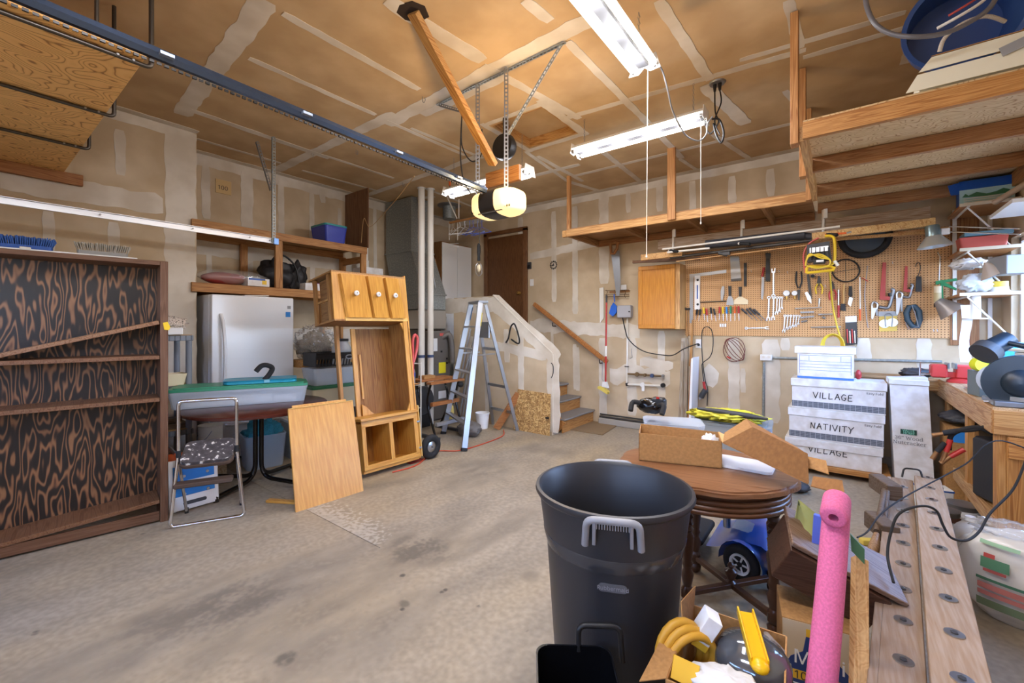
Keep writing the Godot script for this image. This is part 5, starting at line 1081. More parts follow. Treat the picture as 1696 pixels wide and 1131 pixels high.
	wpart(t, "handle", mb().cyl(v(-4.72, 0.25, 4.66), v(-4.5, 1.3, 4.93), 0.012, -1, 8), M.steel); wpart(t, "head", mb().blob(v(-4.74, 0.16, 4.63), Vector3(0.06, 0.15, 0.05), 0.3, 0.3, 81, 18, 14, 0.98), mat("mop_yellow", col("d8bd6a"), 0.9))
	t = thing("bucket", "small white plastic bucket on the floor between ladder and stair wall", "bucket", v(-4.17, 0, 4.72))
	part(t, "pail", mb().lathe([Vector2(0, 0), Vector2(0.085, 0), Vector2(0.1, 0.22), Vector2(0.105, 0.22), Vector2(0.105, 0.2), Vector2(0.098, 0.2), Vector2(0.095, 0.222), Vector2(0.08, 0.008), Vector2(0, 0.008)], 24), M.white); part(t, "rim", mb().lathe(torus_prof(0.104, 0.006, 8), 24, Transform3D(Basis.IDENTITY, Vector3(0, 0.222, 0))), M.white)
	wsolo("wood_plank", "short pine plank leaning on the stair wall beside the strand board", "plank", mb().bar(v(-3.92, 0.02, 4.74), v(-3.7, 0.52, 4.98), 0.12, 0.02, Vector3(1, 0.4, 0), 0.003), wood("b87a44", 2))
	wsolo("strand_board", "oriented strand board offcut leaning against the stair wall", "board", mb().slab([v(-3.76, 0, 4.93), v(-3.14, 0, 4.93), v(-3.16, 0.56, 4.985), v(-3.72, 0.58, 4.985)], v(0, 0, 0.012)), M.osb)
	wsolo("latch", "small black latch on the strand board edge beside the stairs", "latch", mb().box(v(-3.18, 0.24, 4.93), Vector3(0.05, 0.02, 0.03), 0.004), M.black)

func build_stairs() -> void:
	# stair half-wall with sloped top
	var w0 := 5.0; var th := 0.13
	var poly := PackedVector2Array([Vector2(-5.04, 0), Vector2(-3.14, 0), Vector2(-3.14, 1.11), Vector2(-4.2, 1.955), Vector2(-5.04, 1.955)])
	var hw := struct("wall_stair", mb().prism(poly, -th, Transform3D(Basis.IDENTITY, v(0, 0, w0))), M.paper_wall)
	part(hw, "cap", mb().bar(v(-3.14, 1.12, w0 + th / 2), v(-4.2, 1.965, w0 + th / 2), th + 0.02, 0.02), M.mud); part(hw, "end_trim", mb().box(v(-3.132, 0.555, w0 + th / 2), Vector3(0.018, 1.11, th + 0.02), 0.002), M.mud)
	for q in [[722, 507, 822, 505, .24], [816, 500, 925, 594, .22], [728, 520, 730, 570, .3], [762, 560, 905, 590, .14], [775, 520, 777, 640, .09], [862, 548, 864, 690, .1], [916, 596, 917, 716, .2], [838, 545, 840, 600, .1], [800, 520, 812, 545, .12], [806, 600, 807, 690, .07]]: seam(hw, bp(q[0], q[1], w0), bp(q[2], q[3], w0), q[4], Vector3.BACK, q[0] + q[1])
	# landing and steps
	var st := thing("stairs", "plywood stairs with grey-carpet treads rising behind the half-wall to the door", "stairs", v(-3.4, 0, 5.6))
	var tr := tmat("tread_grey", M.fine_tex, Vector3.ONE * 3.0, col("8e877f"), 0.9)
	var sd0 := 5.17; var sd1 := 6.1; var sc := (sd0 + sd1) / 2; var sw := sd1 - sd0
	for k in 5:
		var x1 := -3.06 - k * 0.235; var y1 := 0.17 + k * 0.188
		wpart(st, "riser", mb().box(v(x1 - 0.025, y1 - 0.09, sc), Vector3(0.018, 0.18, sw), 0.002), wood("c48a48", 2)); wpart(st, "tread", mb().box(v(x1 - 0.12, y1 + 0.012, sc), Vector3(0.28, 0.03, sw), 0.01), tr)
	wpart(st, "landing", mb().box(v(-5.17, 1.13, sc), Vector3(1.86, 0.05, sw), 0.004), tr)
	wpart(st, "stringer", mb().bar(v(-3.1, 0.06, sd0 + 0.02), v(-4.24, 1.02, sd0 + 0.02), 0.03, 0.2), wood("c48a48", 2))
	wsolo("door_mat", "flat brown door mat on the floor at the foot of the stairs", "mat", mb().slab([hp(940, 712, 0.0), hp(998, 721, 0.0), hp(1026, 703, 0.0), hp(982, 698.5, 0.0)], Vector3.UP * 0.012), tmat("matting", M.speck_tex, Vector3.ONE * 9.0, col("9a7f5c"), 0.95))
	# entry door on the landing
	var D := BACK
	var fr := wood("7a5230", 1, 0.45)
	var dr := struct("door_2", mb().box(v(-4.83, 2.14, D - 0.012), Vector3(0.82, 1.96, 0.03), 0.002), M.door_wood)
	part(dr, "jamb", mb().box(v(-5.28, 2.18, D - 0.025), Vector3(0.08, 2.06, 0.05), 0.004), fr); part(dr, "jamb", mb().box(v(-4.375, 2.18, D - 0.025), Vector3(0.08, 2.06, 0.05), 0.004), fr); part(dr, "head_jamb", mb().box(v(-4.83, 3.2, D - 0.025), Vector3(0.99, 0.07, 0.05), 0.004), wood("7a5230", 0, 0.45))
	part(dr, "doorknob", mb().lathe([Vector2(0, 0), Vector2(0.03, 0), Vector2(0.03, 0.008), Vector2(0.012, 0.012), Vector2(0.012, 0.035), Vector2(0.028, 0.05), Vector2(0.02, 0.065), Vector2(0, 0.068)], 16, Transform3D(Basis(Vector3.RIGHT, Vector3.BACK, Vector3.DOWN), v(-4.5, 2.08, D - 0.027))), M.brass)
	var cp := bp(877, 440)
	var c := thing("door_control", "small black wall control button beside the entry door frame", "switch", cp)
	wpart(c, "case", mb().box(cp + Vector3(0, 0, 0.012), Vector3(0.09, 0.12, 0.024), 0.004), M.dark_grey); wpart(c, "button", mb().box(cp + Vector3(0, -0.02, 0.027), Vector3(0.06, 0.06, 0.008), 0.003), M.black)
	cp = bp(881, 468)
	c = thing("light_switch", "white light switch plate on the wall right of the entry door", "switch", cp)
	wpart(c, "plate", mb().box(cp + Vector3(0, 0, 0.005), Vector3(0.075, 0.12, 0.01), 0.003), M.white); wpart(c, "toggle", mb().box(cp + Vector3(0, 0, 0.014), Vector3(0.012, 0.03, 0.012), 0.002), M.white)
	cp = bp(917, 439)
	c = thing("round_clock", "small dark round clock with silver numerals and no rim on the wall", "clock", cp)
	wpart(c, "hands", mb().bar(cp + Vector3(-0.03, -0.02, 0.01), cp + Vector3(0.01, 0.03, 0.01), 0.01, 0.003, Vector3.BACK, 0.0).bar(cp + Vector3(0, 0, 0.01), cp + Vector3(-0.045, -0.005, 0.01), 0.008, 0.003, Vector3.BACK, 0.0), M.iron); wpart(c, "hub", mb().cyl(cp, cp + Vector3(0, 0, 0.02), 0.012), M.iron)
	for k in 12:
		var a := TAU * k / 12.0
		wpart(c, "numeral", mb().box(cp + Vector3(cos(a), sin(a), 0) * 0.06 + Vector3(0, 0, 0.006), Vector3(0.02, 0.026, 0.008), 0.002), M.iron)
	# handrail
	c = thing("handrail", "sloping fir handrail on wall brackets beside the stairs", "handrail", bp(940, 555))
	wpart(c, "rail", mb().bar(bp(884, 503, 6.0), bp(1006, 600, 6.0), 0.045, 0.07, Vector3.UP, 0.01), wood("b5763a", 2))
	for q in [[915, 531], [993, 592]]: wpart(c, "bracket", mb().tube(curve_corner([bp(q[0], q[1], 6.0) + Vector3(0, -0.03, 0), bp(q[0], q[1], 6.0) + Vector3(0, -0.09, 0), bp(q[0], q[1], 6.0) + Vector3(0, -0.09, -0.11)], 0.02), 0.008, 6), M.iron)
	# hook and fittings on the half-wall
	wsolo("coat_hook", "large black rubber-coated hook with yellow tip on the stair half-wall", "hook", mb().tube(curve([bp(838, 567, 4.98), bp(842, 560, 4.94), bp(845, 545, 4.9), bp(848, 538, 4.9), bp(853, 538, 4.9), bp(860, 561, 4.9), bp(858, 569, 4.9), bp(847, 562, 4.94)], 5), 0.012, 8), M.rubber)
	wsolo("wire_pull", "small black wire pull on the stair half-wall's end face", "wire", mb().tube(curve([bp(913, 601, w0), bp(916, 606, w0 - 0.03), bp(916, 618, w0 - 0.03), bp(913, 626, w0)]), 0.006, 6), M.black)
	wsolo("straw_bundle", "tuft of dried straw leaning on the duct wrap beside the half-wall", "straw", mb().blob(bp(728, 530, 4.965), Vector3(0.05, 0.15, 0.03), 0.9, 0.5, 91, 24, 20), mat("straw", col("a98a58"), 0.95))
# ---------------------------------------------------------------- back wall: shelf, loft, lumber rack, pegboard
const PEG := 6.085
func pxprism(P: Array, d: float, th: float) -> MB:    # outline in photo pixels laid on the plane at depth d, th thick towards the room
	var q := PackedVector2Array()
	for p in P:
		var w := bp(p[0], p[1], d); q.append(Vector2(w.x, w.y))
	return mb().prism(q, th, Transform3D(Basis.IDENTITY, v(0, 0, d)))
func pxtube(P: Array, d: float, r, n := 8, closed := false, smooth := 0) -> MB:
	var q := []
	for p in P: q.append(bp(p[0], p[1], d))
	if smooth > 0: q = curve(q, smooth)
	return mb().tube(q, r, n, closed)
func build_back() -> void:
	var sx := wood("d2a262", 0); var sz := wood("cf9d5c", 2); var sy := wood("c08a50", 1)
	# shelf over the pegboard
	var t := thing("overhead_shelf", "fir-framed overhead shelf hung from the ceiling above the pegboard", "shelf", v(-1.6, 2.7, 5.6))
	wpart(t, "front_rail", mb().box(v(-1.63, 2.765, 5.15), Vector3(2.74, 0.09, 0.04), 0.003), sx); wpart(t, "ledger", mb().box(v(-1.62, 2.765, 6.085), Vector3(2.76, 0.09, 0.04), 0.003), wood("a87444", 0))
	wpart(t, "deck", mb().box(v(-1.62, 2.822, 5.63), Vector3(2.76, 0.018, 0.94), 0.002), wood("b08250", 0))
	for x in [-2.98, -2.2, -1.42, -0.65]: wpart(t, "joist", mb().box(v(x, 2.765, 5.62), Vector3(0.04, 0.088, 0.9), 0.003), wood("a87a48", 2))
	wpart(t, "end_block", mb().box(v(-3.03, 2.765, 5.15), Vector3(0.06, 0.09, 0.05), 0.004), sz)
	wpart(t, "post", mb().box(v(-2.99, 3.19, 5.195), Vector3(0.05, 0.76, 0.05), 0.003), sy); wpart(t, "post", mb().box(v(-1.57, 3.15, 5.11), Vector3(0.09, 0.84, 0.04), 0.003), sy)
	# loft over the bench
	t = thing("storage_loft", "fir-framed storage loft with plywood deck hung over the workbench corner", "loft", v(0.5, 2.65, 4.7))
	for d in [3.4, 4.17, 4.97, 5.72]: wpart(t, "joist" if d > 3.5 else "rim", mb().box(v(0.5, 2.765, d), Vector3(1.4, 0.11, 0.04), 0.003), wood("c08a48" if d < 3.5 else "a8784a", 0))
	wpart(t, "deck", mb().box(v(0.5, 2.832, 4.74), Vector3(1.4, 0.018, 2.66), 0.002), M.plywood_pale)
	wpart(t, "end_beam", mb().box(v(-0.2, 2.755, 4.26), Vector3(0.045, 0.1, 1.7), 0.003), wood("d6ab70", 2)); wpart(t, "wall_beam", mb().box(v(1.19, 2.75, 4.7), Vector3(0.04, 0.12, 2.6), 0.003), wood("c08a48", 2))
	for q in [[3.42, 2.69], [4.2, 2.69], [5.0, 2.69]]: wpart(t, "post", mb().box(v(-0.245, (CEIL - 0.006 + q[1]) / 2, q[0]), Vector3(0.045, CEIL - 0.006 - q[1], 0.085), 0.003), sy)
	# things on the loft
	t = thing("plastic_tub", "blue plastic tub lying open on its side on the storage loft", "tub", v(0.5, 2.85, 3.8))
	var tx := Transform3D(Basis(Vector3.RIGHT, Vector3.BACK, Vector3.DOWN).rotated(Vector3.RIGHT, 0.25), v(0.56, 3.25, 3.56))
	wpart(t, "shell", mb().lathe([Vector2(0, -0.3), Vector2(0.22, -0.3), Vector2(0.25, 0.0), Vector2(0.27, 0.02), Vector2(0.27, 0.04), Vector2(0.245, 0.03), Vector2(0.215, -0.29), Vector2(0, -0.29)], 36, tx, Vector2(1.0, 0.95)), mat("tub_blue", col("2c4f8e"), 0.4))
	t = thing("flat_carton", "long flat white carton with torn tape on the storage loft rim", "carton", v(0.7, 2.84, 3.55))
	wpart(t, "body", mb().box(v(0.78, 2.895, 3.66), Vector3(0.84, 0.1, 0.46), 0.004), mat("carton_cream", col("dcd8c4"), 0.8)); wpart(t, "lower_panel", mb().slab([v(0.3, 2.845, 3.39), v(1.2, 2.845, 3.39), v(1.2, 2.94, 3.39), v(0.35, 2.935, 3.39)], v(0, 0, 0.004)), M.carton_cream); wpart(t, "upper_panel", mb().slab([v(0.355, 2.945, 3.385), v(1.2, 2.95, 3.385), v(1.2, 3.03, 3.4), v(0.41, 3.02, 3.4)], v(0, 0, 0.004)), M.carton_cream); wpart(t, "top_flap", mb().slab([v(0.41, 3.024, 3.4), v(1.2, 3.034, 3.4), v(1.2, 3.07, 3.5), v(0.5, 3.06, 3.5)], v(0, 0.004, 0)), M.kraft); wpart(t, "tape", mb().box(v(0.72, 2.95, 3.38), Vector3(0.1, 0.05, 0.003), 0.0, Basis(Vector3.BACK, 0.3)), M.grey)
	t = thing("cable_bundle", "thick grey electrical cable looping off the storage loft", "cable", v(0.2, 2.9, 3.3))
	wpart(t, "cable", mb().tube(curve([bp(1432, -20, 3.1), bp(1436, 12, 3.1), bp(1450, 40, 3.1), bp(1476, 56, 3.1), bp(1515, 61, 3.1), bp(1560, 56, 3.15), bp(1600, 40, 3.2), bp(1640, 12, 3.25), bp(1660, -30, 3.3)], 8), 0.012, 10), mat("cable_grey", col("64646a"), 0.3)); wpart(t, "wire", mb().tube(curve([bp(1552, 47, 3.2), bp(1590, 26, 3.2), bp(1625, 4, 3.25), bp(1650, -20, 3.3)], 6), 0.008, 8), M.white); wpart(t, "wire", mb().tube(curve([bp(1571, 26, 3.2), bp(1595, 12, 3.2), bp(1620, -4, 3.25)], 6), 0.006, 8), mat("wire_red", col("b04848"), 0.5))
	wsolo("rope", "frayed white rope end hanging over the flat carton on the loft", "rope", mb().tube(curve([v(0.44, 3.03, 3.38), v(0.46, 3.09, 3.36), v(0.53, 3.14, 3.36), v(0.62, 3.15, 3.38), v(0.7, 3.12, 3.44)], 6), 0.01, 8), tmat("rope", M.speck_tex, Vector3.ONE * 12.0, col("d8d0c4"), 0.95))
	wsolo("grey_case", "pale grey plastic case standing on the flat carton at the right wall", "case", mb().box(v(1.1, 3.13, 3.5), Vector3(0.16, 0.24, 0.3), 0.02), M.grey)
	build_lumber()
	build_pegboard()
	build_wall_bits()
	build_boxes()
	build_bench()

func build_lumber() -> void:
	var t := thing("lumber_rack", "lumber rack board hung under the overhead shelf on white strap brackets", "rack", v(-0.9, 2.45, 5.6))
	wpart(t, "rack_board", mb().box(v(-0.62, 2.565, 5.68), Vector3(2.6, 0.13, 0.02), 0.002), wood("a89684", 0, 0.7))
	for x in [-1.72, -0.93, -0.15]:
		wpart(t, "bracket", mb().tube(curve_corner([v(x, 2.73, 5.66), v(x, 2.47, 5.66), v(x, 2.44, 5.5)], 0.03), 0.014, 8), M.pvc); wpart(t, "grip", mb().cyl(v(x + 0.01, 2.44, 5.5), v(x + 0.12, 2.41, 5.44), 0.018, -1, 8), M.rubber); wpart(t, "hanger_strap", mb().box(v(x + 0.02, 2.685, 5.64), Vector3(0.035, 0.1, 0.025), 0.003), M.white)
	var L := [
		["two_by_four", "pale fir stud at the rack's left end", "lumber", [1062, 427], [1130, 419], 5.55, .075, .04, "d8ad70"],
		["two_by_four", "long pale fir stud at the rack's right end by the lamp", "lumber", [1345, 392], [1549, 367], 5.5, .07, .05, "dcb678"],
		["trim_board", "thin fir trim board under the pale stud on the rack", "lumber", [1345, 399], [1545, 384], 5.6, .03, .03, "c49a60"],
		["trim_board", "dark-stained trim board lying on top of the oak wall cabinet", "lumber", [1048, 434], [1160, 428], 5.8, .04, .03, "6a4628"],
		["trim_board", "narrow pine strip below the black foam roll", "lumber", [1120, 433], [1345, 405], 5.52, .012, .02, "d0a468"],
		["trim_board", "brown wood strip resting under the pipes on the rack", "lumber", [1150, 424], [1350, 396], 5.62, .02, .03, "8a6a48"]]
	for q in L: wsolo(q[0], q[1], q[2], mb().bar(bp(q[3][0], q[3][1], q[5]), bp(q[4][0], q[4][1], q[5]), q[7], q[6], Vector3.UP, 0.002), wood(q[8], 2))
	wsolo("plastic_pipe", "long white plastic pipe highest on the lumber rack", "pipe", mb().cyl(bp(1097, 413, 5.54), bp(1391, 375, 5.54), 0.012, -1, 10), M.pvc); wsolo("plastic_pipe", "short white plastic pipe below the long one on the lumber rack", "pipe", mb().cyl(bp(1105, 418, 5.47), bp(1175, 411, 5.47), 0.012, -1, 10), M.pvc)
	wsolo("steel_pipe", "dark steel pipe lying below the black foam roll", "pipe", mb().cyl(bp(1110, 427, 5.56), bp(1345, 398, 5.56), 0.018, -1, 10), M.iron)
	wsolo("foam_roll", "black rolled foam mat on the lumber rack", "roll", mb().tube(curve([bp(1169, 405, 5.6), bp(1220, 400, 5.6), bp(1290, 392, 5.6), bp(1333, 389, 5.6)], 4), 0.052, 14).cyl(bp(1330, 390, 5.6), bp(1345, 392, 5.6), 0.035, -1, 12), mat("foam_black", col("35363c"), 0.7))
	wsolo("red_rod", "orange-red rod with silver tips on the lumber rack", "rod", mb().cyl(bp(1366, 389, 5.48), bp(1402, 386, 5.48), 0.012, -1, 8), M.orange)
	wsolo("caulk_tip", "silver threaded rods poking out of the lumber rack", "rod", mb().cyl(bp(1402, 386, 5.48), bp(1410, 384, 5.48), 0.011, -1, 8), M.steel)
	wsolo("clamp", "small grey clamp head hanging on the rack's pine strip", "clamp", mb().box(bp(1203, 420, 5.5), Vector3(0.08, 0.04, 0.04), 0.006).cyl(bp(1190, 419, 5.5), bp(1205, 422, 5.5), 0.02, -1, 8), M.dark_grey)
	# work light hanging on the rack with yellow frame and cord
	var d := 5.42
	t = thing("work_light", "black halogen work light with yellow tube stand hanging from the lumber rack", "work light", bp(1360, 455, d))
	wpart(t, "housing", pxprism([[1337, 408], [1374, 402], [1378, 432], [1338, 436]], d, 0.1), M.dark_grey)
	for i in 5: wpart(t, "fin", mb().box(bp(1344 + i * 7, 420, d - 0.11), Vector3(0.008, 0.13, 0.02), 0.002), M.black)
	wpart(t, "reflector_glass", pxprism([[1341, 411], [1372, 407], [1373, 415], [1341, 419]], d - 0.105, 0.01), M.steel)
	wpart(t, "stand", pxtube([[1366, 391], [1376, 391], [1382, 398], [1382, 430], [1376, 438]], d - 0.06, 0.014, 10, false, 4), M.yellow); wpart(t, "stand_foot", pxtube([[1336, 452], [1336, 444], [1340, 441], [1375, 441], [1382, 444], [1381, 447], [1336, 452]], d - 0.1, 0.014, 10), M.yellow)
	wpart(t, "switch_box", mb().box(bp(1357, 433, d - 0.14), Vector3(0.1, 0.05, 0.04), 0.006), M.black); wpart(t, "switch_label", mb().box(bp(1358, 432, d - 0.163), Vector3(0.06, 0.02, 0.003)), M.white)
	var cd := mb()
	for k in 3: cd.tube(curve([bp(1334, 436 + k * 2, d - 0.15), bp(1340, 425 - k * 2, d - 0.16), bp(1358, 421 + k * 3, d - 0.16), bp(1374, 430, d - 0.16), bp(1372, 440, d - 0.16), bp(1352, 444, d - 0.15), bp(1336, 440, d - 0.14)], 5), 0.007, 6)
	wpart(t, "cord", cd, mat("cord_yellow", col("e0c43a"), 0.5)); wpart(t, "plug", mb().cyl(bp(1382, 432, d - 0.16), bp(1388, 440, d - 0.16), 0.014, -1, 8), M.pvc)
	wsolo("red_hose", "orange air hose looped beside the yellow work light", "hose", pxtube([[1356, 394], [1342, 402], [1333, 415], [1331, 430], [1334, 452]], d - 0.02, 0.009, 8, false, 5), M.pale_red)
	var coil := mb()
	for k in 5:
		var P := []
		for i in 24: P.append(bp(1379 + cos(TAU * i / 24) * (14 + k * 1.4) , 571 + sin(TAU * i / 24) * (16 + k * 1.0) + k * 0.5, 6.02 - k * 0.012))
		coil.tube(P, 0.006, 6, true)
	t = thing("extension_cord", "yellow extension cord hanging down the pegboard into a coil", "cord", bp(1378, 590, 6.0))
	wpart(t, "drop", mb().tube(curve([bp(1374, 450, 5.4), bp(1376, 472, 5.7), bp(1379, 505, 5.95), bp(1385, 535, 6.0), bp(1391, 556, 6.0)], 6), 0.008, 6), M.cord_yellow); wpart(t, "coil", coil, M.cord_yellow)

func handle_tool(n: String, label: String, cat: String, x0: float, y0: float, x1: float, y1: float, hl: float, hr: float, br: float, hm: Material, bm: Material, group := "", d := PEG - 0.02) -> Node3D:   # round-handled tool: handle from (x0,y0) over a fraction hl, shank to (x1,y1)
	var a := bp(x0, y0, d); var b := bp(x1, y1, d); var m := a.lerp(b, hl)
	var t := thing(n, label, cat, b, 0.0, group)
	wpart(t, "handle", mb().tube([a, a.lerp(m, 0.08), a.lerp(m, 0.5), a.lerp(m, 0.9), m], [hr * 0.7, hr, hr * 0.85, hr, hr * 0.7], 10), hm)
	wpart(t, "shank", mb().cyl(m, b, br, br * 0.8, 8), bm)
	return t
func wrench(label: String, x0: float, y0: float, x1: float, y1: float, s := 1.0, group := "combination wrenches on the pegboard") -> void:   # ring end at the first point, open jaw at the second
	var a := bp(x0, y0, PEG - 0.008); var b := bp(x1, y1, PEG - 0.008)
	var t := thing("wrench", label, "wrench", b if b.y < a.y else a, 0.0, group)
	var dr := (b - a).normalized(); var w := a.distance_to(b) * 0.05 + 0.005
	wpart(t, "shaft", mb().bar(a + dr * w, b - dr * w, w * 0.85, 0.006, Vector3.BACK, 0.002), M.steel)
	wpart(t, "ring_end", mb().lathe([Vector2(w * 0.55, -0.005), Vector2(w * 1.05, -0.005), Vector2(w * 1.05, 0.005), Vector2(w * 0.55, 0.005), Vector2(w * 0.55, -0.005)], 14, Transform3D(Basis(Vector3.RIGHT, Vector3.BACK, Vector3.DOWN), a)), M.steel)
	var sd := dr.cross(Vector3.BACK)
	wpart(t, "jaw", mb().bar(b - dr * w + sd * w * 0.75, b + dr * w + sd * w * 0.75, w * 0.6, 0.008, Vector3.BACK, 0.001).bar(b - dr * w - sd * w * 0.75, b + dr * w * 0.8 - sd * w * 0.75, w * 0.6, 0.008, Vector3.BACK, 0.001).bar(b - dr * w * 1.2 - sd * w, b - dr * w * 1.2 + sd * w, w * 0.9, 0.008, Vector3.BACK, 0.001), M.steel)
func pliers(label: String, x: float, y0: float, y1: float, hm: Material, wd := 5.0, group := "") -> void:   # jaws up, two bowed grips down
	var d := PEG - 0.012; var ym := lerpf(y0, y1, 0.42)
	var t := thing("pliers", label, "pliers", bp(x, y1, d), 0.0, group)
	wpart(t, "jaws", pxprism([[x - 1.2, y0], [x + 1.2, y0], [x + wd * 0.6, ym - 2], [x + wd * 0.5, ym + 3], [x - wd * 0.5, ym + 3], [x - wd * 0.6, ym - 2]], d, 0.014), M.iron)
	for s in [-1.0, 1.0]: wpart(t, "grip", pxtube([[x + s * wd * 0.25, ym], [x + s * wd * 0.95, lerpf(ym, y1, 0.4)], [x + s * wd * 0.75, y1]], d - 0.008, [0.008, 0.008, 0.008, 0.008, 0.009, 0.009, 0.009, 0.009, 0.006], 8, false, 4), hm)

func build_pegboard() -> void:
	var t := thing("pegboard", "large brown pegboard panel full of hand tools on the back wall", "pegboard", v(-0.4, 1.365, PEG))
	wpart(t, "panel", mb().box(v(-0.4, 1.93, 6.096), Vector3(2.58, 1.13, 0.008), 0.001), M.pegboard)
	wpart(t, "plywood_strip", mb().box(v(0.97, 1.95, 6.09), Vector3(0.2, 1.3, 0.012), 0.001), wood("9a6a3c", 1))
	for q in [[1244, 447], [1290, 447], [1304, 449], [1367, 472], [1478, 433], [1546, 545], [1552, 545]]: wpart(t, "peg_hook", pxtube([[q[0], q[1]], [q[0], q[1] + 2], [q[0] + 1, q[1] + 4]], PEG - 0.02, 0.003, 5), M.steel)
	# flat steel tools traced in photo pixels
	t = thing("framing_square", "steel framing square hanging at the pegboard's left edge", "square", bp(1145, 535, PEG)); wpart(t, "blade", pxprism([[1142, 454], [1149, 453.5], [1147.5, 535], [1142, 535]], PEG, 0.003), M.dull_steel); wpart(t, "tongue", pxprism([[1149, 453.5], [1203, 446.5], [1203, 452], [1149, 459]], PEG, 0.003), M.dull_steel)
	t = thing("spirit_level", "short white spirit level with black end vials on the pegboard", "level", bp(1156, 512, PEG)); wpart(t, "body", pxprism([[1151, 457], [1160, 456.5], [1159.5, 513], [1151, 513]], PEG - 0.003, 0.02), M.white)
	for y in [463.5, 504.0]: wpart(t, "vial", mb().cyl(bp(1155.5, y, PEG - 0.022), bp(1155.5, y, PEG - 0.028), 0.016, -1, 14), M.black)
	wpart(t, "stripe", pxprism([[1154, 472], [1156, 472], [1156, 495], [1154, 495]], PEG - 0.0235, 0.002), M.blue)
	wsolo("bar_clamp", "thin dark steel bar lying across the pegboard under the square", "bar", pxtube([[1160, 500.5], [1203, 498.5]], PEG - 0.01, 0.007, 8), M.iron)
	t = thing("taping_knife", "wide brushed-steel taping knife high on the pegboard", "knife", bp(1218, 465, PEG)); wpart(t, "blade", pxprism([[1209, 424], [1224, 424], [1228, 464], [1211, 466]], PEG, 0.003), M.dull_steel); wpart(t, "back_edge", pxprism([[1211, 462], [1228, 460.5], [1228, 464.5], [1211, 466]], PEG - 0.004, 0.004), M.iron)
	wsolo("magnet_bar", "black magnetic bar mounted upright on the pegboard", "bar", pxprism([[1232, 436], [1237, 436], [1236.5, 474], [1232, 474]], PEG - 0.002, 0.012), M.black)
	t = thing("utility_knife", "grey folding utility knife on the pegboard beside the putty knives", "knife", bp(1197, 497, PEG)); wpart(t, "body", pxprism([[1196, 474], [1200, 474], [1200, 485], [1197, 498], [1194, 496], [1194, 482]], PEG - 0.004, 0.012), M.dull_steel)
	for q in [[1209, 474, 490, 1203, 1215, 505, "narrow black-handled putty knife on the pegboard", "dull_steel"], [1226, 475, 491, 1215, 1239, 504, "broad cream-bladed putty knife on the pegboard", "cream"]]:
		t = thing("putty_knife", q[6], "putty knife", bp(q[0], q[5], PEG)); wpart(t, "handle", pxprism([[q[0] - 2.6, q[1]], [q[0] + 2.6, q[1]], [q[0] + 2.0, q[2]], [q[0] - 2.0, q[2]]], PEG - 0.004, 0.016), M.black)
		wpart(t, "blade", pxprism([[q[0] - 2.2, q[2]], [q[0] + 2.2, q[2]], [q[4], lerpf(q[2], q[5], 0.45)], [q[4], q[5]], [q[3], q[5]], [q[3] + 1, lerpf(q[2], q[5], 0.45)]], PEG, 0.003), M[q[7]])
	t = thing("hand_saw", "drywall saw with red handle on the pegboard", "saw", bp(1263, 496, PEG)); wpart(t, "handle", pxtube([[1265, 443], [1264, 450], [1262, 458]], PEG - 0.012, 0.013, 8, false, 3), M.red); wpart(t, "blade", pxprism([[1261.5, 458], [1266, 459], [1265, 485], [1263, 497], [1260.5, 494]], PEG - 0.006, 0.003), M.dull_steel)
	t = thing("hammer", "claw hammer with black grip hanging head-up on the pegboard", "hammer", bp(1272, 467, PEG)); wpart(t, "grip", pxprism([[1269, 427], [1275, 427], [1275.5, 466], [1268, 466]], PEG - 0.006, 0.022), M.black); wpart(t, "head", pxprism([[1268, 419], [1277, 420], [1276, 428], [1269, 428]], PEG - 0.004, 0.03), M.iron)
	wrench("longest steel combination wrench hanging alone on the pegboard", 1281, 490, 1281, 447, 1.3, "")
	var k := 0
	for q in [[1273.5, 493, 529], [1281.5, 493, 528], [1287, 493, 519], [1291.5, 493, 516], [1295.5, 493, 511]]:
		wrench("%s steel combination wrench in the graded row under the single long wrench" % ["longest", "second longest", "middle-sized", "second shortest", "shortest"][k], q[0], q[1], q[0] - 1, q[2]); k += 1
	for q in [[1300, 523, 549], [1305, 523, 545], [1310, 523, 543], [1315, 523, 541], [1319.5, 523, 540], [1324, 523, 537]]:
		wrench("%s small steel wrench in the slanted lower row" % ["largest", "second largest", "third largest", "third smallest", "second smallest", "smallest"][k - 5], q[0], q[1], q[0] - 2, q[2], 0.8, "small wrenches in the lower row"); k += 1
	wrench("long steel wrench lying level along the pegboard's bottom", 1236, 543.5, 1271, 543.0, 1.0, "")
	for x in [1302.5, 1316]:
		t = thing("pressure_gauge", "larger round pressure gauge on the pegboard" if x < 1310 else "smaller round pressure gauge on the pegboard", "gauge", bp(x, 499, PEG)); var c := bp(x, 485.5, PEG - 0.02); var r := 0.036 if x < 1310 else 0.03
		wpart(t, "case", mb().lathe([Vector2(0, -0.015), Vector2(r, -0.015), Vector2(r, 0.012), Vector2(r * 0.9, 0.012), Vector2(r * 0.9, 0.006), Vector2(0, 0.006)], 20, Transform3D(Basis(Vector3.RIGHT, Vector3.BACK, Vector3.DOWN), c)), M.dull_steel); wpart(t, "dial", mb().cyl(c + Vector3(0, 0, 0.006), c + Vector3(0, 0, 0.009), r * 0.88, -1, 18), M.white); wpart(t, "stem", mb().cyl(c + Vector3(0, -r, 0), c + Vector3(0, -r - 0.04, 0), 0.013, -1, 8), M.brass)
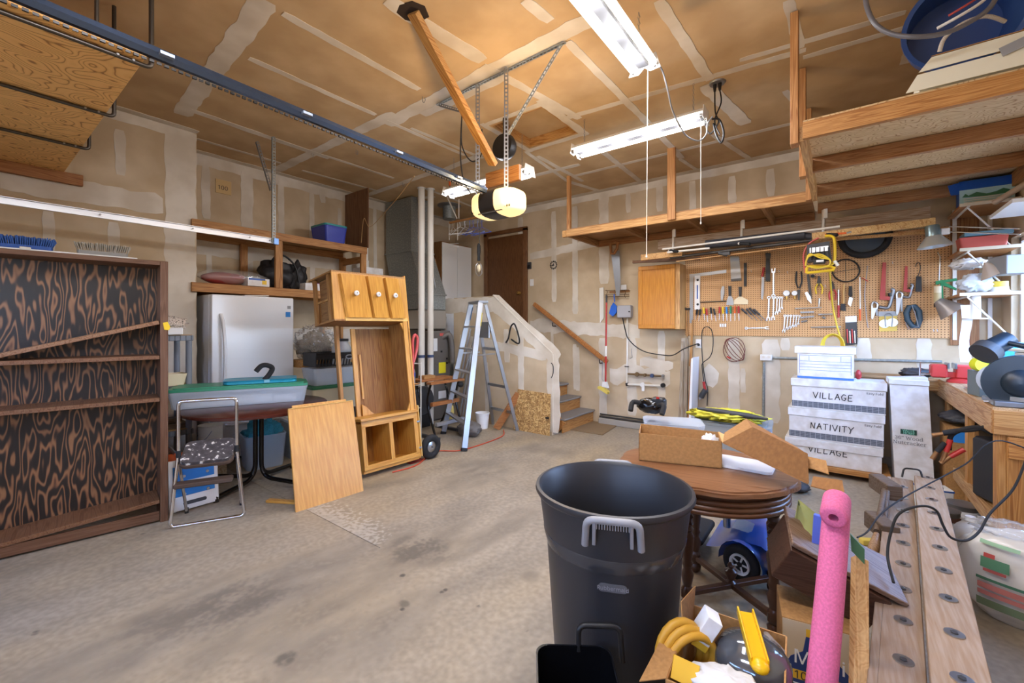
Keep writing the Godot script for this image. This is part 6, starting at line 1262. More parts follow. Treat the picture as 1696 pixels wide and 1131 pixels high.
	pliers("heavy slip-joint pliers with black grips on the pegboard", 1323, 497, 449, M.black, 5.0); t = thing("ratchet_clamp", "black bar clamp with steel jaws hanging under the work light", "clamp", bp(1342, 506, PEG)); wpart(t, "bar", pxprism([[1336, 455], [1340, 454], [1345, 494], [1341, 497]], PEG - 0.004, 0.012), M.iron); wpart(t, "jaw", pxprism([[1333, 485], [1337, 483], [1343, 492], [1344, 503], [1338, 497]], PEG - 0.002, 0.02), M.steel); wpart(t, "knob", mb().cyl(bp(1346, 457, PEG - 0.01), bp(1346, 457, PEG - 0.04), 0.02, -1, 12), M.black)
	pliers("wire strippers with yellow grips on the pegboard", 1356.5, 457, 487, M.yellow, 6.0); pliers("slip-joint pliers with red grips on the pegboard", 1379, 466, 497, M.red, 6.0)
	handle_tool("adjustable_wrench", "adjustable wrench with red dipped handle on the pegboard", "wrench", 1389, 526, 1388.5, 480, 0.45, 0.012, 0.007, M.red, M.steel); t = thing("paint_brush", "paint brush with pale wooden handle and black bristles on the pegboard", "brush", bp(1397, 515, PEG)); wpart(t, "handle", pxtube([[1398, 470], [1397, 485], [1396.5, 503]], PEG - 0.014, [0.008, 0.01, 0.016], 8), wood("d8ac68", 1)); wpart(t, "bristles", pxprism([[1393, 503], [1400, 503], [1401, 515], [1392, 514]], PEG - 0.004, 0.02), M.black)
	t = thing("staple_gun", "black and chrome staple gun hanging on the pegboard", "staple gun", bp(1408, 508, PEG)); wpart(t, "handle", pxprism([[1406, 474], [1411, 474], [1412, 490], [1408, 493], [1405, 488]], PEG - 0.004, 0.018), M.black); wpart(t, "nose", pxprism([[1407, 491], [1413, 494], [1409, 508], [1404, 503]], PEG - 0.004, 0.018), M.steel)
	# screwdrivers
	var sc := [[1155, 512, 1152, 530, "black", "black-handled screwdriver right under the white spirit level"], [1160, 512, 1157, 532, "black", "black-handled screwdriver between the spirit level and the first yellow one"], [1165, 509, 1167, 530, "yellow", "yellow-handled screwdriver at the left end of the row"], [1170, 511, 1172, 533, "red", "red-handled screwdriver beside the leftmost yellow one"], [1177, 509, 1179, 530, "black", "black-handled screwdriver directly after the first red one"], [1182, 511, 1186, 532, "black", "tilted black-handled screwdriver beside the gap in the row"], [1192, 508, 1191, 530, "red", "red-handled screwdriver between a black and a yellow one"], [1197, 508, 1198, 531, "yellow", "yellow-handled screwdriver next to the blue one"], [1203, 508, 1204, 531, "blue", "blue-handled screwdriver in the row"], [1210, 507, 1210, 532, "green", "green-handled screwdriver in the row"], [1217, 507, 1217, 531, "orange", "orange-handled screwdriver in the row"], [1223, 507, 1224, 531, "red", "red-handled screwdriver at the right end beside the orange one"]]
	for q in sc:
		var hn: String = {"blue": "panel_blue"}.get(q[4], q[4])
		handle_tool("screwdriver", q[5] if q[5] else "black-handled screwdriver hanging upright in the row", "screwdriver", q[0], q[1], q[2], q[3], 0.5, 0.013, 0.004, M[hn], M.steel, "screwdrivers on the pegboard")
	for q in [[1228, 511, 1247, 529, "nearest the upright row"], [1236, 511, 1254, 531, "second from the upright row"], [1241, 510, 1262, 531, "second from the hammer side"], [1248, 512, 1270, 532, "farthest from the upright row"]]: handle_tool("screwdriver", "long dark slanted screwdriver " + q[4], "screwdriver", q[0], q[1], q[2], q[3], 0.5, 0.013, 0.005, M.dark_grey, M.dull_steel, "slanted dark screwdrivers")
	for x in [1193.5, 1197.5, 1201.5]: wsolo("white_clip", "small white plastic clip in a row of three on the pegboard", "clip", pxprism([[x - 1.3, 536], [x + 1.3, 536], [x + 1.3, 541.5], [x - 1.3, 541.5]], PEG, 0.01), M.white, "row of three white clips")
	t = thing("mallet", "wooden-handled hammer with steel head hanging at the pegboard's left edge", "hammer", bp(1138, 557, PEG)); wpart(t, "handle", pxtube([[1137, 514], [1137.5, 535], [1138, 557]], PEG - 0.03, [0.012, 0.011, 0.015], 8), wood("b88850", 1)); wpart(t, "head", pxtube([[1130, 513], [1134, 511], [1138, 512], [1143, 511]], PEG - 0.03, [0.018, 0.02, 0.017, 0.01], 10), M.iron)
	# sockets, ratchets, bars
	for q in [[1326, 517.5, 1348, 516.5], [1326, 526, 1348, 524]]:
		t = thing("socket_rail", "upper rail of small chrome sockets on the pegboard" if q[1] < 520 else "lower rail of small chrome sockets on the pegboard", "sockets", bp(1337, q[1] + 3, PEG)); wpart(t, "rail", pxtube([[q[0], q[1]], [q[2], q[3]]], PEG - 0.006, 0.004, 6), M.iron)
		for i in 6:
			var c := bp(lerpf(q[0] + 1.5, q[2] - 1.5, i / 5.0), lerpf(q[1], q[3], i / 5.0), PEG - 0.012)
			wpart(t, "socket", mb().cyl(c, c + Vector3(0, 0, 0.03), 0.011, -1, 10), M.dull_steel)
	handle_tool("ratchet", "chrome ratchet handle on the pegboard beside the socket rails", "ratchet", 1379, 520, 1355, 521, 0.7, 0.008, 0.012, M.steel, M.steel); handle_tool("breaker_bar", "long chrome breaker bar along the pegboard's lower edge", "bar", 1393, 541, 1343, 542, 0.8, 0.011, 0.008, M.steel, M.steel); handle_tool("socket_bar", "long steel T-bar lying level under the pliers", "bar", 1361, 509, 1317, 511, 0.9, 0.007, 0.009, M.steel, M.steel); handle_tool("nut_driver", "short silver nut driver below the yellow-grip strippers", "driver", 1357, 494, 1356, 508, 0.6, 0.009, 0.006, M.steel, M.steel)
	wsolo("socket_adapter", "single loose chrome socket adapter on the pegboard", "socket", pxtube([[1362, 525], [1367, 527]], PEG - 0.012, 0.014, 10), M.dull_steel); wsolo("swivel_socket", "small swivel socket beside the lower socket rail", "socket", pxtube([[1327, 533], [1337, 531]], PEG - 0.01, 0.01, 8), M.dull_steel)
	# pipe wrenches
	for q in [[1464.5, 435, 505, 1.0, "larger red pipe wrench on the pegboard"], [1501, 441, 489, 0.68, "smaller red pipe wrench on the pegboard"]]:
		var x: float = q[0]; var s: float = q[3]
		t = thing("pipe_wrench", q[4], "pipe wrench", bp(x, q[2] + 8 * s, PEG)); wpart(t, "handle", pxprism([[x - 3 * s, q[1]], [x + 3 * s, q[1]], [x + 1.5 * s, q[2] - 14 * s], [x + 14 * s, q[2] - 14 * s], [x + 13 * s, q[2] - 7 * s], [x - 8 * s, q[2] - 9 * s]], PEG - 0.004, 0.024), mat("wrench_red", col("a83a34"), 0.45))
		wpart(t, "hook_jaw", pxtube([[x + 11 * s, q[2] - 27 * s], [x + 15 * s, q[2] - 24 * s], [x + 12 * s, q[2] - 12 * s], [x + 9 * s, q[2] + 0 * s], [x + 4 * s, q[2] + 5 * s], [x - 8 * s, q[2] + 3 * s]], PEG - 0.018, 0.012 * s + 0.004, 8, false, 4), M.dull_steel); wpart(t, "knurl", mb().cyl(bp(x + 9 * s, q[2] - 20 * s, PEG - 0.018), bp(x + 11 * s, q[2] - 14 * s, PEG - 0.018), 0.018 * s, -1, 12), M.iron)
	# hoops, rods, blade
	var hp_ := []
	for i in 32: hp_.append(bp(1401 + cos(TAU * i / 32) * 22.5, 448 + sin(TAU * i / 32) * 18.5, PEG - 0.02))
	t = thing("wire_hoop", "black wire hoop with cross wires hanging on the pegboard", "hoop", bp(1401, 467, PEG)); wpart(t, "rim", mb().tube(hp_, 0.008, 8, true), M.black); wpart(t, "cross_wire", pxtube([[1379, 452], [1423, 444]], PEG - 0.02, 0.003, 5), M.iron); wpart(t, "cross_wire", pxtube([[1400, 430], [1401, 467]], PEG - 0.02, 0.003, 5), M.iron)
	t = thing("grinding_wheel", "large black rubber wheel hung on the pegboard behind the fir stud", "wheel", bp(1432, 428, PEG)); var gw := bp(1432, 392, PEG - 0.03)
	wpart(t, "tire", mb().lathe(torus_prof(0.2, 0.035, 10), 36, Transform3D(Basis(Vector3.RIGHT, Vector3.BACK, Vector3.DOWN), gw)), M.rubber); wpart(t, "disc", mb().lathe([Vector2(0, -0.01), Vector2(0.19, -0.015), Vector2(0.19, 0.015), Vector2(0.08, 0.02), Vector2(0, 0.03)], 32, Transform3D(Basis(Vector3.RIGHT, Vector3.BACK, Vector3.DOWN), gw)), mat("wheel_slate", col("2f3a44"), 0.5))
	handle_tool("round_file", "long steel with orange handle hanging on the pegboard", "file", 1424.5, 531, 1424, 459, 0.27, 0.011, 0.006, M.orange, M.steel); wsolo("wire_gauge", "thin wavy wire with red ends hanging on the pegboard", "wire", pxtube([[1437, 440], [1434, 465], [1432, 490], [1434, 515], [1436, 533], [1438, 543]], PEG - 0.01, 0.004, 6, false, 4), M.dull_steel); wsolo("red_marker", "small red stick hanging crosswise on the wavy wire", "stick", pxtube([[1427, 460], [1438, 466]], PEG - 0.016, 0.005, 6), M.red)
	t = thing("wire_brush", "black-handled wire brush with loop hanging on the pegboard", "brush", bp(1521, 484, PEG)); wpart(t, "body", pxprism([[1517, 458], [1525.5, 458], [1526, 483], [1516, 483]], PEG - 0.004, 0.03), M.black); wpart(t, "loop", pxtube([[1516, 442], [1519, 435], [1523, 436], [1524, 446], [1520, 458]], PEG - 0.012, 0.004, 6, false, 4), M.iron)
	for q in [[1448, 500, 529, "short locking pliers below the larger red pipe wrench"], [1489, 483, 522, "long locking pliers between the two red pipe wrenches"]]:
		t = thing("locking_pliers", q[3], "pliers", bp(q[0], q[2], PEG)); var y0: float = q[1]; var y1: float = q[2]; var x: float = q[0]
		wpart(t, "jaw", pxtube([[x - 4, y0 + 12], [x - 4, y0 + 4], [x, y0], [x + 5, y0 + 4], [x + 4, y0 + 12]], PEG - 0.014, 0.011, 8, false, 4), M.steel); wpart(t, "handle", pxprism([[x - 5, y0 + 10], [x + 4, y0 + 10], [x, y1 - 6], [x - 3, y1], [x - 5, y1 - 2]], PEG - 0.004, 0.02), M.steel); wpart(t, "lever", pxprism([[x + 2, y0 + 12], [x + 5, y0 + 12], [x + 6, y1 - 6], [x + 3, y1 - 6]], PEG - 0.004, 0.016), M.dull_steel)
	t = thing("blade_pack", "clear blister pack with yellow card and steel rings on the pegboard", "package", bp(1471, 549, PEG)); wpart(t, "card", pxprism([[1456, 523], [1486, 522], [1486, 548], [1456, 549]], PEG, 0.003), mat("card_yellow", col("d6b65a"), 0.7)); wpart(t, "header", pxprism([[1455, 516], [1486, 515], [1486, 523], [1455, 524]], PEG, 0.004), M.dull_steel)
	for q in [[1465, 536], [1478, 534]]: wpart(t, "disc", mb().cyl(bp(q[0], q[1], PEG - 0.006), bp(q[0], q[1], PEG - 0.016), 0.045, -1, 20), M.steel)
	wpart(t, "wire_handle", pxtube([[1467, 541], [1466, 524], [1470, 519], [1476, 520], [1478, 526], [1477, 541]], PEG - 0.03, 0.005, 6, false, 4), M.dull_steel)
	t = thing("coping_saw", "blue-grey hose clamp coil hanging at the pegboard's right", "coil", bp(1513, 545, PEG))
	wpart(t, "coil", mb().tube([bp(1506, 508, PEG - 0.03), bp(1514, 507, PEG - 0.03), bp(1522, 515, PEG - 0.03), bp(1523, 530, PEG - 0.03), bp(1519, 541, PEG - 0.03), bp(1511, 540, PEG - 0.03), bp(1503, 530, PEG - 0.03), bp(1501, 518, PEG - 0.03)], 0.026, 10, true), mat("hose_slate", col("2f4654"), 0.5)); wpart(t, "bracket", pxtube([[1510, 505], [1516, 520], [1521, 541], [1505, 545], [1500, 535]], PEG - 0.06, 0.004, 6), M.dull_steel)
	t = thing("bit_pouch", "clear pouch of steel tools with white header card at the pegboard's bottom", "pouch", bp(1410, 572, PEG)); wpart(t, "header", pxprism([[1400, 524], [1419, 523], [1419, 533], [1400, 534]], PEG, 0.004), M.white); wpart(t, "window", pxprism([[1400, 534], [1419, 533], [1420, 570], [1401, 572]], PEG, 0.02), mat("pouch_dark", col("2a2628"), 0.25))
	for i in 4: wpart(t, "steel_tool", pxtube([[1403 + i * 4, 545 + i % 2 * 3], [1404 + i * 4, 568]], PEG - 0.026, 0.007, 6), M.steel if i % 2 else M.red)
	# caulking gun
	t = thing("caulking_gun", "green caulking gun with printed tube hanging at the pegboard's right edge", "caulking gun", bp(1552, 505, 6.03)); wpart(t, "rod", pxtube([[1555, 465], [1557, 425], [1553, 418]], 6.03, 0.006, 6), M.steel); wpart(t, "carriage", pxprism([[1549, 466], [1560, 464], [1562, 500], [1558, 502], [1557, 470], [1549, 472]], 6.03, 0.04), M.green); wpart(t, "grip", pxprism([[1556, 465], [1583, 461], [1585, 465], [1564, 468], [1584, 478], [1583, 481], [1558, 472]], 6.03, 0.03), M.green)
	wpart(t, "tube", mb().cyl(bp(1553, 474, 5.99), bp(1553, 503, 5.99), 0.028, -1, 16), M.cream); wpart(t, "tube_label", mb().cyl(bp(1553, 485, 5.99), bp(1553, 500, 5.99), 0.0286, -1, 16), mat("label_tan", col("c9b88a"), 0.6)); wpart(t, "nozzle", mb().cyl(bp(1554, 503, 5.99), bp(1570, 518, 5.96), 0.008, 0.004, 8), M.white)
func build_wall_bits() -> void:
	# oak wall cabinet
	var t := thing("oak_cabinet", "honey oak wall cabinet with one recessed-panel door left of the pegboard", "cabinet", v(-1.95, 1.45, 5.95))
	wpart(t, "case", mb().box(v(-1.955, 1.885, 5.96), Vector3(0.55, 0.87, 0.3), 0.004), wood("d8ae72", 1, 0.4))
	var dr := wpart(t, "door", mb().box(v(-1.985, 1.885, 5.8), Vector3(0.5, 0.86, 0.016), 0.003), tmat("cab_oak", M.oak_tex, Vector3(2.6, 0.22, 2.6), col("c88a32"), 0.35))
	for q in [[0, 0.4, 0.49, 0.05], [0, -0.4, 0.49, 0.05]]: wpart(dr, "rail", mb().box(v(-1.985 + q[0], 1.885 + q[1], 5.786), Vector3(q[2], q[3], 0.014), 0.004), M.cab_oak)
	for s in [-1.0, 1.0]: wpart(dr, "stile", mb().box(v(-1.985 + s * 0.22, 1.885, 5.786), Vector3(0.055, 0.75, 0.014), 0.004), M.cab_oak)
	# hand saw hung on the shelf
	t = thing("hand_saw", "old hand saw with carved wooden handle hanging from the overhead shelf", "saw", bp(1023, 405, 5.9)); wpart(t, "blade", pxprism([[1012, 418], [1026, 415], [1028, 470], [1026, 490], [1021, 490]], 5.95, 0.003), M.dull_steel)
	wpart(t, "handle", mb().tube([bp(1011, 404, 5.94), bp(1018, 402, 5.94), bp(1023, 402, 5.94), bp(1022, 412, 5.94), bp(1017, 420, 5.94), bp(1012, 420, 5.94)], 0.022, 8, true), wood("a87440", 1)); wpart(t, "peg", mb().cyl(bp(1017, 410, 6.1), bp(1017, 410, 5.9), 0.006, -1, 6), M.steel)
	# wire rack, broom, dustpan, grey box
	t = thing("hook_rack", "brown wire wall rack with hooks beside the hanging saw", "rack", bp(1022, 490, 6.05))
	for y in [481, 488, 492]: wpart(t, "wire", pxtube([[1002, y], [1042, y - 1]], 6.06, 0.005, 6), mat("bronze_wire", col("6a543c"), 0.5, 0.5))
	for x in [1004, 1017, 1034]: wpart(t, "hook", pxtube([[x, 480], [x + 2, 484], [x, 489], [x + 2, 493]], 6.04, 0.004, 6, false, 3), M.bronze_wire)
	wpart(t, "backplate", mb().box(bp(1026, 483, 6.1), Vector3(0.32, 0.03, 0.01), 0.002), wood("b08050", 0))
	wpart(t, "white_hook", mb().box(bp(1033, 476, 6.08), Vector3(0.09, 0.08, 0.03), 0.008), M.white)
	t = thing("broom", "red-handled broom with yellow bristles hanging on the wire rack", "broom", bp(1003, 650, 5.95)); wpart(t, "handle", pxtube([[1004.5, 500], [1003, 632]], 5.95, 0.014, 8), M.red); wpart(t, "grip", pxtube([[1004.5, 489], [1004.5, 501]], 5.95, 0.015, 8), M.dark_grey); wpart(t, "sleeve", pxtube([[1003.3, 573], [1003.2, 590]], 5.95, 0.018, 8), M.pvc); wpart(t, "lever_wire", pxtube([[998, 595], [997, 628], [1003, 636]], 5.95, 0.003, 5), M.dull_steel); wpart(t, "head", pxprism([[994, 639], [1002, 641], [1010, 648], [1009, 652], [1000, 646], [993, 642]], 5.97, 0.08), mat("sponge", col("d6bf5a"), 0.9)); wpart(t, "clamp", pxprism([[1000, 632], [1006, 632], [1009, 642], [999, 640]], 5.96, 0.05), M.white)
	t = thing("dustpan", "bright blue dustpan hanging on the wire rack", "dustpan", bp(1016, 525, 6.02)); wpart(t, "pan", pxprism([[1013, 508], [1017, 501], [1023, 508], [1022, 518], [1016, 524], [1010, 519]], 6.04, 0.03), mat("pan_blue", col("1d5fc4"), 0.4)); wpart(t, "handle", pxtube([[1017, 487], [1018, 500]], 6.03, 0.009, 8), M.pan_blue)
	t = thing("control_box", "light grey plastic control box on the wall with a hanging black cable", "control box", bp(1036, 526, 6.05)); wpart(t, "case", mb().box(bp(1035, 516, 6.05), Vector3(0.22, 0.185, 0.1), 0.015), mat("box_grey", col("a7a8ae"), 0.5)); wpart(t, "lock", mb().cyl(bp(1042, 516, 5.998), bp(1042, 516, 5.99), 0.012, -1, 10), M.black)
	wpart(t, "cable", mb().tube(curve([bp(1031, 526, 6.03), bp(1036, 548, 6.03), bp(1040, 560, 6.03), bp(1052, 573, 6.03), bp(1070, 583, 6.03), bp(1098, 588, 6.03), bp(1115, 588, 6.03), bp(1132, 578, 6.03), bp(1150, 571, 6.03), bp(1157, 569, 6.06)], 5), 0.008, 6), M.black)
	t = thing("power_outlet", "white outlet plate low on the wall right of the leaning boards", "outlet", bp(1157, 569)); wpart(t, "plate", mb().box(bp(1157, 569, 6.105), Vector3(0.075, 0.12, 0.012), 0.003), M.white); wpart(t, "plug", mb().cyl(bp(1157, 571, 6.1), bp(1157, 571, 6.06), 0.018, -1, 8), M.black)
	wsolo("wood_lath", "thin white lath strip hanging beside the broom handle", "strip", pxprism([[993, 477], [1000, 476], [1000, 527], [994, 535]], 6.09, 0.01), M.pvc)
	# water pipes
	t = thing("water_riser", "thin white plastic pipe dropping from the control box to the valves", "pipe", bp(1037, 640, 6.06)); wpart(t, "pipe", pxtube([[1039, 527], [1038, 636]], 6.07, 0.012, 8), M.pvc); wpart(t, "clip", mb().box(bp(1038, 607, 6.07), Vector3(0.06, 0.015, 0.03), 0.003), M.iron); wpart(t, "elbow", mb().cyl(bp(1038, 634, 6.07), bp(1039, 639, 6.07), 0.022, -1, 10), M.black); wpart(t, "branch", pxtube([[1040, 636.5], [1097, 639]], 6.07, 0.017, 10), M.pvc)
	for q in [[1064, 637], [1098, 638]]: wpart(t, "fitting", mb().lathe([Vector2(0, -0.02), Vector2(0.03, -0.02), Vector2(0.03, 0.02), Vector2(0, 0.02)], 14, Transform3D(Basis(Vector3.RIGHT, Vector3.BACK, Vector3.DOWN), bp(q[0], q[1], 6.06))), M.white if q[0] < 1080 else M.rubber)
	wpart(t, "tag", mb().box(bp(1065, 643, 6.04), Vector3(0.04, 0.08, 0.004)), M.white)
	t = thing("valve_manifold", "corroded brass valve assembly with blue handle on the wall", "valve", bp(1070, 622, 6.05)); wpart(t, "pipe", pxtube([[1040, 619], [1100, 623]], 6.06, 0.015, 10), mat("old_brass", col("7a6448"), 0.55, 0.5))
	for q in [[1055, 620, 0.035, "old_brass"], [1068, 621, 0.026, "old_brass"], [1080, 622, 0.03, "clamp_blue"], [1098, 622.5, 0.022, "dull_steel"]]: wpart(t, "valve_body", mb().lathe([Vector2(0, -0.03), Vector2(q[2] * 0.8, -0.03), Vector2(q[2], 0), Vector2(q[2] * 0.8, 0.03), Vector2(0, 0.03)], 14, Transform3D(Basis(Vector3.RIGHT, Vector3.BACK, Vector3.DOWN), bp(q[0], q[1], 6.04))), M[q[3]])
	wsolo("wire_staple", "small grey wire loop on the wall above the valves", "wire", pxtube([[1046, 577], [1047, 592], [1043, 594]], 6.1, 0.004, 5), M.dull_steel)
	# curb and conduit along the wall's foot
	struct("trim_2", mb().box(v(-1.1, 0.045, 6.06), Vector3(3.7, 0.09, 0.1), 0.01), mat("curb", col("a09a90"), 0.9))
	wsolo("floor_conduit", "dark pipe running along the foot of the back wall on the concrete curb", "pipe", mb().cyl(v(-2.95, 0.105, 6.06), v(-0.9, 0.105, 6.06), 0.014, -1, 8).cyl(v(-2.95, 0.14, 6.08), v(-0.9, 0.14, 6.08), 0.011, -1, 8), M.iron)
	t = thing("conduit", "grey steel conduit with outlet box running along the wall below the pegboard", "conduit", bp(1268, 600, 6.08)); wpart(t, "outlet_box", mb().box(bp(1269, 592, 6.075), Vector3(0.125, 0.075, 0.06), 0.006), M.white)
	for s in [-1.0, 1.0]: wpart(t, "socket_face", mb().lathe([Vector2(0, 0), Vector2(0.016, 0), Vector2(0.016, 0.003), Vector2(0, 0.003)], 12, Transform3D(Basis(Vector3.RIGHT, Vector3.BACK, Vector3.DOWN), bp(1269 + s * 4.5, 591, 6.044))), M.pvc)
	wpart(t, "riser", pxtube([[1265, 600], [1264, 706]], 6.09, 0.014, 8), M.galv); wpart(t, "run", pxtube([[1280, 592.5], [1560, 599]], 6.09, 0.014, 8), M.galv)
	# cable coil, cord with heat gun
	var cl := mb()
	for k in 4:
		var P := []
		for i in 22: P.append(bp(1216 + k * 0.6 + cos(TAU * i / 22) * (18 - k * 1.3), 579 + sin(TAU * i / 22 + 0.4 * k) * (20 - k * 1.1), 6.08 - k * 0.01))
		cl.tube(P, 0.004, 5, true)
	t = thing("cable_coil", "dark red test-lead coil hanging on the wall", "cable", bp(1216, 600, 6.06)); wpart(t, "coil", cl, mat("lead_red", col("6a2a28"), 0.5)); wpart(t, "clip", pxtube([[1204, 590], [1210, 594]], 6.04, 0.01, 6), M.red)
	t = thing("heat_gun", "black heat gun hanging on its looped cord beside the leaning boards", "heat gun", bp(1163, 664, 5.98)); wpart(t, "body", pxtube([[1169, 645], [1164, 652], [1161, 658]], 5.98, 0.035, 12), M.dark_grey); wpart(t, "nozzle", pxtube([[1161, 657], [1159, 661]], 5.98, 0.02, 10), M.steel); wpart(t, "grip", pxtube([[1168, 648], [1166, 636], [1165.5, 632]], 5.98, 0.018, 8), M.red)
	wpart(t, "cord", pxtube([[1166, 633], [1163, 610], [1164, 601], [1175, 592], [1180, 580], [1181, 560], [1178, 546], [1171, 541], [1164, 546], [1162, 565], [1164, 600], [1168, 630], [1172, 645], [1171, 672]], 6.03, 0.006, 6, false, 5), M.black)
	# boards leaning in the corner by the cabinet
	for q in [[1127, 1131, 565, 690, "b5aea4", "narrow grey-painted board leaning on the wall below the oak cabinet"], [1134, 1138, 560, 690, "a39a8e", "second grey-painted board leaning below the oak cabinet"], [1142, 1153, 600, 690, "b07a40", "brown plank standing on the wall with a thin stick before it"], [1144.5, 1146.5, 530, 600, "b88850", "thin wooden stick hanging above the brown plank"]]:
		wsolo("leaning_board", q[5 - 0], "board", pxprism([[q[0] + 2, q[2]], [q[1] + 2, q[2]], [q[1], q[3] + 6], [q[0] - 3, q[3] + 6]], 6.05, 0.02), wood(q[4], 1, 0.7))
	wsolo("foam_sheet", "white foam sheet standing edge-on against the wall", "sheet", pxprism([[1155, 592], [1158, 590], [1155, 692], [1151, 692]], 6.0, 0.3), M.white)

func stroke_text(par: Node3D, s: String, at: Vector3, h: float, sp: float, mt: Material, slope := 0.0) -> void:   # felt-pen capitals as single strokes on a face towards the room
	var G := {"V": [[[0, 1], [.35, 0], [.7, 1.05]]], "I": [[[.15, 1], [.1, 0]]], "L": [[[.1, 1], [.05, 0], [.55, .08]]], "A": [[[0, 0], [.35, 1], [.65, 0]], [[.1, .4], [.6, .45]]], "G": [[[.6, .85], [.3, 1], [.02, .6], [.1, .1], [.45, 0], [.6, .4], [.3, .42]]], "E": [[[.6, 1], [.1, .95], [.02, 0], [.55, .05]], [[.08, .5], [.5, .52]]], "N": [[[0, 0], [.08, 1], [.5, 0], [.62, 1]]], "T": [[[0, .95], [.7, 1]], [[.35, 1], [.3, 0]]], "Y": [[[0, 1], [.3, .5], [.7, 1.05]], [[.32, .5], [.15, -.1]]]}
	var x := 0.0
	for c in s:
		var b := mb()
		for st in G[c]:
			for i in st.size() - 1:
				var p := at + Vector3(x + st[i][0] * h, st[i][1] * h + slope * x, 0); var q := at + Vector3(x + st[i + 1][0] * h, st[i + 1][1] * h + slope * x, 0)
				b.bar(p, q, 0.007, 0.001, Vector3.BACK, 0.0)
		wpart(par, "letter", b, mt)
		x += (0.4 if c == "I" else sp) * h

func banker_box(label: String, x0: float, x1: float, y0: float, y1: float, d: float, dep: float, words: String, band: bool) -> Node3D:
	var t := thing("file_box", label, "box", v((x0 + x1) / 2, y0, d + dep / 2), 0.0, "")
	var w := x1 - x0; var c := (x0 + x1) / 2
	wpart(t, "body", mb().box(v(c, (y0 + y1 - 0.02) / 2, d + dep / 2), Vector3(w - 0.02, y1 - y0 - 0.02, dep - 0.02), 0.003), M.card_white)
	wpart(t, "lid", mb().box(v(c, y1 - 0.038, d + dep / 2), Vector3(w, 0.076, dep), 0.004), M.card_white)
	if band:
		var m := mb()
		wpart(t, "printed_band", mb().box(v(c, y0 + 0.045, d + 0.0095), Vector3(w - 0.022, 0.06, 0.002)), mat("band_grey", col("5d626c"), 0.7))
		var pl := mb()
		for i in 5: pl.box(v(c, y0 + 0.017 + i * 0.014, d + 0.008), Vector3(w - 0.022, 0.0025, 0.001))
		for i in 18: pl.box(v(x0 + 0.02 + i * (w - 0.04) / 17.0, y0 + 0.045, d + 0.008), Vector3(0.004, 0.06, 0.001))
		wpart(t, "printed_plaid", pl, mat("band_pale", col("a9adb6"), 0.7)).set_meta("kind", "stuff")
		lit_text(t, "Easy Fold", 0.03, face(v(x1 - 0.09, y1 - 0.105, d + 0.008), Vector3.BACK), M.ink)
	if words: stroke_text(t, words, v(c - 0.19, y0 + 0.115, d + 0.0075), 0.06, 0.85, M.ink, -0.02)
	return t
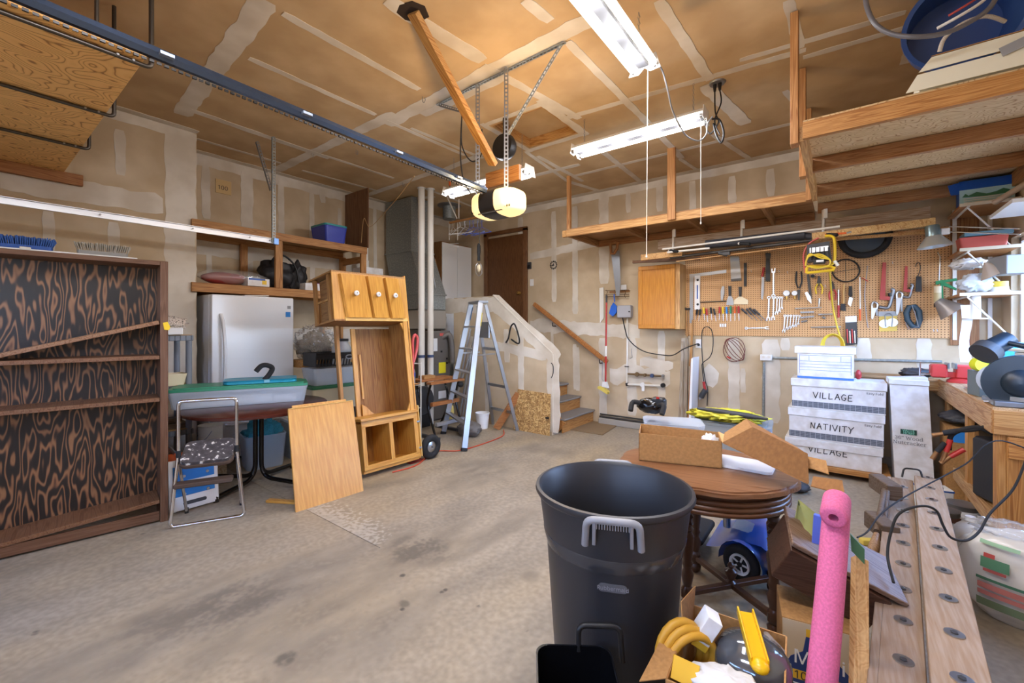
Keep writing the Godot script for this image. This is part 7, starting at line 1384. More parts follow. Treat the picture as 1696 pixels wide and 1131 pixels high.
func build_boxes() -> void:
	var D := 5.3
	var t := thing("dolly", "low wooden dolly on casters under the white file boxes", "dolly", v(-0.02, 0, 5.48))
	wpart(t, "deck", mb().box(v(-0.04, 0.075, 5.5), Vector3(0.82, 0.045, 0.5), 0.004), wood("c28a48", 0))
	for x in [-0.36, 0.26]:
		for d in [5.3, 5.68]: wpart(t, "caster", mb().lathe([Vector2(0, -0.012), Vector2(0.026, -0.012), Vector2(0.026, 0.012), Vector2(0, 0.012)], 14, Transform3D(Basis(Vector3.RIGHT, Vector3.BACK, Vector3.DOWN), v(x, 0.026, d))), M.rubber)
	banker_box("white file box marked VILLAGE at the bottom of the stack, on the dolly", -0.465, 0.315, 0.1, 0.335, D - 0.01, 0.4, "VILLAGE", false)
	banker_box("white file box marked NATIVITY in the middle of the stack", -0.44, 0.33, 0.337, 0.645, D, 0.4, "NATIVITY", true)
	banker_box("white file box marked VILLAGE on top of the NATIVITY box", -0.415, 0.345, 0.647, 0.95, D + 0.01, 0.4, "VILLAGE", true)
	t = thing("file_box", "small blue-lined white file box on top of the VILLAGE box", "box", v(-0.13, 0.952, 5.5))
	var c := -0.13; var d0 := 5.34
	wpart(t, "body", mb().box(v(c, 1.09, d0 + 0.16), Vector3(0.46, 0.275, 0.31), 0.003), M.card_white); wpart(t, "lid", mb().box(v(c - 0.005, 1.245, d0 + 0.16), Vector3(0.5, 0.07, 0.33), 0.004), M.card_white)
	var bl := mat("print_blue", col("3f74c0"), 0.7)
	for q in [[0.0, 0.965, 0.46, 0.02], [0.0, 1.07, 0.42, 0.003], [0.0, 1.1, 0.42, 0.003], [0.0, 1.04, 0.42, 0.003], [0.0, 1.19, 0.42, 0.003], [0.0, 1.13, 0.42, 0.003], [-0.21, 1.1, 0.003, 0.19], [0.21, 1.1, 0.003, 0.19], [-0.13, 1.16, 0.003, 0.05], [0.13, 1.16, 0.003, 0.05]]: wpart(t, "printed_line", mb().box(v(c + q[0], q[1], d0 + 0.0045), Vector3(q[2], q[3], 0.001)), bl)
	wsolo("red_tape_handle", "small red tool on the VILLAGE box behind the blue-lined box", "tool", mb().blob(v(0.14, 1.0, 5.56), Vector3(0.025, 0.05, 0.03), 0.2, 0.2, 3, 14, 10, 0.95), M.red)
	# tall nutcracker carton
	t = thing("tall_carton", "tall white carton printed 36 inch Wood Nutcracker beside the file boxes", "box", v(0.5, 0, 5.5))
	var p0 := bp(1473, 628, 5.3); var p1 := bp(1537, 626, 5.3)
	wpart(t, "body", mb().slab([v(0.4, 0, 5.32), v(0.665, 0, 5.32), Vector3(p1.x, p1.y, -5.3), Vector3(p0.x, p0.y, -5.3)], v(0, 0, 0.26)), M.card_white); wpart(t, "lid_flap", mb().box(v((p0.x + p1.x) / 2, p0.y - 0.02, 5.43), Vector3(0.275, 0.05, 0.28), 0.006), M.card_white)
	var lx := bp(1501, 715, 5.31)
	wpart(t, "printed_label", mb().box(lx + Vector3(0.015, 0.0, 0.006), Vector3(0.11, 0.045, 0.002)), mat("label_green", col("17463a"), 0.6)); lit_text(t, "VALUE", 0.028, face(lx + Vector3(0.015, 0.011, 0.008), Vector3.BACK), mat("mint", col("8fe0c8"), 0.6)); lit_text(t, "HOME", 0.028, face(lx + Vector3(0.018, -0.011, 0.008), Vector3.BACK), M.mint)
	lit_text(t, "36\" Wood", 0.042, face(bp(1505, 726, 5.302), Vector3.BACK), mat("print_grey", col("6a6a70"), 0.8), "Droid Serif"); lit_text(t, "Nutcracker", 0.042, face(bp(1506, 734, 5.302), Vector3.BACK), M.print_grey, "Droid Serif")
	# grey tote with yellow bags
	t = tote("storage_tote", "tall grey storage tote under yellow bags by the back wall", v(-0.78, 0, 4.3), 0.62, 0.44, 0.62, "9aa0a2", "8a9092", 4.0)
	wsolo("yellow_bag", "crumpled yellow plastic bags heaped on the grey tote", "bag", mb().blob(v(-0.82, 0.69, 4.22), Vector3(0.3, 0.05, 0.17), 0.45, 0.3, 61, 44, 20, 0.95), mat("bag_yellow", col("d8d040"), 0.35)); wsolo("umbrella", "dark folded umbrella lying across the yellow bags", "umbrella", mb().tube([bp(1155, 676, 4.1), bp(1190, 681, 4.1), bp(1240, 689, 4.1), bp(1272, 694, 4.1)], [0.012, 0.022, 0.025, 0.01], 8), M.dark_grey)
	wsolo("black_mitt", "dark grey glove lying on the floor beside the grey tote", "glove", mb().blob(v(-0.34, 0.045, 4.62), Vector3(0.12, 0.05, 0.09), 0.35, 0.2, 64, 22, 12, 0.9), M.dark_grey)

func build_bench() -> void:
	# workbench along the right wall: fascia, top, drawers, posts
	var t := thing("workbench", "plywood workbench with drawers under the right wall window", "workbench", v(0.98, 0, 5.0))
	var wx := wood("c8a070", 2)
	wpart(t, "top", mb().box(v(0.985, 0.965, 5.02), Vector3(0.47, 0.03, 2.14), 0.002), wx); wpart(t, "fascia", mb().box(v(0.755, 0.89, 5.0), Vector3(0.025, 0.15, 2.1), 0.003), wx)
	wpart(t, "end_fascia", mb().box(v(0.985, 0.89, 3.94), Vector3(0.47, 0.15, 0.025), 0.003), wood("c8904c", 0)); wpart(t, "wing_top", mb().box(v(0.42, 0.965, 5.93), Vector3(0.66, 0.03, 0.34), 0.002), wood("c49a68", 0)); wpart(t, "wing_fascia", mb().box(v(0.42, 0.91, 5.77), Vector3(0.66, 0.1, 0.02), 0.002), wood("b8905c", 0))
	for d in [4.0, 4.78, 5.6]: wpart(t, "post", mb().box(v(0.79, 0.41, d), Vector3(0.04, 0.82, 0.09), 0.003), wood("c8904c", 1))
	wpart(t, "side_panel", mb().box(v(0.99, 0.5, 3.96), Vector3(0.36, 0.64, 0.02), 0.003), wood("c48a44", 1)); wpart(t, "end_rail", mb().box(v(0.99, 0.12, 3.95), Vector3(0.44, 0.09, 0.03), 0.003), wood("c8904c", 0)); wpart(t, "lower_shelf", mb().box(v(0.98, 0.27, 4.58), Vector3(0.42, 0.02, 1.2), 0.002), wood("b8905c", 2)); wpart(t, "lower_rail", mb().box(v(0.77, 0.24, 4.58), Vector3(0.03, 0.09, 1.2), 0.003), wx)
	var dw := wpart(t, "drawer", mb().box(v(0.99, 0.74, 3.93), Vector3(0.36, 0.13, 0.02), 0.004), wood("c8883c", 0)); wpart(dw, "pull", mb().tube(curve_corner([v(0.95, 0.74, 3.92), v(0.95, 0.74, 3.89), v(1.03, 0.74, 3.89), v(1.03, 0.74, 3.92)], 0.01), 0.005, 6), M.dull_steel)
	for q in [[0.55, 0.5], [0.75, 0.55], [0.85, 0.43]]: wpart(t, "screw", mb().cyl(v(0.9 + (q[0] - 0.5) * 0.6, q[1], 3.949), v(0.9 + (q[0] - 0.5) * 0.6, q[1], 3.945), 0.006, -1, 6), M.iron)
	# miter saw
	t = thing("miter_saw", "black and grey miter saw with domed blade guard on the workbench", "saw", v(0.93, 0.981, 4.15))
	var nv := mat("saw_navy", col("1c2a36"), 0.35)
	wpart(t, "base", mb().box(v(0.97, 1.0, 4.12), Vector3(0.42, 0.038, 0.3), 0.008), M.dull_steel); wpart(t, "turntable", mb().cyl(v(0.98, 1.02, 4.1), v(0.98, 1.045, 4.1), 0.16, -1, 28), M.grey); wpart(t, "fence", mb().box(v(0.98, 1.09, 4.24), Vector3(0.4, 0.09, 0.02), 0.004), M.steel)
	var gx := Transform3D(Basis(Vector3.RIGHT, Vector3.BACK, Vector3.DOWN).rotated(Vector3.UP, -0.3), v(0.89, 1.13, 4.04))
	wpart(t, "guard", mb().lathe([Vector2(0, -0.03), Vector2(0.17, -0.03), Vector2(0.175, 0.0), Vector2(0.17, 0.025), Vector2(0.085, 0.03), Vector2(0.07, 0.06), Vector2(0.03, 0.075), Vector2(0, 0.078)], 36, gx), nv)
	wpart(t, "disc", mb().lathe([Vector2(0, -0.06), Vector2(0.1, -0.06), Vector2(0.1, -0.035), Vector2(0, -0.035)], 28, gx.translated(Vector3(-0.1, 0.01, 0.0))), M.steel); wpart(t, "motor", mb().cyl(v(0.8, 1.33, 4.28), v(0.9, 1.4, 4.34), 0.06, 0.055, 20), nv); wpart(t, "motor_flange", mb().cyl(v(0.765, 1.295, 4.25), v(0.8, 1.33, 4.28), 0.08, -1, 20), M.dark_grey)
	wpart(t, "handle", mb().tube([v(0.87, 1.38, 4.3), v(0.98, 1.34, 4.15), v(1.06, 1.29, 4.05)], [0.016, 0.02, 0.014], 10), nv); wpart(t, "knob", mb().cyl(v(0.81, 1.06, 4.16), v(0.88, 1.08, 4.12), 0.03, -1, 12), M.grey); wpart(t, "work_stop", mb().cyl(v(0.74, 0.995, 4.1), v(0.88, 1.01, 4.06), 0.008, -1, 8), M.steel)
	# vise
	t = thing("bench_vise", "red bench vise with steel jaws at the far end of the workbench", "vise", v(0.800, 0.981, 5.5)); var vr := mat("vise_red", col("c23a34"), 0.4)
	wpart(t, "base", mb().lathe([Vector2(0, 0), Vector2(0.085, 0), Vector2(0.085, 0.02), Vector2(0.05, 0.045), Vector2(0, 0.045)], 20, Transform3D(Basis.IDENTITY, v(0.846, 0.981, 5.5))), vr); wpart(t, "rear_body", mb().box(v(0.892, 1.080, 5.5), Vector3(0.16, 0.12, 0.13), 0.015), vr); wpart(t, "front_jaw", mb().box(v(0.708, 1.080, 5.5), Vector3(0.11, 0.12, 0.14), 0.015), vr); wpart(t, "slide", mb().box(v(0.800, 1.048, 5.5), Vector3(0.2, 0.05, 0.06), 0.004), vr)
	for x in [0.865, 0.912]: wpart(t, "jaw_plate", mb().box(v(x - 0.1, 1.13, 5.5), Vector3(0.016, 0.05, 0.15), 0.002), M.steel)
	wpart(t, "screw", mb().cyl(v(0.662, 1.042, 5.5), v(0.582, 1.042, 5.5), 0.014, -1, 10), M.steel); wpart(t, "handle_bar", mb().cyl(v(0.584, 1.155, 5.47), v(0.584, 0.880, 5.52), 0.007, -1, 8), M.chrome)
	wsolo("tape_measure", "round yellow tape reel on the workbench beside the miter saw", "tape", mb().lathe([Vector2(0, -0.025), Vector2(0.045, -0.025), Vector2(0.05, 0), Vector2(0.045, 0.025), Vector2(0, 0.025)], 22, Transform3D(Basis(Vector3.RIGHT, Vector3.BACK, Vector3.DOWN).rotated(Vector3.UP, 0.5), v(0.785, 1.213, 4.47))), mat("neon_yellow", col("d8dc2a"), 0.4))
	box_thing("tool_case", "grey-green tool case on the workbench under the yellow reel", v(0.85, 0.981, 4.55), Vector3(0.17, 0.18, 0.18), mat("case_grey", col("5c6664"), 0.5), 10.0)
	t = thing("cyan_box", "sky-blue upright box on the workbench below the wire shelves", "box", v(1.02, 0.981, 5.0)); part(t, "body", mb().box(Vector3(0, 0.19, 0), Vector3(0.2, 0.38, 0.1), 0.004), mat("sky_box", col("3aa2cc"), 0.5)); part(t, "sleeve", mb().box(Vector3(-0.09, 0.17, 0.04), Vector3(0.02, 0.34, 0.1), 0.003), M.grey)
	box_thing("saw_carton", "dark carton printed with red lettering behind the miter saw", v(1.08, 0.981, 4.52), Vector3(0.14, 0.28, 0.4), mat("carton_dark", col("3a4048"), 0.6), 0.0)
	wsolo("manuals", "stack of white papers on the dark carton by the window", "papers", mb().box(v(1.08, 1.285, 4.52), Vector3(0.16, 0.03, 0.34), 0.003).box(v(1.06, 1.315, 4.56), Vector3(0.14, 0.02, 0.28), 0.003, yaw_b(12)), M.white)
	wsolo("black_rag", "dark rag bundle on the bench wing beside the red vise", "rag", mb().blob(v(0.6, 1.02, 5.86), Vector3(0.13, 0.05, 0.08), 0.4, 0.25, 33, 26, 14, 0.9), M.dark_grey)
	wsolo("bench_wrench", "chrome wrench lying on the workbench edge near the vise", "wrench", mb().bar(v(0.8, 0.988, 5.0), v(0.86, 0.988, 4.75), 0.018, 0.008), M.chrome); wsolo("pencil", "flat yellow carpenter's pencil on the workbench edge", "pencil", mb().bar(v(0.82, 0.986, 4.72), v(0.84, 0.986, 4.5), 0.014, 0.008), M.yellow)
	build_wire_shelf()
	build_under_bench()

func build_wire_shelf() -> void:
	var t := thing("bracket_shelves", "three white-edged shelves on steel strut brackets in the window corner", "shelves", v(1.0, 1.75, 5.7))
	var ys := [2.57, 2.17, 1.77]
	for i in 3:
		var y: float = ys[i]
		wpart(t, "shelf", mb().box(v(1.03, y, 5.8), Vector3(0.36, 0.022, 0.58), 0.002), wood("c08a54", 0)); wpart(t, "edge_strip", mb().box(v(1.03, y + 0.002, 5.505), Vector3(0.37, 0.028, 0.012), 0.002), mat("edge_cream", col("d9d0bc"), 0.6)); wpart(t, "arm", mb().bar(v(0.9, y - 0.018, 5.48), v(0.9, y - 0.018, 6.09), 0.018, 0.014), M.white)
		wpart(t, "strut", mb().bar(v(0.89, y - 0.02, 5.5), v(1.17, y - 0.38, 5.6), 0.014, 0.01), M.white)
	for x in [0.9, 1.14]: wpart(t, "standard", mb().box(v(x, 2.0, 6.085), Vector3(0.03, 1.3, 0.02), 0.002), M.white)
	# fan box on the top shelf
	t = thing("picture_carton", "open blue carton with a printed landscape on the top corner shelf", "carton", v(1.02, 2.582, 5.62)); var px := 1.02
	wpart(t, "body", mb().box(v(px, 2.69, 5.62), Vector3(0.34, 0.215, 0.12), 0.003), mat("fan_blue", col("0f55b4"), 0.45)); wpart(t, "printed_panel", mb().box(v(px, 2.65, 5.558), Vector3(0.335, 0.13, 0.002)), mat("print_sky", col("a8d2dc"), 0.5)); wpart(t, "flap", mb().slab([v(px - 0.17, 2.68, 5.56), v(px - 0.17, 2.79, 5.56), v(px - 0.25, 2.76, 5.5), v(px - 0.23, 2.67, 5.5)], v(0, 0, 0.004)), M.fan_blue)
	wpart(t, "printed_trees", mb().prism(PackedVector2Array([Vector2(-0.15, -0.02), Vector2(-0.13, 0.01), Vector2(-0.11, -0.01), Vector2(-0.06, 0.015), Vector2(0, -0.01), Vector2(0.06, 0.0), Vector2(0.1, 0.02), Vector2(0.14, 0), Vector2(0.16, -0.025), Vector2(0.0, -0.03)]), 0.001, Transform3D(Basis.IDENTITY, v(px, 2.67, 5.5555))), mat("print_green", col("3f7a5c"), 0.6))
	for i in 3: wpart(t, "printed_line", mb().box(v(px - 0.03, 2.635 - i * 0.018, 5.5565), Vector3(0.22, 0.006, 0.001)), M.white)
	# bins and wraps on the shelves
	wsolo("red_bin", "pale red plastic bin on the middle corner shelf", "bin", mb().bowl(0.28, 0.16, 0.1, 0.012, 0.004, v(1.0, 2.183, 5.62), 0.02), M.pale_red); wsolo("blue_folder", "light blue folders lying on the pale red bin", "folder", mb().box(v(1.03, 2.31, 5.64), Vector3(0.3, 0.04, 0.2), 0.006), mat("folder_blue", col("6f9cb8"), 0.5))
	wsolo("paper_bag", "rumpled paper and plastic wrap under the middle corner shelf", "wrap", mb().blob(v(0.93, 2.06, 5.7), Vector3(0.12, 0.05, 0.1), 0.5, 0.3, 36, 26, 14), M.card_white)
	wsolo("plastic_wrap", "clear plastic wrap bundle at the lower corner shelf's end", "wrap", mb().blob(v(0.95, 1.87, 5.56), Vector3(0.11, 0.085, 0.09), 0.4, 0.3, 37, 28, 16, 0.95), mat("wrap_pale", col("ccd4dc"), 0.2)); wsolo("tape_rolls", "stack of yellow and white tape rolls on the lower corner shelf", "tape", mb().cyl(v(1.1, 1.782, 5.6), v(1.1, 1.83, 5.6), 0.062, -1, 24), M.white); wsolo("tape_roll", "yellow tape roll on the white one on the lower corner shelf", "tape", mb().cyl(v(1.1, 1.831, 5.6), v(1.1, 1.88, 5.6), 0.06, -1, 24), mat("tape_yellow", col("d8b83a"), 0.5))
	wsolo("paper_funnel", "pale cardboard cone sticking out beside the corner shelves", "cone", mb().lathe([Vector2(0.1, 0), Vector2(0.01, 0.13), Vector2(0.006, 0.13), Vector2(0.095, 0)], 20, Transform3D(Basis(Vector3.FORWARD, -0.5), v(1.06, 1.93, 5.48))), mat("cone_tan", col("b5a596"), 0.8))
	wsolo("projector", "grey plastic electronics case leaning on the lower corner shelf", "case", mb().box(v(1.13, 2.0, 5.44), Vector3(0.16, 0.16, 0.2), 0.01, yaw_b(20)), M.grey)
	# paper roll on the strut
	t = thing("paper_roll", "hanging roll of white paper below the corner shelves", "paper roll", v(0.95, 1.4, 5.6)); wpart(t, "core", mb().lathe([Vector2(0, -0.1), Vector2(0.035, -0.1), Vector2(0.035, 0.1), Vector2(0, 0.1)], 20, Transform3D(Basis.IDENTITY, v(0.96, 1.66, 5.6))), M.white); wpart(t, "end_disc", mb().lathe([Vector2(0, -0.01), Vector2(0.085, -0.01), Vector2(0.085, 0), Vector2(0, 0)], 24, Transform3D(Basis.IDENTITY, v(0.96, 1.56, 5.6))), M.white)
	var G := []
	for i in 9: G.append([v(0.865 + sin(i * 0.8) * 0.01, 1.68 - i * 0.065, 5.6), v(0.93 + sin(i * 0.9) * 0.012, 1.68 - i * 0.065, 5.585)])
	wpart(t, "loose_sheet", mb().grid(G), M.white)
	t = thing("shop_vac_lamp", "grey metal cone lamp shade clamped at the pegboard's right", "lamp", v(0.83, 1.58, 5.9)); wpart(t, "shade", mb().lathe([Vector2(0.11, 0), Vector2(0.045, 0.14), Vector2(0.03, 0.16), Vector2(0.025, 0.16), Vector2(0.1, 0.0)], 24, Transform3D(Basis(Vector3.FORWARD, -0.7), v(0.86, 1.62, 5.9))), mat("shade_grey", col("9a928c"), 0.4, 0.4)); wpart(t, "clamp", mb().box(v(0.76, 1.7, 5.95), Vector3(0.05, 0.04, 0.04), 0.006), M.black)
	# desk lamp reaching out from the shelves
	t = thing("desk_lamp", "silver swing-arm lamp with cone shade reaching over the pegboard", "lamp", bp(1545, 412, 5.5)); var ls := bp(1546, 391, 5.5)
	wpart(t, "shade", mb().lathe([Vector2(0.125, -0.1), Vector2(0.055, 0.0), Vector2(0.05, 0.0), Vector2(0.12, -0.1)], 28, Transform3D(Basis(Vector3.BACK, 0.1), ls)), mat("lamp_silver", col("c4c6c2"), 0.35, 0.5)); wpart(t, "socket_cup", mb().lathe([Vector2(0.054, -0.01), Vector2(0.052, 0.085), Vector2(0.045, 0.1), Vector2(0, 0.1)], 24, Transform3D(Basis(Vector3.BACK, 0.1), ls)), mat("lamp_steel", col("8fa6ac"), 0.3, 0.7)); wpart(t, "knuckle", mb().box(bp(1566, 383, 5.5), Vector3(0.06, 0.06, 0.02), 0.006), M.white)
	for y in [375, 384]: wpart(t, "arm", mb().cyl(bp(1572, y, 5.5), bp(1690, y + 4, 5.3), 0.006, -1, 6), M.steel)
	wsolo("grease_gun_arm", "tan tube tool with black clip projecting under the blue carton", "tool", mb().cyl(v(1.0, 2.5, 5.2), v(1.19, 2.62, 4.9), 0.022, -1, 12), mat("tube_tan", col("b8a696"), 0.5))
	wsolo("white_shelf_board", "white melamine shelf board end on the right wall above the window", "shelf", mb().box(v(1.1, 2.4, 5.0), Vector3(0.22, 0.03, 0.6), 0.002), M.white)

func build_under_bench() -> void:
	var t := thing("monitor", "black boxy speaker cabinet tilted under the workbench", "speaker", v(0.9, 0.284, 4.33)); var bs := Basis(Vector3.UP, 0.25)
	part(t, "case", mb().box(Vector3(0.0, 0.22, 0), Vector3(0.26, 0.42, 0.26), 0.02), mat("case_black", col("1c1d20"), 0.5)); part(t, "grille", mb().box(Vector3(0.0, 0.2, 0.132), Vector3(0.21, 0.32, 0.006), 0.002), M.black); t.rotation_degrees.y = 20.0
	# jumper cables
	t = thing("jumper_cables", "black jumper cables with red and bare clamps hanging under the bench", "cables", v(0.72, 0.55, 4.6)); var jd := 4.12
	wpart(t, "cable", mb().tube(curve([bp(1645, 718, jd), bp(1620, 708, jd), bp(1595, 711, jd), bp(1575, 722, jd), bp(1572, 745, jd)], 6), 0.014, 8).tube(curve([bp(1640, 705, jd), bp(1610, 712, jd), bp(1585, 713, jd), bp(1562, 716, jd)], 6), 0.014, 8), M.rubber)
	for q in [[1574, 728, 1567, 748, "red"], [1597, 744, 1574, 756, "red"], [1565, 733, 1552, 748, "rubber"], [1582, 715, 1562, 718, "rubber"]]: wpart(t, "clamp_grip", pxtube([[q[0], q[1]], [q[2], q[3]]], jd - 0.02, 0.016, 8), M[q[4]])
	for q in [[1567, 748, 1561, 764], [1574, 756, 1558, 767], [1552, 748, 1544, 760], [1562, 718, 1544, 721]]: wpart(t, "clamp_jaw", pxtube([[q[0], q[1]], [q[2], q[3]]], jd - 0.02, [0.012, 0.016], 6), mat("copper", col("9a7048"), 0.45, 0.7))
	box_thing("shipping_carton", "brown carton with blue label under the bench behind the tall white box", v(0.82, 0.0, 5.38), Vector3(0.2, 0.62, 0.28), M.kraft, 0.0); wsolo("blue_label", "blue and white shipping label on the carton under the bench", "label", mb().box(v(0.8, 0.54, 5.238), Vector3(0.12, 0.1, 0.004)), mat("sticker_blue", col("2f86d4"), 0.4))
	wsolo("wire_basket", "black wire mesh tray with cables under the bench wing", "tray", mb().blob(v(0.84, 0.69, 5.36), Vector3(0.15, 0.055, 0.17), 0.3, 0.3, 44, 24, 12, 0.9), tmat("mesh", M.speck_tex, Vector3.ONE * 8.0, col("4a4a4e"), 0.6))
	# cans, jugs, bag on the floor
	var cans := [["paint_can", "rectangular white solvent can with steel top near the bench foot", v(0.58, 0, 4.72), 0.17, 0.24], ["paint_can", "round brown-banded paint can beside the plank bench", v(0.575, 0, 4.26), 0.085, 0.2], ["paint_can", "white-labelled steel can behind the plastic jug", v(0.7, 0, 4.47), 0.09, 0.22]]
	t = thing(cans[0][0], cans[0][1], "can", cans[0][2], 15.0); part(t, "body", mb().box(Vector3(0, 0.11, 0), Vector3(0.2, 0.22, 0.13), 0.008), M.white); part(t, "band", mb().box(Vector3(0, 0.205, 0), Vector3(0.204, 0.016, 0.134), 0.004), M.blue); part(t, "top", mb().lathe([Vector2(0.06, 0.22), Vector2(0.035, 0.24), Vector2(0.03, 0.26), Vector2(0, 0.26)], 18), M.steel)
	for i in [1, 2]:
		t = thing(cans[i][0], cans[i][1], "can", cans[i][2]); part(t, "body", mb().lathe([Vector2(0, 0), Vector2(cans[i][3], 0), Vector2(cans[i][3], 0.19), Vector2(cans[i][3] + 0.004, 0.195), Vector2(cans[i][3] - 0.012, 0.2), Vector2(0, 0.195)], 24), M.dull_steel); part(t, "label", mb().cyl(Vector3(0, 0.02, 0), Vector3(0, 0.16, 0), cans[i][3] + 0.002, -1, 24), mat("label_brown", col("6a4a40"), 0.6) if i == 1 else M.white)
		if i == 1: part(t, "label_band", mb().cyl(Vector3(0, 0.05, 0), Vector3(0, 0.13, 0), cans[i][3] + 0.003, -1, 24), M.white); lit_text(t, "LEI", 0.075, face(v(0.575, 0.09, 4.26) + Vector3(-0.02, 0, 0.088), Vector3(-0.2, 0, 1)), M.ink)
	t = thing("plastic_jug", "dirty white plastic jug standing beside the fertilizer bag", "jug", v(0.64, 0, 3.86)); part(t, "body", mb().blob(Vector3(0, 0.13, 0), Vector3(0.095, 0.14, 0.075), 0.06, 0.1, 4, 24, 14, 0.93), mat("jug_dirty", col("cfc9bc"), 0.5)); part(t, "cap", mb().cyl(Vector3(0, 0.26, 0), Vector3(0, 0.3, 0), 0.024), M.white); part(t, "handle", mb().tube(curve([Vector3(0.05, 0.25, 0), Vector3(0.11, 0.2, 0.02), Vector3(0.09, 0.1, 0.02)]), 0.014, 8), M.jug_dirty)
	t = thing("fertilizer_bag", "clear and blue plastic fertilizer bag with red and green print slumped on the floor", "bag", v(0.76, 0, 3.26), -22.0)
	part(t, "sack", mb().blob(Vector3(0, 0.2, 0), Vector3(0.27, 0.23, 0.16), 0.14, 0.12, 12, 44, 26, 0.86, 0.75), mat("sack", col("c9c4ba"), 0.25)); part(t, "open_top", mb().blob(Vector3(-0.04, 0.43, -0.01), Vector3(0.19, 0.05, 0.09), 0.5, 0.3, 14, 32, 14), M.film); part(t, "blue_top", mb().blob(Vector3(0.17, 0.43, 0), Vector3(0.11, 0.04, 0.09), 0.5, 0.3, 15, 24, 12), mat("bag_blue", col("3f86cc"), 0.3))
	for q in [[-0.08, 0.185, 0.16, 0.028, "b06a60"], [-0.08, 0.15, 0.16, 0.022, "b06a60"], [-0.08, 0.22, 0.17, 0.014, "3f6a52"], [-0.1, 0.3, 0.1, 0.05, "4f7a5c"], [-0.1, 0.265, 0.08, 0.014, "9a4a44"], [-0.08, 0.1, 0.17, 0.04, "6a7a5c"], [-0.09, 0.39, 0.14, 0.016, "7aa27e"], [-0.12, 0.335, 0.04, 0.02, "a8443c"]]: part(t, "print", mb().grid(bag_patch(q[0], q[1], q[2], q[3])), mat("print" + q[4], col(q[4]), 0.4))
func bag_patch(x: float, y: float, w: float, h: float) -> Array:   # a printed patch hugging the sack's front
	var fn := FastNoiseLite.new(); fn.seed = 12; fn.frequency = 0.12; fn.fractal_octaves = 3
	var G := []
	for i in 5:
		var row := []
		for j in 9:
			var px := x + (j / 8.0 - 0.5) * w; var py := y + (i / 4.0 - 0.5) * h
			var e := 1.0 - pow(absf(px / 0.29), 2.67) - pow(absf((py - 0.2) / 0.25), 2.67)
			row.append(Vector3(px, py, 0.17 * pow(maxf(e, 0.05), 0.375) + 0.012))
		G.append(row)
	return G
# ---------------------------------------------------------------- foreground
func build_front() -> void:
	# grey-black rubbish can
	var t := thing("trash_can", "large grey-black round plastic trash can with side handles", "trash can", v(-0.752, 0, 1.667))
	var cm := mat("can_plastic", col("2b2c30"), 0.42)
	part(t, "body", mb().lathe([Vector2(0, 0.005), Vector2(0.225, 0), Vector2(0.232, 0.02), Vector2(0.272, 0.605), Vector2(0.284, 0.655), Vector2(0.303, 0.795), Vector2(0.313, 0.8), Vector2(0.32, 0.812), Vector2(0.317, 0.825), Vector2(0.305, 0.827), Vector2(0.294, 0.812), Vector2(0.276, 0.66), Vector2(0.264, 0.6), Vector2(0.225, 0.02), Vector2(0, 0.015)], 64), cm)
	part(t, "band", mb().lathe([Vector2(0.2725, 0.603), Vector2(0.2745, 0.604), Vector2(0.286, 0.652), Vector2(0.2845, 0.656)], 64), mat("can_gloss", col("3a3a3c"), 0.08))
	for s in [0, 1]:
		var dr := Basis(Vector3.UP, deg_to_rad(24.3 + 180.0 * s))
		var hd := part(t, "handle", mb().tube(curve_corner([dr * Vector3(-0.095, 0.715, 0.3), dr * Vector3(-0.088, 0.818, 0.331), dr * Vector3(0.088, 0.818, 0.331), dr * Vector3(0.095, 0.715, 0.3)], 0.03), 0.013, 10), mat("handle_grey", col("8b8b8e"), 0.4))
		for e in [-1.0, 1.0]: part(hd, "inner_leg", mb().bar(dr * Vector3(0.064 * e, 0.725, 0.301), dr * Vector3(0.062 * e, 0.812, 0.326), 0.012, 0.03, dr * Vector3.BACK), M.handle_grey)
		for i in 13: part(hd, "grip_tooth", mb().box(dr * Vector3(-0.054 + i * 0.009, 0.798, 0.33), Vector3(0.0035, 0.02, 0.012), 0.001, dr), M.handle_grey)
	var bd := Basis(Vector3.UP, deg_to_rad(24.3))
	part(t, "badge", mb().prism(rpoly(0.1, 0.028, 0.012), 0.006, Transform3D(bd.rotated(bd.x, 0.05), bd * Vector3(0.0, 0.555, 0.267))), mat("badge_grey", col("5a5b60"), 0.4)); lit_text(t, "Rubbermaid", 0.02, t.global_transform * Transform3D(bd.rotated(bd.x, 0.05), bd * Vector3(0.0, 0.555, 0.2745)), mat("badge_text", col("8a8b90"), 0.4))
	build_oval_table()
	build_scooter()
	build_floor_clutter()

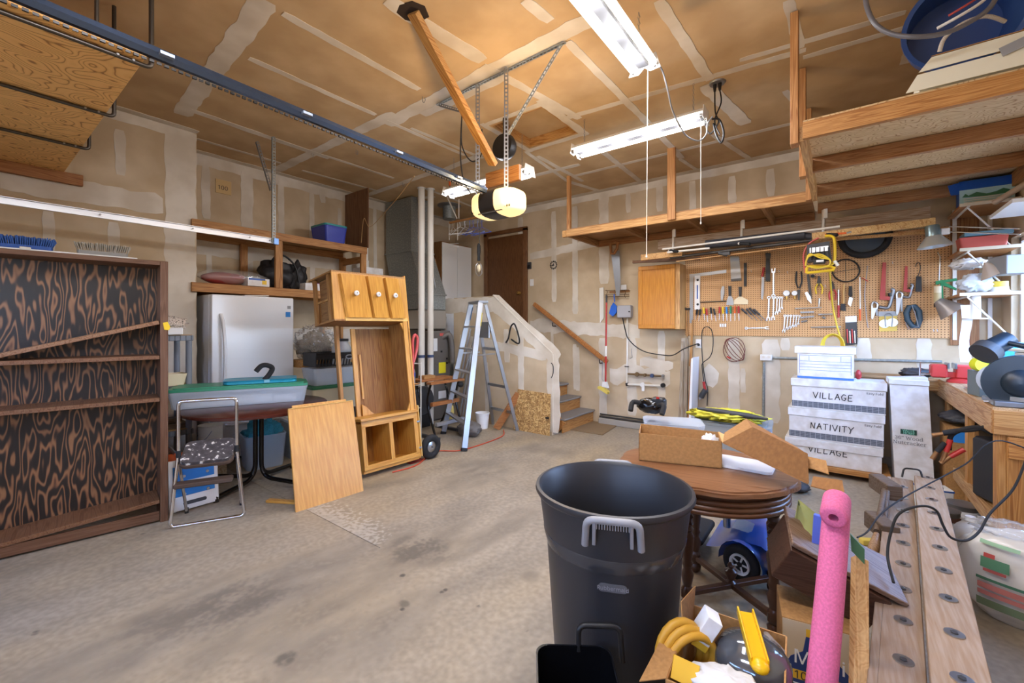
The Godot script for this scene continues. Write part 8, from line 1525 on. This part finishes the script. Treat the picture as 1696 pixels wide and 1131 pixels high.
func build_oval_table() -> void:
	var c := v(-0.585, 0, 2.45)
	var t := thing("occasional_table", "antique carved walnut table with scalloped top and turned legs", "table", c, 12.0)
	var P := PackedVector2Array(); var Q := PackedVector2Array(); var R := PackedVector2Array()
	for i in 96:
		var a := TAU * i / 96.0; var k := 1.0 + 0.03 * absf(sin(a * 6.0)) - 0.03 * exp(-pow(fposmod(a * 2.0 / PI, 1.0) - 0.5, 2) * 160.0)
		P.append(Vector2(cos(a) * 0.425 * k, sin(a) * 0.385 * k)); Q.append(Vector2(cos(a) * 0.41 * k, sin(a) * 0.37 * k)); R.append(Vector2(cos(a) * 0.385, sin(a) * 0.345))
	var up := Basis(Vector3.RIGHT, Vector3.FORWARD, Vector3.UP)
	var wn := wood("6a452c", 0, 0.35)
	part(t, "top", mb().prism(P, 0.02, Transform3D(up, Vector3(0, 0.715, 0))).prism(Q, 0.008, Transform3D(up, Vector3(0, 0.734, 0))), wood("8a6042", 0, 0.3)); part(t, "apron", mb().prism(R, 0.02, Transform3D(up, Vector3(0, 0.695, 0))), wn)
	var ap := mb()
	for y in [0.62, 0.645, 0.67]:
		var pts := []
		for i in 64: pts.append(Vector3(cos(TAU * i / 64.0) * 0.385, y, sin(TAU * i / 64.0) * 0.345))
		ap.tube(pts, 0.0135, 8, true)
	part(t, "reeded_moulding", ap, wn); part(t, "apron_frame", mb().lathe([Vector2(0.37, 0.61), Vector2(0.37, 0.7), Vector2(0.35, 0.7), Vector2(0.35, 0.61), Vector2(0.37, 0.61)], 48, Transform3D.IDENTITY, Vector2(1.0, 0.89)), wn)
	var prof := [Vector2(0, 0), Vector2(0.018, 0.0), Vector2(0.03, 0.02), Vector2(0.032, 0.04), Vector2(0.02, 0.055), Vector2(0.03, 0.065), Vector2(0.03, 0.11), Vector2(0.02, 0.125), Vector2(0.026, 0.15), Vector2(0.033, 0.19), Vector2(0.02, 0.215), Vector2(0.024, 0.23), Vector2(0.028, 0.245), Vector2(0.022, 0.26), Vector2(0.03, 0.33), Vector2(0.034, 0.385), Vector2(0.022, 0.41), Vector2(0.03, 0.425), Vector2(0.022, 0.44), Vector2(0.032, 0.455), Vector2(0.021, 0.472), Vector2(0.031, 0.488), Vector2(0.021, 0.504), Vector2(0.031, 0.52), Vector2(0.021, 0.536), Vector2(0.03, 0.552), Vector2(0.021, 0.568), Vector2(0.028, 0.585), Vector2(0.024, 0.6)]
	var ft := [v(-0.255, 0, 2.404), v(-0.64, 0, 2.345), v(-0.7, 0, 2.74), v(-0.3, 0, 2.78)]
	for f in ft:
		var lg := wpart(t, "leg", mb().lathe(prof, 18, Transform3D(Basis.IDENTITY, f)), mat("walnut_dark", col("4a2f20"), 0.28)); wpart(lg, "block", mb().box(f + Vector3(0, 0.645, 0), Vector3(0.055, 0.11, 0.055), 0.004), M.walnut_dark); wpart(lg, "stretcher_block", mb().box(f + Vector3(0, 0.088, 0), Vector3(0.052, 0.05, 0.052), 0.006), M.walnut_dark)
	for k in 2: wpart(t, "stretcher", mb().bar(ft[k] + Vector3.UP * (0.085 + 0.001 * k), ft[k + 2] + Vector3.UP * (0.085 + 0.001 * k), 0.035, 0.028, Vector3.UP, 0.005), M.walnut_dark)
	var fc: Vector3 = (ft[0] + ft[1] + ft[2] + ft[3]) / 4.0
	wpart(t, "finial", mb().lathe([Vector2(0.03, 0.096), Vector2(0.014, 0.11), Vector2(0.03, 0.145), Vector2(0.032, 0.16), Vector2(0.012, 0.175), Vector2(0.018, 0.187), Vector2(0.012, 0.2), Vector2(0, 0.206)], 18, Transform3D(Basis.IDENTITY, fc)), M.walnut_dark)
	# open carton on it
	var y0 := 0.744
	t = thing("open_carton", "long open brown carton with its end flaps spread on the walnut table", "carton", v(-0.68, y0, 2.45))
	var a := hp(1058, 762, y0); var b := hp(1196, 776, y0); var n := Vector3(-(b - a).z, 0, (b - a).x).normalized()
	if n.dot(Vector3.FORWARD) < 0: n = -n
	var w := n * 0.17; var up3 := Vector3.UP * 0.15; var k: Material = M.kraft
	wpart(t, "front_panel", mb().slab([a, b, b + up3 * 0.94, a + up3], n * 0.004), k); wpart(t, "back_panel", mb().slab([a + w, b + w, b + w + up3, a + w + up3 * 1.1], n * 0.004), k); wpart(t, "end_panel", mb().slab([a, a + w, a + w + up3 * 1.05, a + up3], (b - a).normalized() * 0.004), k); wpart(t, "end_panel", mb().slab([b, b + w, b + w + up3, b + up3 * 0.94], (a - b).normalized() * 0.004), k); wpart(t, "bottom_panel", mb().slab([a, b, b + w, a + w], Vector3.UP * 0.004), k)
	# folded carton lid with its side flaps, to the right
	var e := (b - a).normalized(); var r0 := b + up3 * 0.92
	var hi0 := bp(1248, 708, 2.42); var lo0 := bp(1340, 800, 2.3); var dn := lo0 - hi0
	t = thing("folded_carton", "folded brown carton with spread flaps overhanging the walnut table", "carton", v(-0.25, y0, 2.4))
	var q0 := bp(1197, 734, 2.36); var q1 := bp(1245, 709, 2.42); var q2 := bp(1336, 753, 2.3); var q3 := bp(1338, 802, 2.22)
	wpart(t, "main_panel", mb().slab([q0, q1, q2, q3], Vector3(0.004, 0.006, 0)), M.kraft_dark)
	var s0 := bp(1236, 695, 2.56); var s1 := bp(1320, 742, 2.5)
	wpart(t, "ridge_panel", mb().slab([q1, s0, s1, q2], Vector3(0.0, 0.005, 0)), M.kraft_dark); wpart(t, "inner_panel", mb().slab([q0, bp(1200, 718, 2.5), s0, q1], Vector3(0.0, 0.005, 0)), M.kraft); wpart(t, "link_panel", mb().slab([b + up3 * 0.92, b + w + up3, bp(1212, 726, 2.5), q0], Vector3(0, 0.004, 0)), mat("kraft_pale", col("d0a468"), 0.85))
	wpart(t, "end_flap", mb().slab([bp(1337, 757, 2.34), bp(1368, 764, 2.3), bp(1373, 786, 2.26), bp(1340, 775, 2.28)], Vector3(0, 0.004, 0)), M.kraft); wpart(t, "end_flap", mb().slab([bp(1347, 790, 2.2), bp(1395, 797, 2.16), bp(1399, 820, 2.12), bp(1343, 806, 2.16)], Vector3(0, 0.004, 0)), M.kraft_dark)
	wsolo("plastic_tray", "white plastic tray lying on the walnut table beside the open carton", "tray", mb().prism(rpoly(0.3, 0.2, 0.03), 0.014, Transform3D(Basis(Vector3.RIGHT, Vector3.FORWARD, Vector3.UP), v(-0.42, y0, 2.56))), M.white)
	wsolo("packing_paper", "crumpled white packing paper in the open carton's right end", "paper", mb().blob(b - e * 0.05 + w * 0.5 + Vector3.UP * 0.1, Vector3(0.045, 0.05, 0.04), 0.6, 0.4, 19, 22, 14), M.card_white); wsolo("plastic_sleeve", "clear plastic sleeve lying in the open carton's left end", "sleeve", mb().box(a + e * 0.07 + w * 0.5 + Vector3.UP * 0.1, Vector3(0.12, 0.01, 0.04), 0.003, Basis(Vector3.BACK, -0.3)), M.film); wsolo("carton_filler", "brown paper filler lying in the bottom of the open carton", "paper", mb().box((a + b) / 2 + w * 0.5 + Vector3.UP * 0.03, Vector3(0.3, 0.04, 0.1), 0.004, Basis(e, Vector3.UP, -n)), M.kraft)
	# clear bin at the table's far side
	var cb := v(-0.86, y0, 2.82)
	t = thing("clear_bin", "open clear plastic bin of dark parts behind the open carton", "bin", cb, 22.0); part(t, "tub", mb().bowl(0.3, 0.2, 0.125, 0.03, 0.004, Vector3.ZERO, 0.04), M.clear); part(t, "rim", mb().bowl(0.355, 0.255, 0.012, 0.004, 0.012, Vector3(0, 0.12, 0), 0.05), M.clear); part(t, "parts", mb().blob(Vector3(0, 0.06, 0), Vector3(0.12, 0.05, 0.07), 0.6, 0.4, 29, 26, 14, 0.95), M.dark_grey)

func build_scooter() -> void:
	var t := thing("mobility_scooter", "blue electric mobility scooter with black tiller under the walnut table", "scooter", v(-0.75, 0, 3.0))
	var bl := mat("scooter_blue", col("1f4fa6"), 0.15); bl.clearcoat_enabled = true; bl.clearcoat = 0.8
	var ax := Basis(Vector3.RIGHT, Vector3.BACK, Vector3.DOWN).rotated(Vector3.UP, -0.32)
	for q in [[v(-0.46, 0.105, 2.79), 0.0], [v(-0.38, 0.105, 3.25), PI], [v(-1.24, 0.085, 3.12), 0.0]]:
		var xf := Transform3D(ax if q[1] == 0.0 else ax.rotated(Vector3.UP, PI), q[0]); var s := 1.0 if q[0].y > 0.1 else 0.8
		var w := wpart(t, "tire", mb().lathe(torus_prof(0.08 * s, 0.026 * s, 10), 32, xf), M.rubber); wpart(w, "rim", mb().lathe([Vector2(0.044 * s, 0.0), Vector2(0.046 * s, 0.022), Vector2(0.058 * s, 0.027), Vector2(0.06 * s, 0.0)], 28, xf), mat("rim_white", col("e8e8e4"), 0.35)); wpart(w, "hub", mb().lathe([Vector2(0, -0.02), Vector2(0.056 * s, -0.02), Vector2(0.056 * s, 0.004), Vector2(0.014, 0.01), Vector2(0.014, 0.024), Vector2(0, 0.026)], 24, xf), M.black)
		for k in 5:
			var an := TAU * k / 5.0
			wpart(w, "spoke", mb().bar(xf * Vector3(cos(an) * 0.012, 0.016, sin(an) * 0.012), xf * Vector3(cos(an) * 0.058 * s, 0.02, sin(an) * 0.048 * s), 0.011, 0.006, xf.basis.y), M.rim_white)
	var G := []
	for i in 13:                                       # rear shroud: a dome with wheel arches
		var u := i / 12.0; var row := []; var su := smoothstep(0.0, 0.6, u)
		for j in 15:
			var s := j / 14.0 * 2.0 - 1.0
			var h := 0.135 + 0.155 * su - 0.07 * smoothstep(0.75, 1.0, u) - 0.06 * su * pow(absf(s), 3.0)
			row.append(v(-0.66 + u * 0.4, h, 3.04 + s * 0.22 - u * 0.03))
		G.append(row)
	wpart(t, "rear_shroud", mb().grid(G), bl); wpart(t, "shroud_body", mb().box(v(-0.43, 0.15, 3.05), Vector3(0.3, 0.1, 0.3), 0.03), bl)
	var ar := []
	for i in 11:
		var an := lerpf(-0.15, PI + 0.1, i / 10.0)
		ar.append([v(-0.46, 0.105, 2.79) + ax * Vector3(cos(an) * 0.122, -0.09, -sin(an) * 0.122), v(-0.46, 0.105, 2.79) + ax * Vector3(cos(an) * 0.128, 0.02, -sin(an) * 0.128)])
	wpart(t, "fender", mb().grid(ar), bl); wpart(t, "deck", mb().box(v(-0.98, 0.1, 3.08), Vector3(0.56, 0.05, 0.36), 0.015), M.rubber); wpart(t, "deck_trim", mb().box(v(-0.96, 0.085, 2.89), Vector3(0.5, 0.04, 0.03), 0.01), bl)
	wpart(t, "seat_post", mb().cyl(v(-0.58, 0.2, 3.02), v(-0.58, 0.46, 3.02), 0.022, -1, 12), M.steel); wpart(t, "post_clamp", mb().box(v(-0.58, 0.34, 2.99), Vector3(0.06, 0.09, 0.06), 0.006), M.black)
	for x in [-0.66, -0.5]: wpart(t, "arm_knob", mb().blob(v(x, 0.4, 2.96), Vector3(0.024, 0.024, 0.03), 0.2, 0.4, 3, 12, 8), M.black)
	wpart(t, "seat", mb().box(v(-0.58, 0.5, 3.04), Vector3(0.36, 0.07, 0.36), 0.03), M.black); wpart(t, "clear_cover", mb().slab([v(-0.52, 0.27, 2.86), v(-0.42, 0.26, 2.86), v(-0.41, 0.3, 2.92), v(-0.5, 0.315, 2.92)], Vector3(0, 0.003, 0)), M.film)
	var th := hp(1078, 672, 0.97)
	wpart(t, "tiller", mb().tube([v(-1.22, 0.1, 3.12), v(-1.16, 0.5, 3.06), th + Vector3(0.01, -0.12, 0)], [0.04, 0.045, 0.035], 12), mat("tiller_navy", col("1b2438"), 0.3)); wpart(t, "control_head", mb().blob(th, Vector3(0.09, 0.05, 0.055), 0.2, 0.2, 7, 22, 14), M.black_gloss); wpart(t, "dash", mb().box(th + Vector3(0.05, 0.03, 0), Vector3(0.09, 0.06, 0.07), 0.015), M.black)
	for s in [-1.0, 1.0]: wpart(t, "grip", mb().tube(curve([th + Vector3(s * 0.05, 0.01, 0.02), th + Vector3(s * 0.1, 0.02, 0.05), th + Vector3(s * 0.1, -0.03, 0.09)]), 0.016, 8), M.rubber)
	wpart(t, "button", mb().cyl(th + Vector3(0.055, 0.055, 0.03), th + Vector3(0.055, 0.066, 0.03), 0.01, -1, 8), M.red)

func build_floor_clutter() -> void:
	# carton of parts at the can's foot
	var t := thing("open_carton", "open torn carton holding a yellow hose and small boxes by the trash can", "carton", v(-0.275, 0, 1.48), 4.0); var k: Material = M.kraft
	var h := 0.45; var W := 0.29; var D := 0.4
	for q in [[Vector3(0, h / 2, D / 2), Vector3(W, h, 0.005)], [Vector3(0, h / 2, -D / 2), Vector3(W, h, 0.005)], [Vector3(W / 2, h / 2, 0), Vector3(0.005, h, D)], [Vector3(-W / 2, h / 2, 0), Vector3(0.005, h, D)], [Vector3(0, 0.003, 0), Vector3(W, 0.005, D)]]: part(t, "panel", mb().box(q[0], q[1]), k)
	part(t, "torn_flap", mb().slab([Vector3(-W / 2, h, -D / 2), Vector3(-W / 2, h, -0.02), Vector3(-W / 2 - 0.02, h + 0.07, -0.08), Vector3(-W / 2 + 0.01, h + 0.09, -D / 2 + 0.03)], Vector3(0.003, 0, 0)), k); part(t, "torn_flap", mb().slab([Vector3(-W / 2, h, 0.05), Vector3(-W / 2, h, D / 2), Vector3(-W / 2 - 0.07, h - 0.02, D / 2 + 0.03), Vector3(-W / 2 - 0.05, h + 0.01, 0.06)], Vector3(0, 0.003, 0)), k)
	var hs := mb(); var c := hp(1120, 1062, 0.44)
	for j in 3:
		var P := []
		for i in 14:
			var an := lerpf(-0.6, PI + 0.4, i / 13.0)
			P.append(c + Vector3(0.012 + j * 0.02, -0.03, 0.0) + Vector3(cos(an) * 0.05, sin(an) * (0.1 - j * 0.015), -cos(an) * 0.06))
		hs.tube(P, 0.014, 8)
	wsolo("yellow_hose", "mustard-yellow rubber hose coiled upright in the torn carton", "hose", hs, mat("hose_yellow", col("c9942c"), 0.5))
	# small yellow-white boxes and the round grey canister with yellow handle
	t = thing("small_carton", "small white and yellow part carton leaning in the torn carton", "box", hp(1165, 1040, 0.44)); var b0 := hp(1168, 1040, 0.48)
	wpart(t, "body", mb().box(b0, Vector3(0.05, 0.11, 0.07), 0.003, Basis(Vector3.BACK, -0.5).rotated(Vector3.UP, 0.4)), M.card_white); wpart(t, "end_band", mb().box(b0 + Basis(Vector3.BACK, -0.5).rotated(Vector3.UP, 0.4) * Vector3(0, -0.044, 0), Vector3(0.052, 0.026, 0.072), 0.003, Basis(Vector3.BACK, -0.5).rotated(Vector3.UP, 0.4)), mat("box_yellow", col("e0ae28"), 0.6))
	t = thing("small_carton", "small yellow open carton with a black wheel inside, in the torn carton", "box", hp(1130, 1115, 0.4)); b0 = hp(1133, 1112, 0.43); var bb := Basis(Vector3.BACK, -0.3).rotated(Vector3.RIGHT, 0.9)
	for q in [[Vector3(0, 0.04, 0), Vector3(0.07, 0.003, 0.06)], [Vector3(0, -0.04, 0), Vector3(0.07, 0.003, 0.06)], [Vector3(0.035, 0, 0), Vector3(0.003, 0.08, 0.06)], [Vector3(-0.035, 0, 0), Vector3(0.003, 0.08, 0.06)]]: wpart(t, "flap", mb().box(b0 + bb * q[0], q[1], 0.0, bb), M.box_yellow)
	wpart(t, "wheel", mb().lathe([Vector2(0.012, -0.02), Vector2(0.03, -0.02), Vector2(0.03, 0.02), Vector2(0.012, 0.02), Vector2(0.012, -0.02)], 20, Transform3D(bb * Basis(Vector3.RIGHT, Vector3.BACK, Vector3.DOWN), b0)), M.rubber)
	var vc := v(-0.225, 0.012, 1.55)
	t = thing("wet_vacuum", "dark grey round vacuum canister with clear lid and yellow handle", "vacuum", vc, 20.0)
	part(t, "tank", mb().lathe([Vector2(0, 0), Vector2(0.09, 0), Vector2(0.1, 0.02), Vector2(0.108, 0.38), Vector2(0.1, 0.39), Vector2(0, 0.39)], 36), mat("tank_grey", col("2e3034"), 0.2)); part(t, "lid", mb().lathe([Vector2(0.11, 0.388), Vector2(0.109, 0.42), Vector2(0.09, 0.45), Vector2(0.04, 0.47), Vector2(0, 0.472)], 36), mat("lid_chrome", col("6a6e74"), 0.1, 0.6))
	var hy := mat("handle_yellow", col("e8b412"), 0.3)
	part(t, "carry_handle", mb().slab([Vector3(-0.02, 0.485, -0.1), Vector3(0.02, 0.485, -0.1), Vector3(0.02, 0.455, 0.1), Vector3(-0.02, 0.455, 0.1)], Vector3(0, 0.012, 0)).bar(Vector3(-0.023, 0.5, -0.1), Vector3(-0.023, 0.47, 0.1), 0.006, 0.03).bar(Vector3(0.023, 0.5, -0.1), Vector3(0.023, 0.47, 0.1), 0.006, 0.03), hy); part(t, "handle_end", mb().blob(Vector3(0, 0.463, 0.1), Vector3(0.026, 0.02, 0.026), 0.0, 0.1, 1, 18, 12), hy); part(t, "latch", mb().bar(Vector3(0.05, 0.46, -0.07), Vector3(0.1, 0.43, -0.02), 0.022, 0.016, Vector3.UP, 0.008), M.film)
	wsolo("grey_cloth", "pale grey cloth draped over the torn carton's near edge", "cloth", mb().blob(v(-0.26, 0.44, 1.36), Vector3(0.1, 0.04, 0.07), 0.4, 0.2, 31, 30, 14), M.card_white)
	t = thing("black_tub", "glossy black plastic tub with wire handle on the floor before the trash can", "tub", v(-0.66, 0.002, 1.19), 35.0)
	part(t, "tub", mb().bowl(0.2, 0.17, 0.4, 0.025, 0.006, Vector3.ZERO, 0.04), M.black_gloss); part(t, "handle", mb().tube(curve_corner([Vector3(0.02, 0.38, -0.11), Vector3(0.02, 0.46, -0.12), Vector3(0.16, 0.46, -0.12), Vector3(0.17, 0.34, -0.12)], 0.03), 0.01, 8), M.black)
	# motor-oil carton, dark wooden box, noodle, stud
	t = thing("oil_carton", "blue and white motor oil carton printed 10W-40 behind the pink noodle", "box", v(-0.08, 0, 2.15), 10.0)
	part(t, "body", mb().box(Vector3(0, 0.165, 0), Vector3(0.26, 0.33, 0.24), 0.003), M.kraft); part(t, "white_face", mb().box(Vector3(-0.01, 0.165, 0.1215), Vector3(0.235, 0.32, 0.002)), mat("oil_tan", col("c9b492"), 0.7)); part(t, "bottle_print", mb().prism(PackedVector2Array([Vector2(-0.11, -0.16), Vector2(0.1, -0.16), Vector2(0.1, 0.0), Vector2(0.04, 0.06), Vector2(0.02, 0.11), Vector2(-0.04, 0.11), Vector2(-0.05, 0.05), Vector2(-0.09, 0.02), Vector2(-0.11, -0.02)]), 0.001, Transform3D(Basis.IDENTITY, Vector3(-0.01, 0.165, 0.1228))), mat("oil_blue", col("233a72"), 0.5)); part(t, "cap_print", mb().box(Vector3(-0.02, 0.29, 0.1234), Vector3(0.06, 0.03, 0.001)), M.box_yellow); part(t, "yellow_band", mb().box(Vector3(-0.015, 0.12, 0.1244), Vector3(0.21, 0.035, 0.001)), M.box_yellow)
	var lx := t.global_transform
	lit_text(t, "Mobil", 0.075, lx * Transform3D(Basis.IDENTITY, Vector3(0.0, 0.19, 0.1246)), M.white); lit_text(t, "10W-40", 0.042, lx * Transform3D(Basis.IDENTITY, Vector3(-0.02, 0.12, 0.126)), M.ink)
	for i in 5: part(t, "fine_print", mb().box(Vector3(-0.03, 0.085 - i * 0.015, 0.1246), Vector3(0.14 - (i % 2) * 0.04, 0.004, 0.001)), M.white)
	t = thing("wooden_box", "dark brown wooden box tilted on top of the oil carton", "box", v(0.0, 0.34, 2.3)); var wbs := Basis(Vector3.UP, 0.3) * Basis(Vector3.BACK, -0.42) * Basis(Vector3.RIGHT, 0.25)
	wpart(t, "body", mb().box(v(-0.06, 0.47, 2.22), Vector3(0.36, 0.16, 0.24), 0.006, wbs), wood("4a2e22", 0, 0.5)); wpart(t, "lid", mb().box(v(-0.06, 0.47, 2.22) + wbs * Vector3(0.02, 0.095, -0.02), Vector3(0.41, 0.02, 0.26), 0.005, wbs), wood("7a6252", 0, 0.5))
	var np := [hp(1384, 846, 0.85), hp(1386, 834, 0.865), v(-0.03, 0.6, 1.72), v(-0.055, 0.3, 1.52), v(-0.07, 0.03, 1.36)]; np[0] += v(-0.004, 0.0, -0.05)
	t = thing("pool_noodle", "pink foam pool noodle leaning up beside the plank bench", "pool noodle", np[4]); wpart(t, "foam", mb().tube(curve(np, 6), 0.0395, 24, false, false).lathe([Vector2(0.0395, 0), Vector2(0.037, 0.012), Vector2(0.03, 0.017), Vector2(0.014, 0.016), Vector2(0.013, -0.08)], 24, Transform3D(basis_y((np[0] - np[1]).normalized()), np[0])), tmat("noodle", M.fine_tex, Vector3.ONE * 7.0, col("dc6c98"), 0.85))
	wsolo("fir_stud", "short pale fir stud leaning beside the pink noodle", "stud", mb().bar(hp(1424, 925, 0.66), v(0.03, 0.03, 1.3), 0.042, 0.032, Vector3(0.3, 0, 1), 0.003), wood("dcb37a", 2))
	wsolo("green_cloth", "olive-green cloth draped on the dark wooden box", "cloth", mb().grid(drape([bp(1322, 828, 2.25), bp(1352, 850, 2.2), bp(1350, 905, 2.16), bp(1318, 940, 2.2), bp(1312, 880, 2.26)])), mat("olive", col("9a9a5c"), 0.9))
	wsolo("blue_lath", "blue plastic strip with red end standing behind the pink noodle", "strip", mb().bar(bp(1355, 852, 2.1), bp(1352, 900, 2.1), 0.03, 0.02, Vector3.BACK, 0.004), mat("strip_blue", col("5a6fd0"), 0.4)); wsolo("green_package", "green and blue seed packet sticking out behind the pink noodle", "packet", mb().slab([bp(1408, 884, 1.9), bp(1432, 910, 1.9), bp(1432, 935, 1.9), bp(1410, 912, 1.9)], v(0, 0, 0.01)), mat("packet_green", col("4a7a52"), 0.5)); wsolo("blue_tarp", "folded blue tarp sheet behind the fir stud", "tarp", mb().slab([bp(1432, 912, 2.45), bp(1478, 965, 2.45), bp(1490, 1050, 2.3), bp(1466, 1000, 2.3)], v(0, 0.01, 0.015)), mat("tarp_blue", col("2f4fb8"), 0.35))
	wsolo("plastic_disc", "round blue plastic disc on the floor beside the plank bench", "disc", mb().lathe([Vector2(0, 0), Vector2(0.11, 0), Vector2(0.115, 0.02), Vector2(0.1, 0.03), Vector2(0, 0.03)], 28, Transform3D(Basis.IDENTITY, v(0.09, 0.1, 1.62))).box(v(0.09, 0.05, 1.62), Vector3(0.12, 0.1, 0.12), 0.004), M.panel_blue)
	# plank bench with steel washers
	t = thing("plank_bench", "pair of long weathered planks with round steel washers on trestles", "bench", v(0.35, 0, 2.8)); var y := 0.45
	var A := v(0.17, y, 1.25); var B := v(0.4, y, 3.98); var dx := (B - A).normalized(); var sd := dx.cross(Vector3.UP).normalized()
	var wp := tmat("plank_a", M.oak_tex, Vector3(4, 4, 0.3), col("94806e"), 0.65)
	wpart(t, "plank", mb().bar(A - sd * 0.065 - Vector3.UP * 0.035, B - sd * 0.065 - Vector3.UP * 0.035, 0.11, 0.04, Vector3.UP, 0.004), wp); wpart(t, "plank", mb().bar(A + sd * 0.06, B + sd * 0.06, 0.13, 0.045, Vector3.UP, 0.004), tmat("plank_b", M.oak_tex, Vector3(4, 4, 0.3), col("a48f7a"), 0.65)); wpart(t, "edge_board", mb().bar(A - sd * 0.13 - Vector3.UP * 0.06, B - sd * 0.13 - Vector3.UP * 0.06, 0.025, 0.09, Vector3.UP, 0.003), wp)
	for i in 11:
		var p := A.lerp(B, 0.06 + i * 0.09)
		for s in [-1.0, 1.0]:
			var wc: Vector3 = p + sd * 0.062 * s + dx * 0.1 * s + Vector3.UP * (0.023 if s > 0 else -0.015)
			var ws := wpart(t, "washer", mb().lathe([Vector2(0.008, 0), Vector2(0.026, 0), Vector2(0.026, 0.004), Vector2(0.008, 0.004)], 18, Transform3D(Basis.IDENTITY, wc)), M.steel); wpart(ws, "bolt", mb().cyl(wc, wc + Vector3.UP * 0.007, 0.01, -1, 6), M.iron)
	for u in [0.12, 0.9]:
		for s in [-1.0, 1.0]: wpart(t, "trestle_leg", mb().bar(A.lerp(B, u) + sd * 0.05 * s + Vector3.DOWN * 0.06, A.lerp(B, u) + sd * 0.16 * s + Vector3.DOWN * y, 0.05, 0.03, dx), wp)
	wpart(t, "end_handle", mb().tube(curve_corner([bp(1494, 790, 3.95), bp(1497, 775, 3.97), bp(1524, 778, 3.97), bp(1528, 792, 3.95)], 0.02), 0.006, 6), M.black)
	# wooden hand-screw clamp
	t = thing("hand_screw_clamp", "old wooden hand-screw clamp gripping the plank bench's side", "clamp", v(0.16, 0.2, 3.0)); var hc := wood("5f5044", 0, 0.7)
	wpart(t, "jaw", mb().box(bp(1466, 806, 3.4), Vector3(0.08, 0.09, 0.22), 0.008, yaw_b(20)), hc); wpart(t, "jaw", mb().box(bp(1460, 872, 3.0), Vector3(0.08, 0.09, 0.2), 0.008, yaw_b(20)), hc)
	wpart(t, "screw", mb().cyl(bp(1465, 812, 3.3), bp(1452, 880, 2.9), 0.014, -1, 8), hc); wpart(t, "screw", mb().cyl(bp(1470, 812, 3.3), bp(1462, 895, 2.9), 0.012, -1, 8), hc); wpart(t, "handle", mb().tube([bp(1452, 885, 2.88), bp(1448, 905, 2.78), bp(1442, 925, 2.72)], [0.014, 0.024, 0.02], 10), wood("9a7a58", 1))
	# black power cord draped across
	wsolo("black_cable", "black power cord draped from the bench drawers over the planks to the floor", "cord", mb().tube(curve([v(1.1, 0.62, 3.9), bp(1660, 730, 3.7), bp(1600, 768, 3.6), bp(1560, 790, 3.5), bp(1500, 822, 3.2), bp(1460, 850, 2.9), bp(1437, 880, 2.7), bp(1420, 890, 2.55)], 8), 0.0038, 8), M.rubber); wsolo("black_cable", "thick black cord arching over the planks beside the fertilizer bag", "cord", mb().tube(curve([bp(1700, 760, 3.0), bp(1678, 810, 2.9), bp(1640, 850, 2.75), bp(1622, 880, 2.65), bp(1600, 895, 2.55), bp(1575, 890, 2.5), bp(1562, 870, 2.5), bp(1550, 845, 2.5), bp(1525, 838, 2.46), bp(1490, 850, 2.4), bp(1476, 880, 2.36), bp(1470, 920, 2.3), bp(1480, 965, 2.2)], 7), 0.005, 8), M.rubber)
	wsolo("yellow_sponge", "small yellow sponge on the floor beside the hand-screw clamp", "sponge", mb().box(hp(1436, 897, 0.02), Vector3(0.08, 0.04, 0.05), 0.008, yaw_b(30)), M.sponge)
func basis_y(d: Vector3) -> Basis:
	var x := d.cross(Vector3.FORWARD).normalized()
	return Basis(x, d, x.cross(d))
func drape(P: Array) -> Array:
	var G := []
	for i in 9:
		var u := i / 8.0; var row := []
		var l: Vector3 = (P[0] as Vector3).lerp(P[4], minf(u * 2, 1.0)).lerp(P[3], maxf(u * 2 - 1, 0.0)); var r: Vector3 = (P[0] as Vector3).lerp(P[1], minf(u * 2, 1.0)).lerp(P[2], maxf(u * 2 - 1, 0.0))
		for j in 7: row.append(l.lerp(r, j / 6.0) + Vector3(0, 0, sin(j * 1.9 + u * 3.0) * 0.012))
		G.append(row)
	return G
func build_all() -> void:
	build_left()
	build_center()
	build_back()
	build_front()
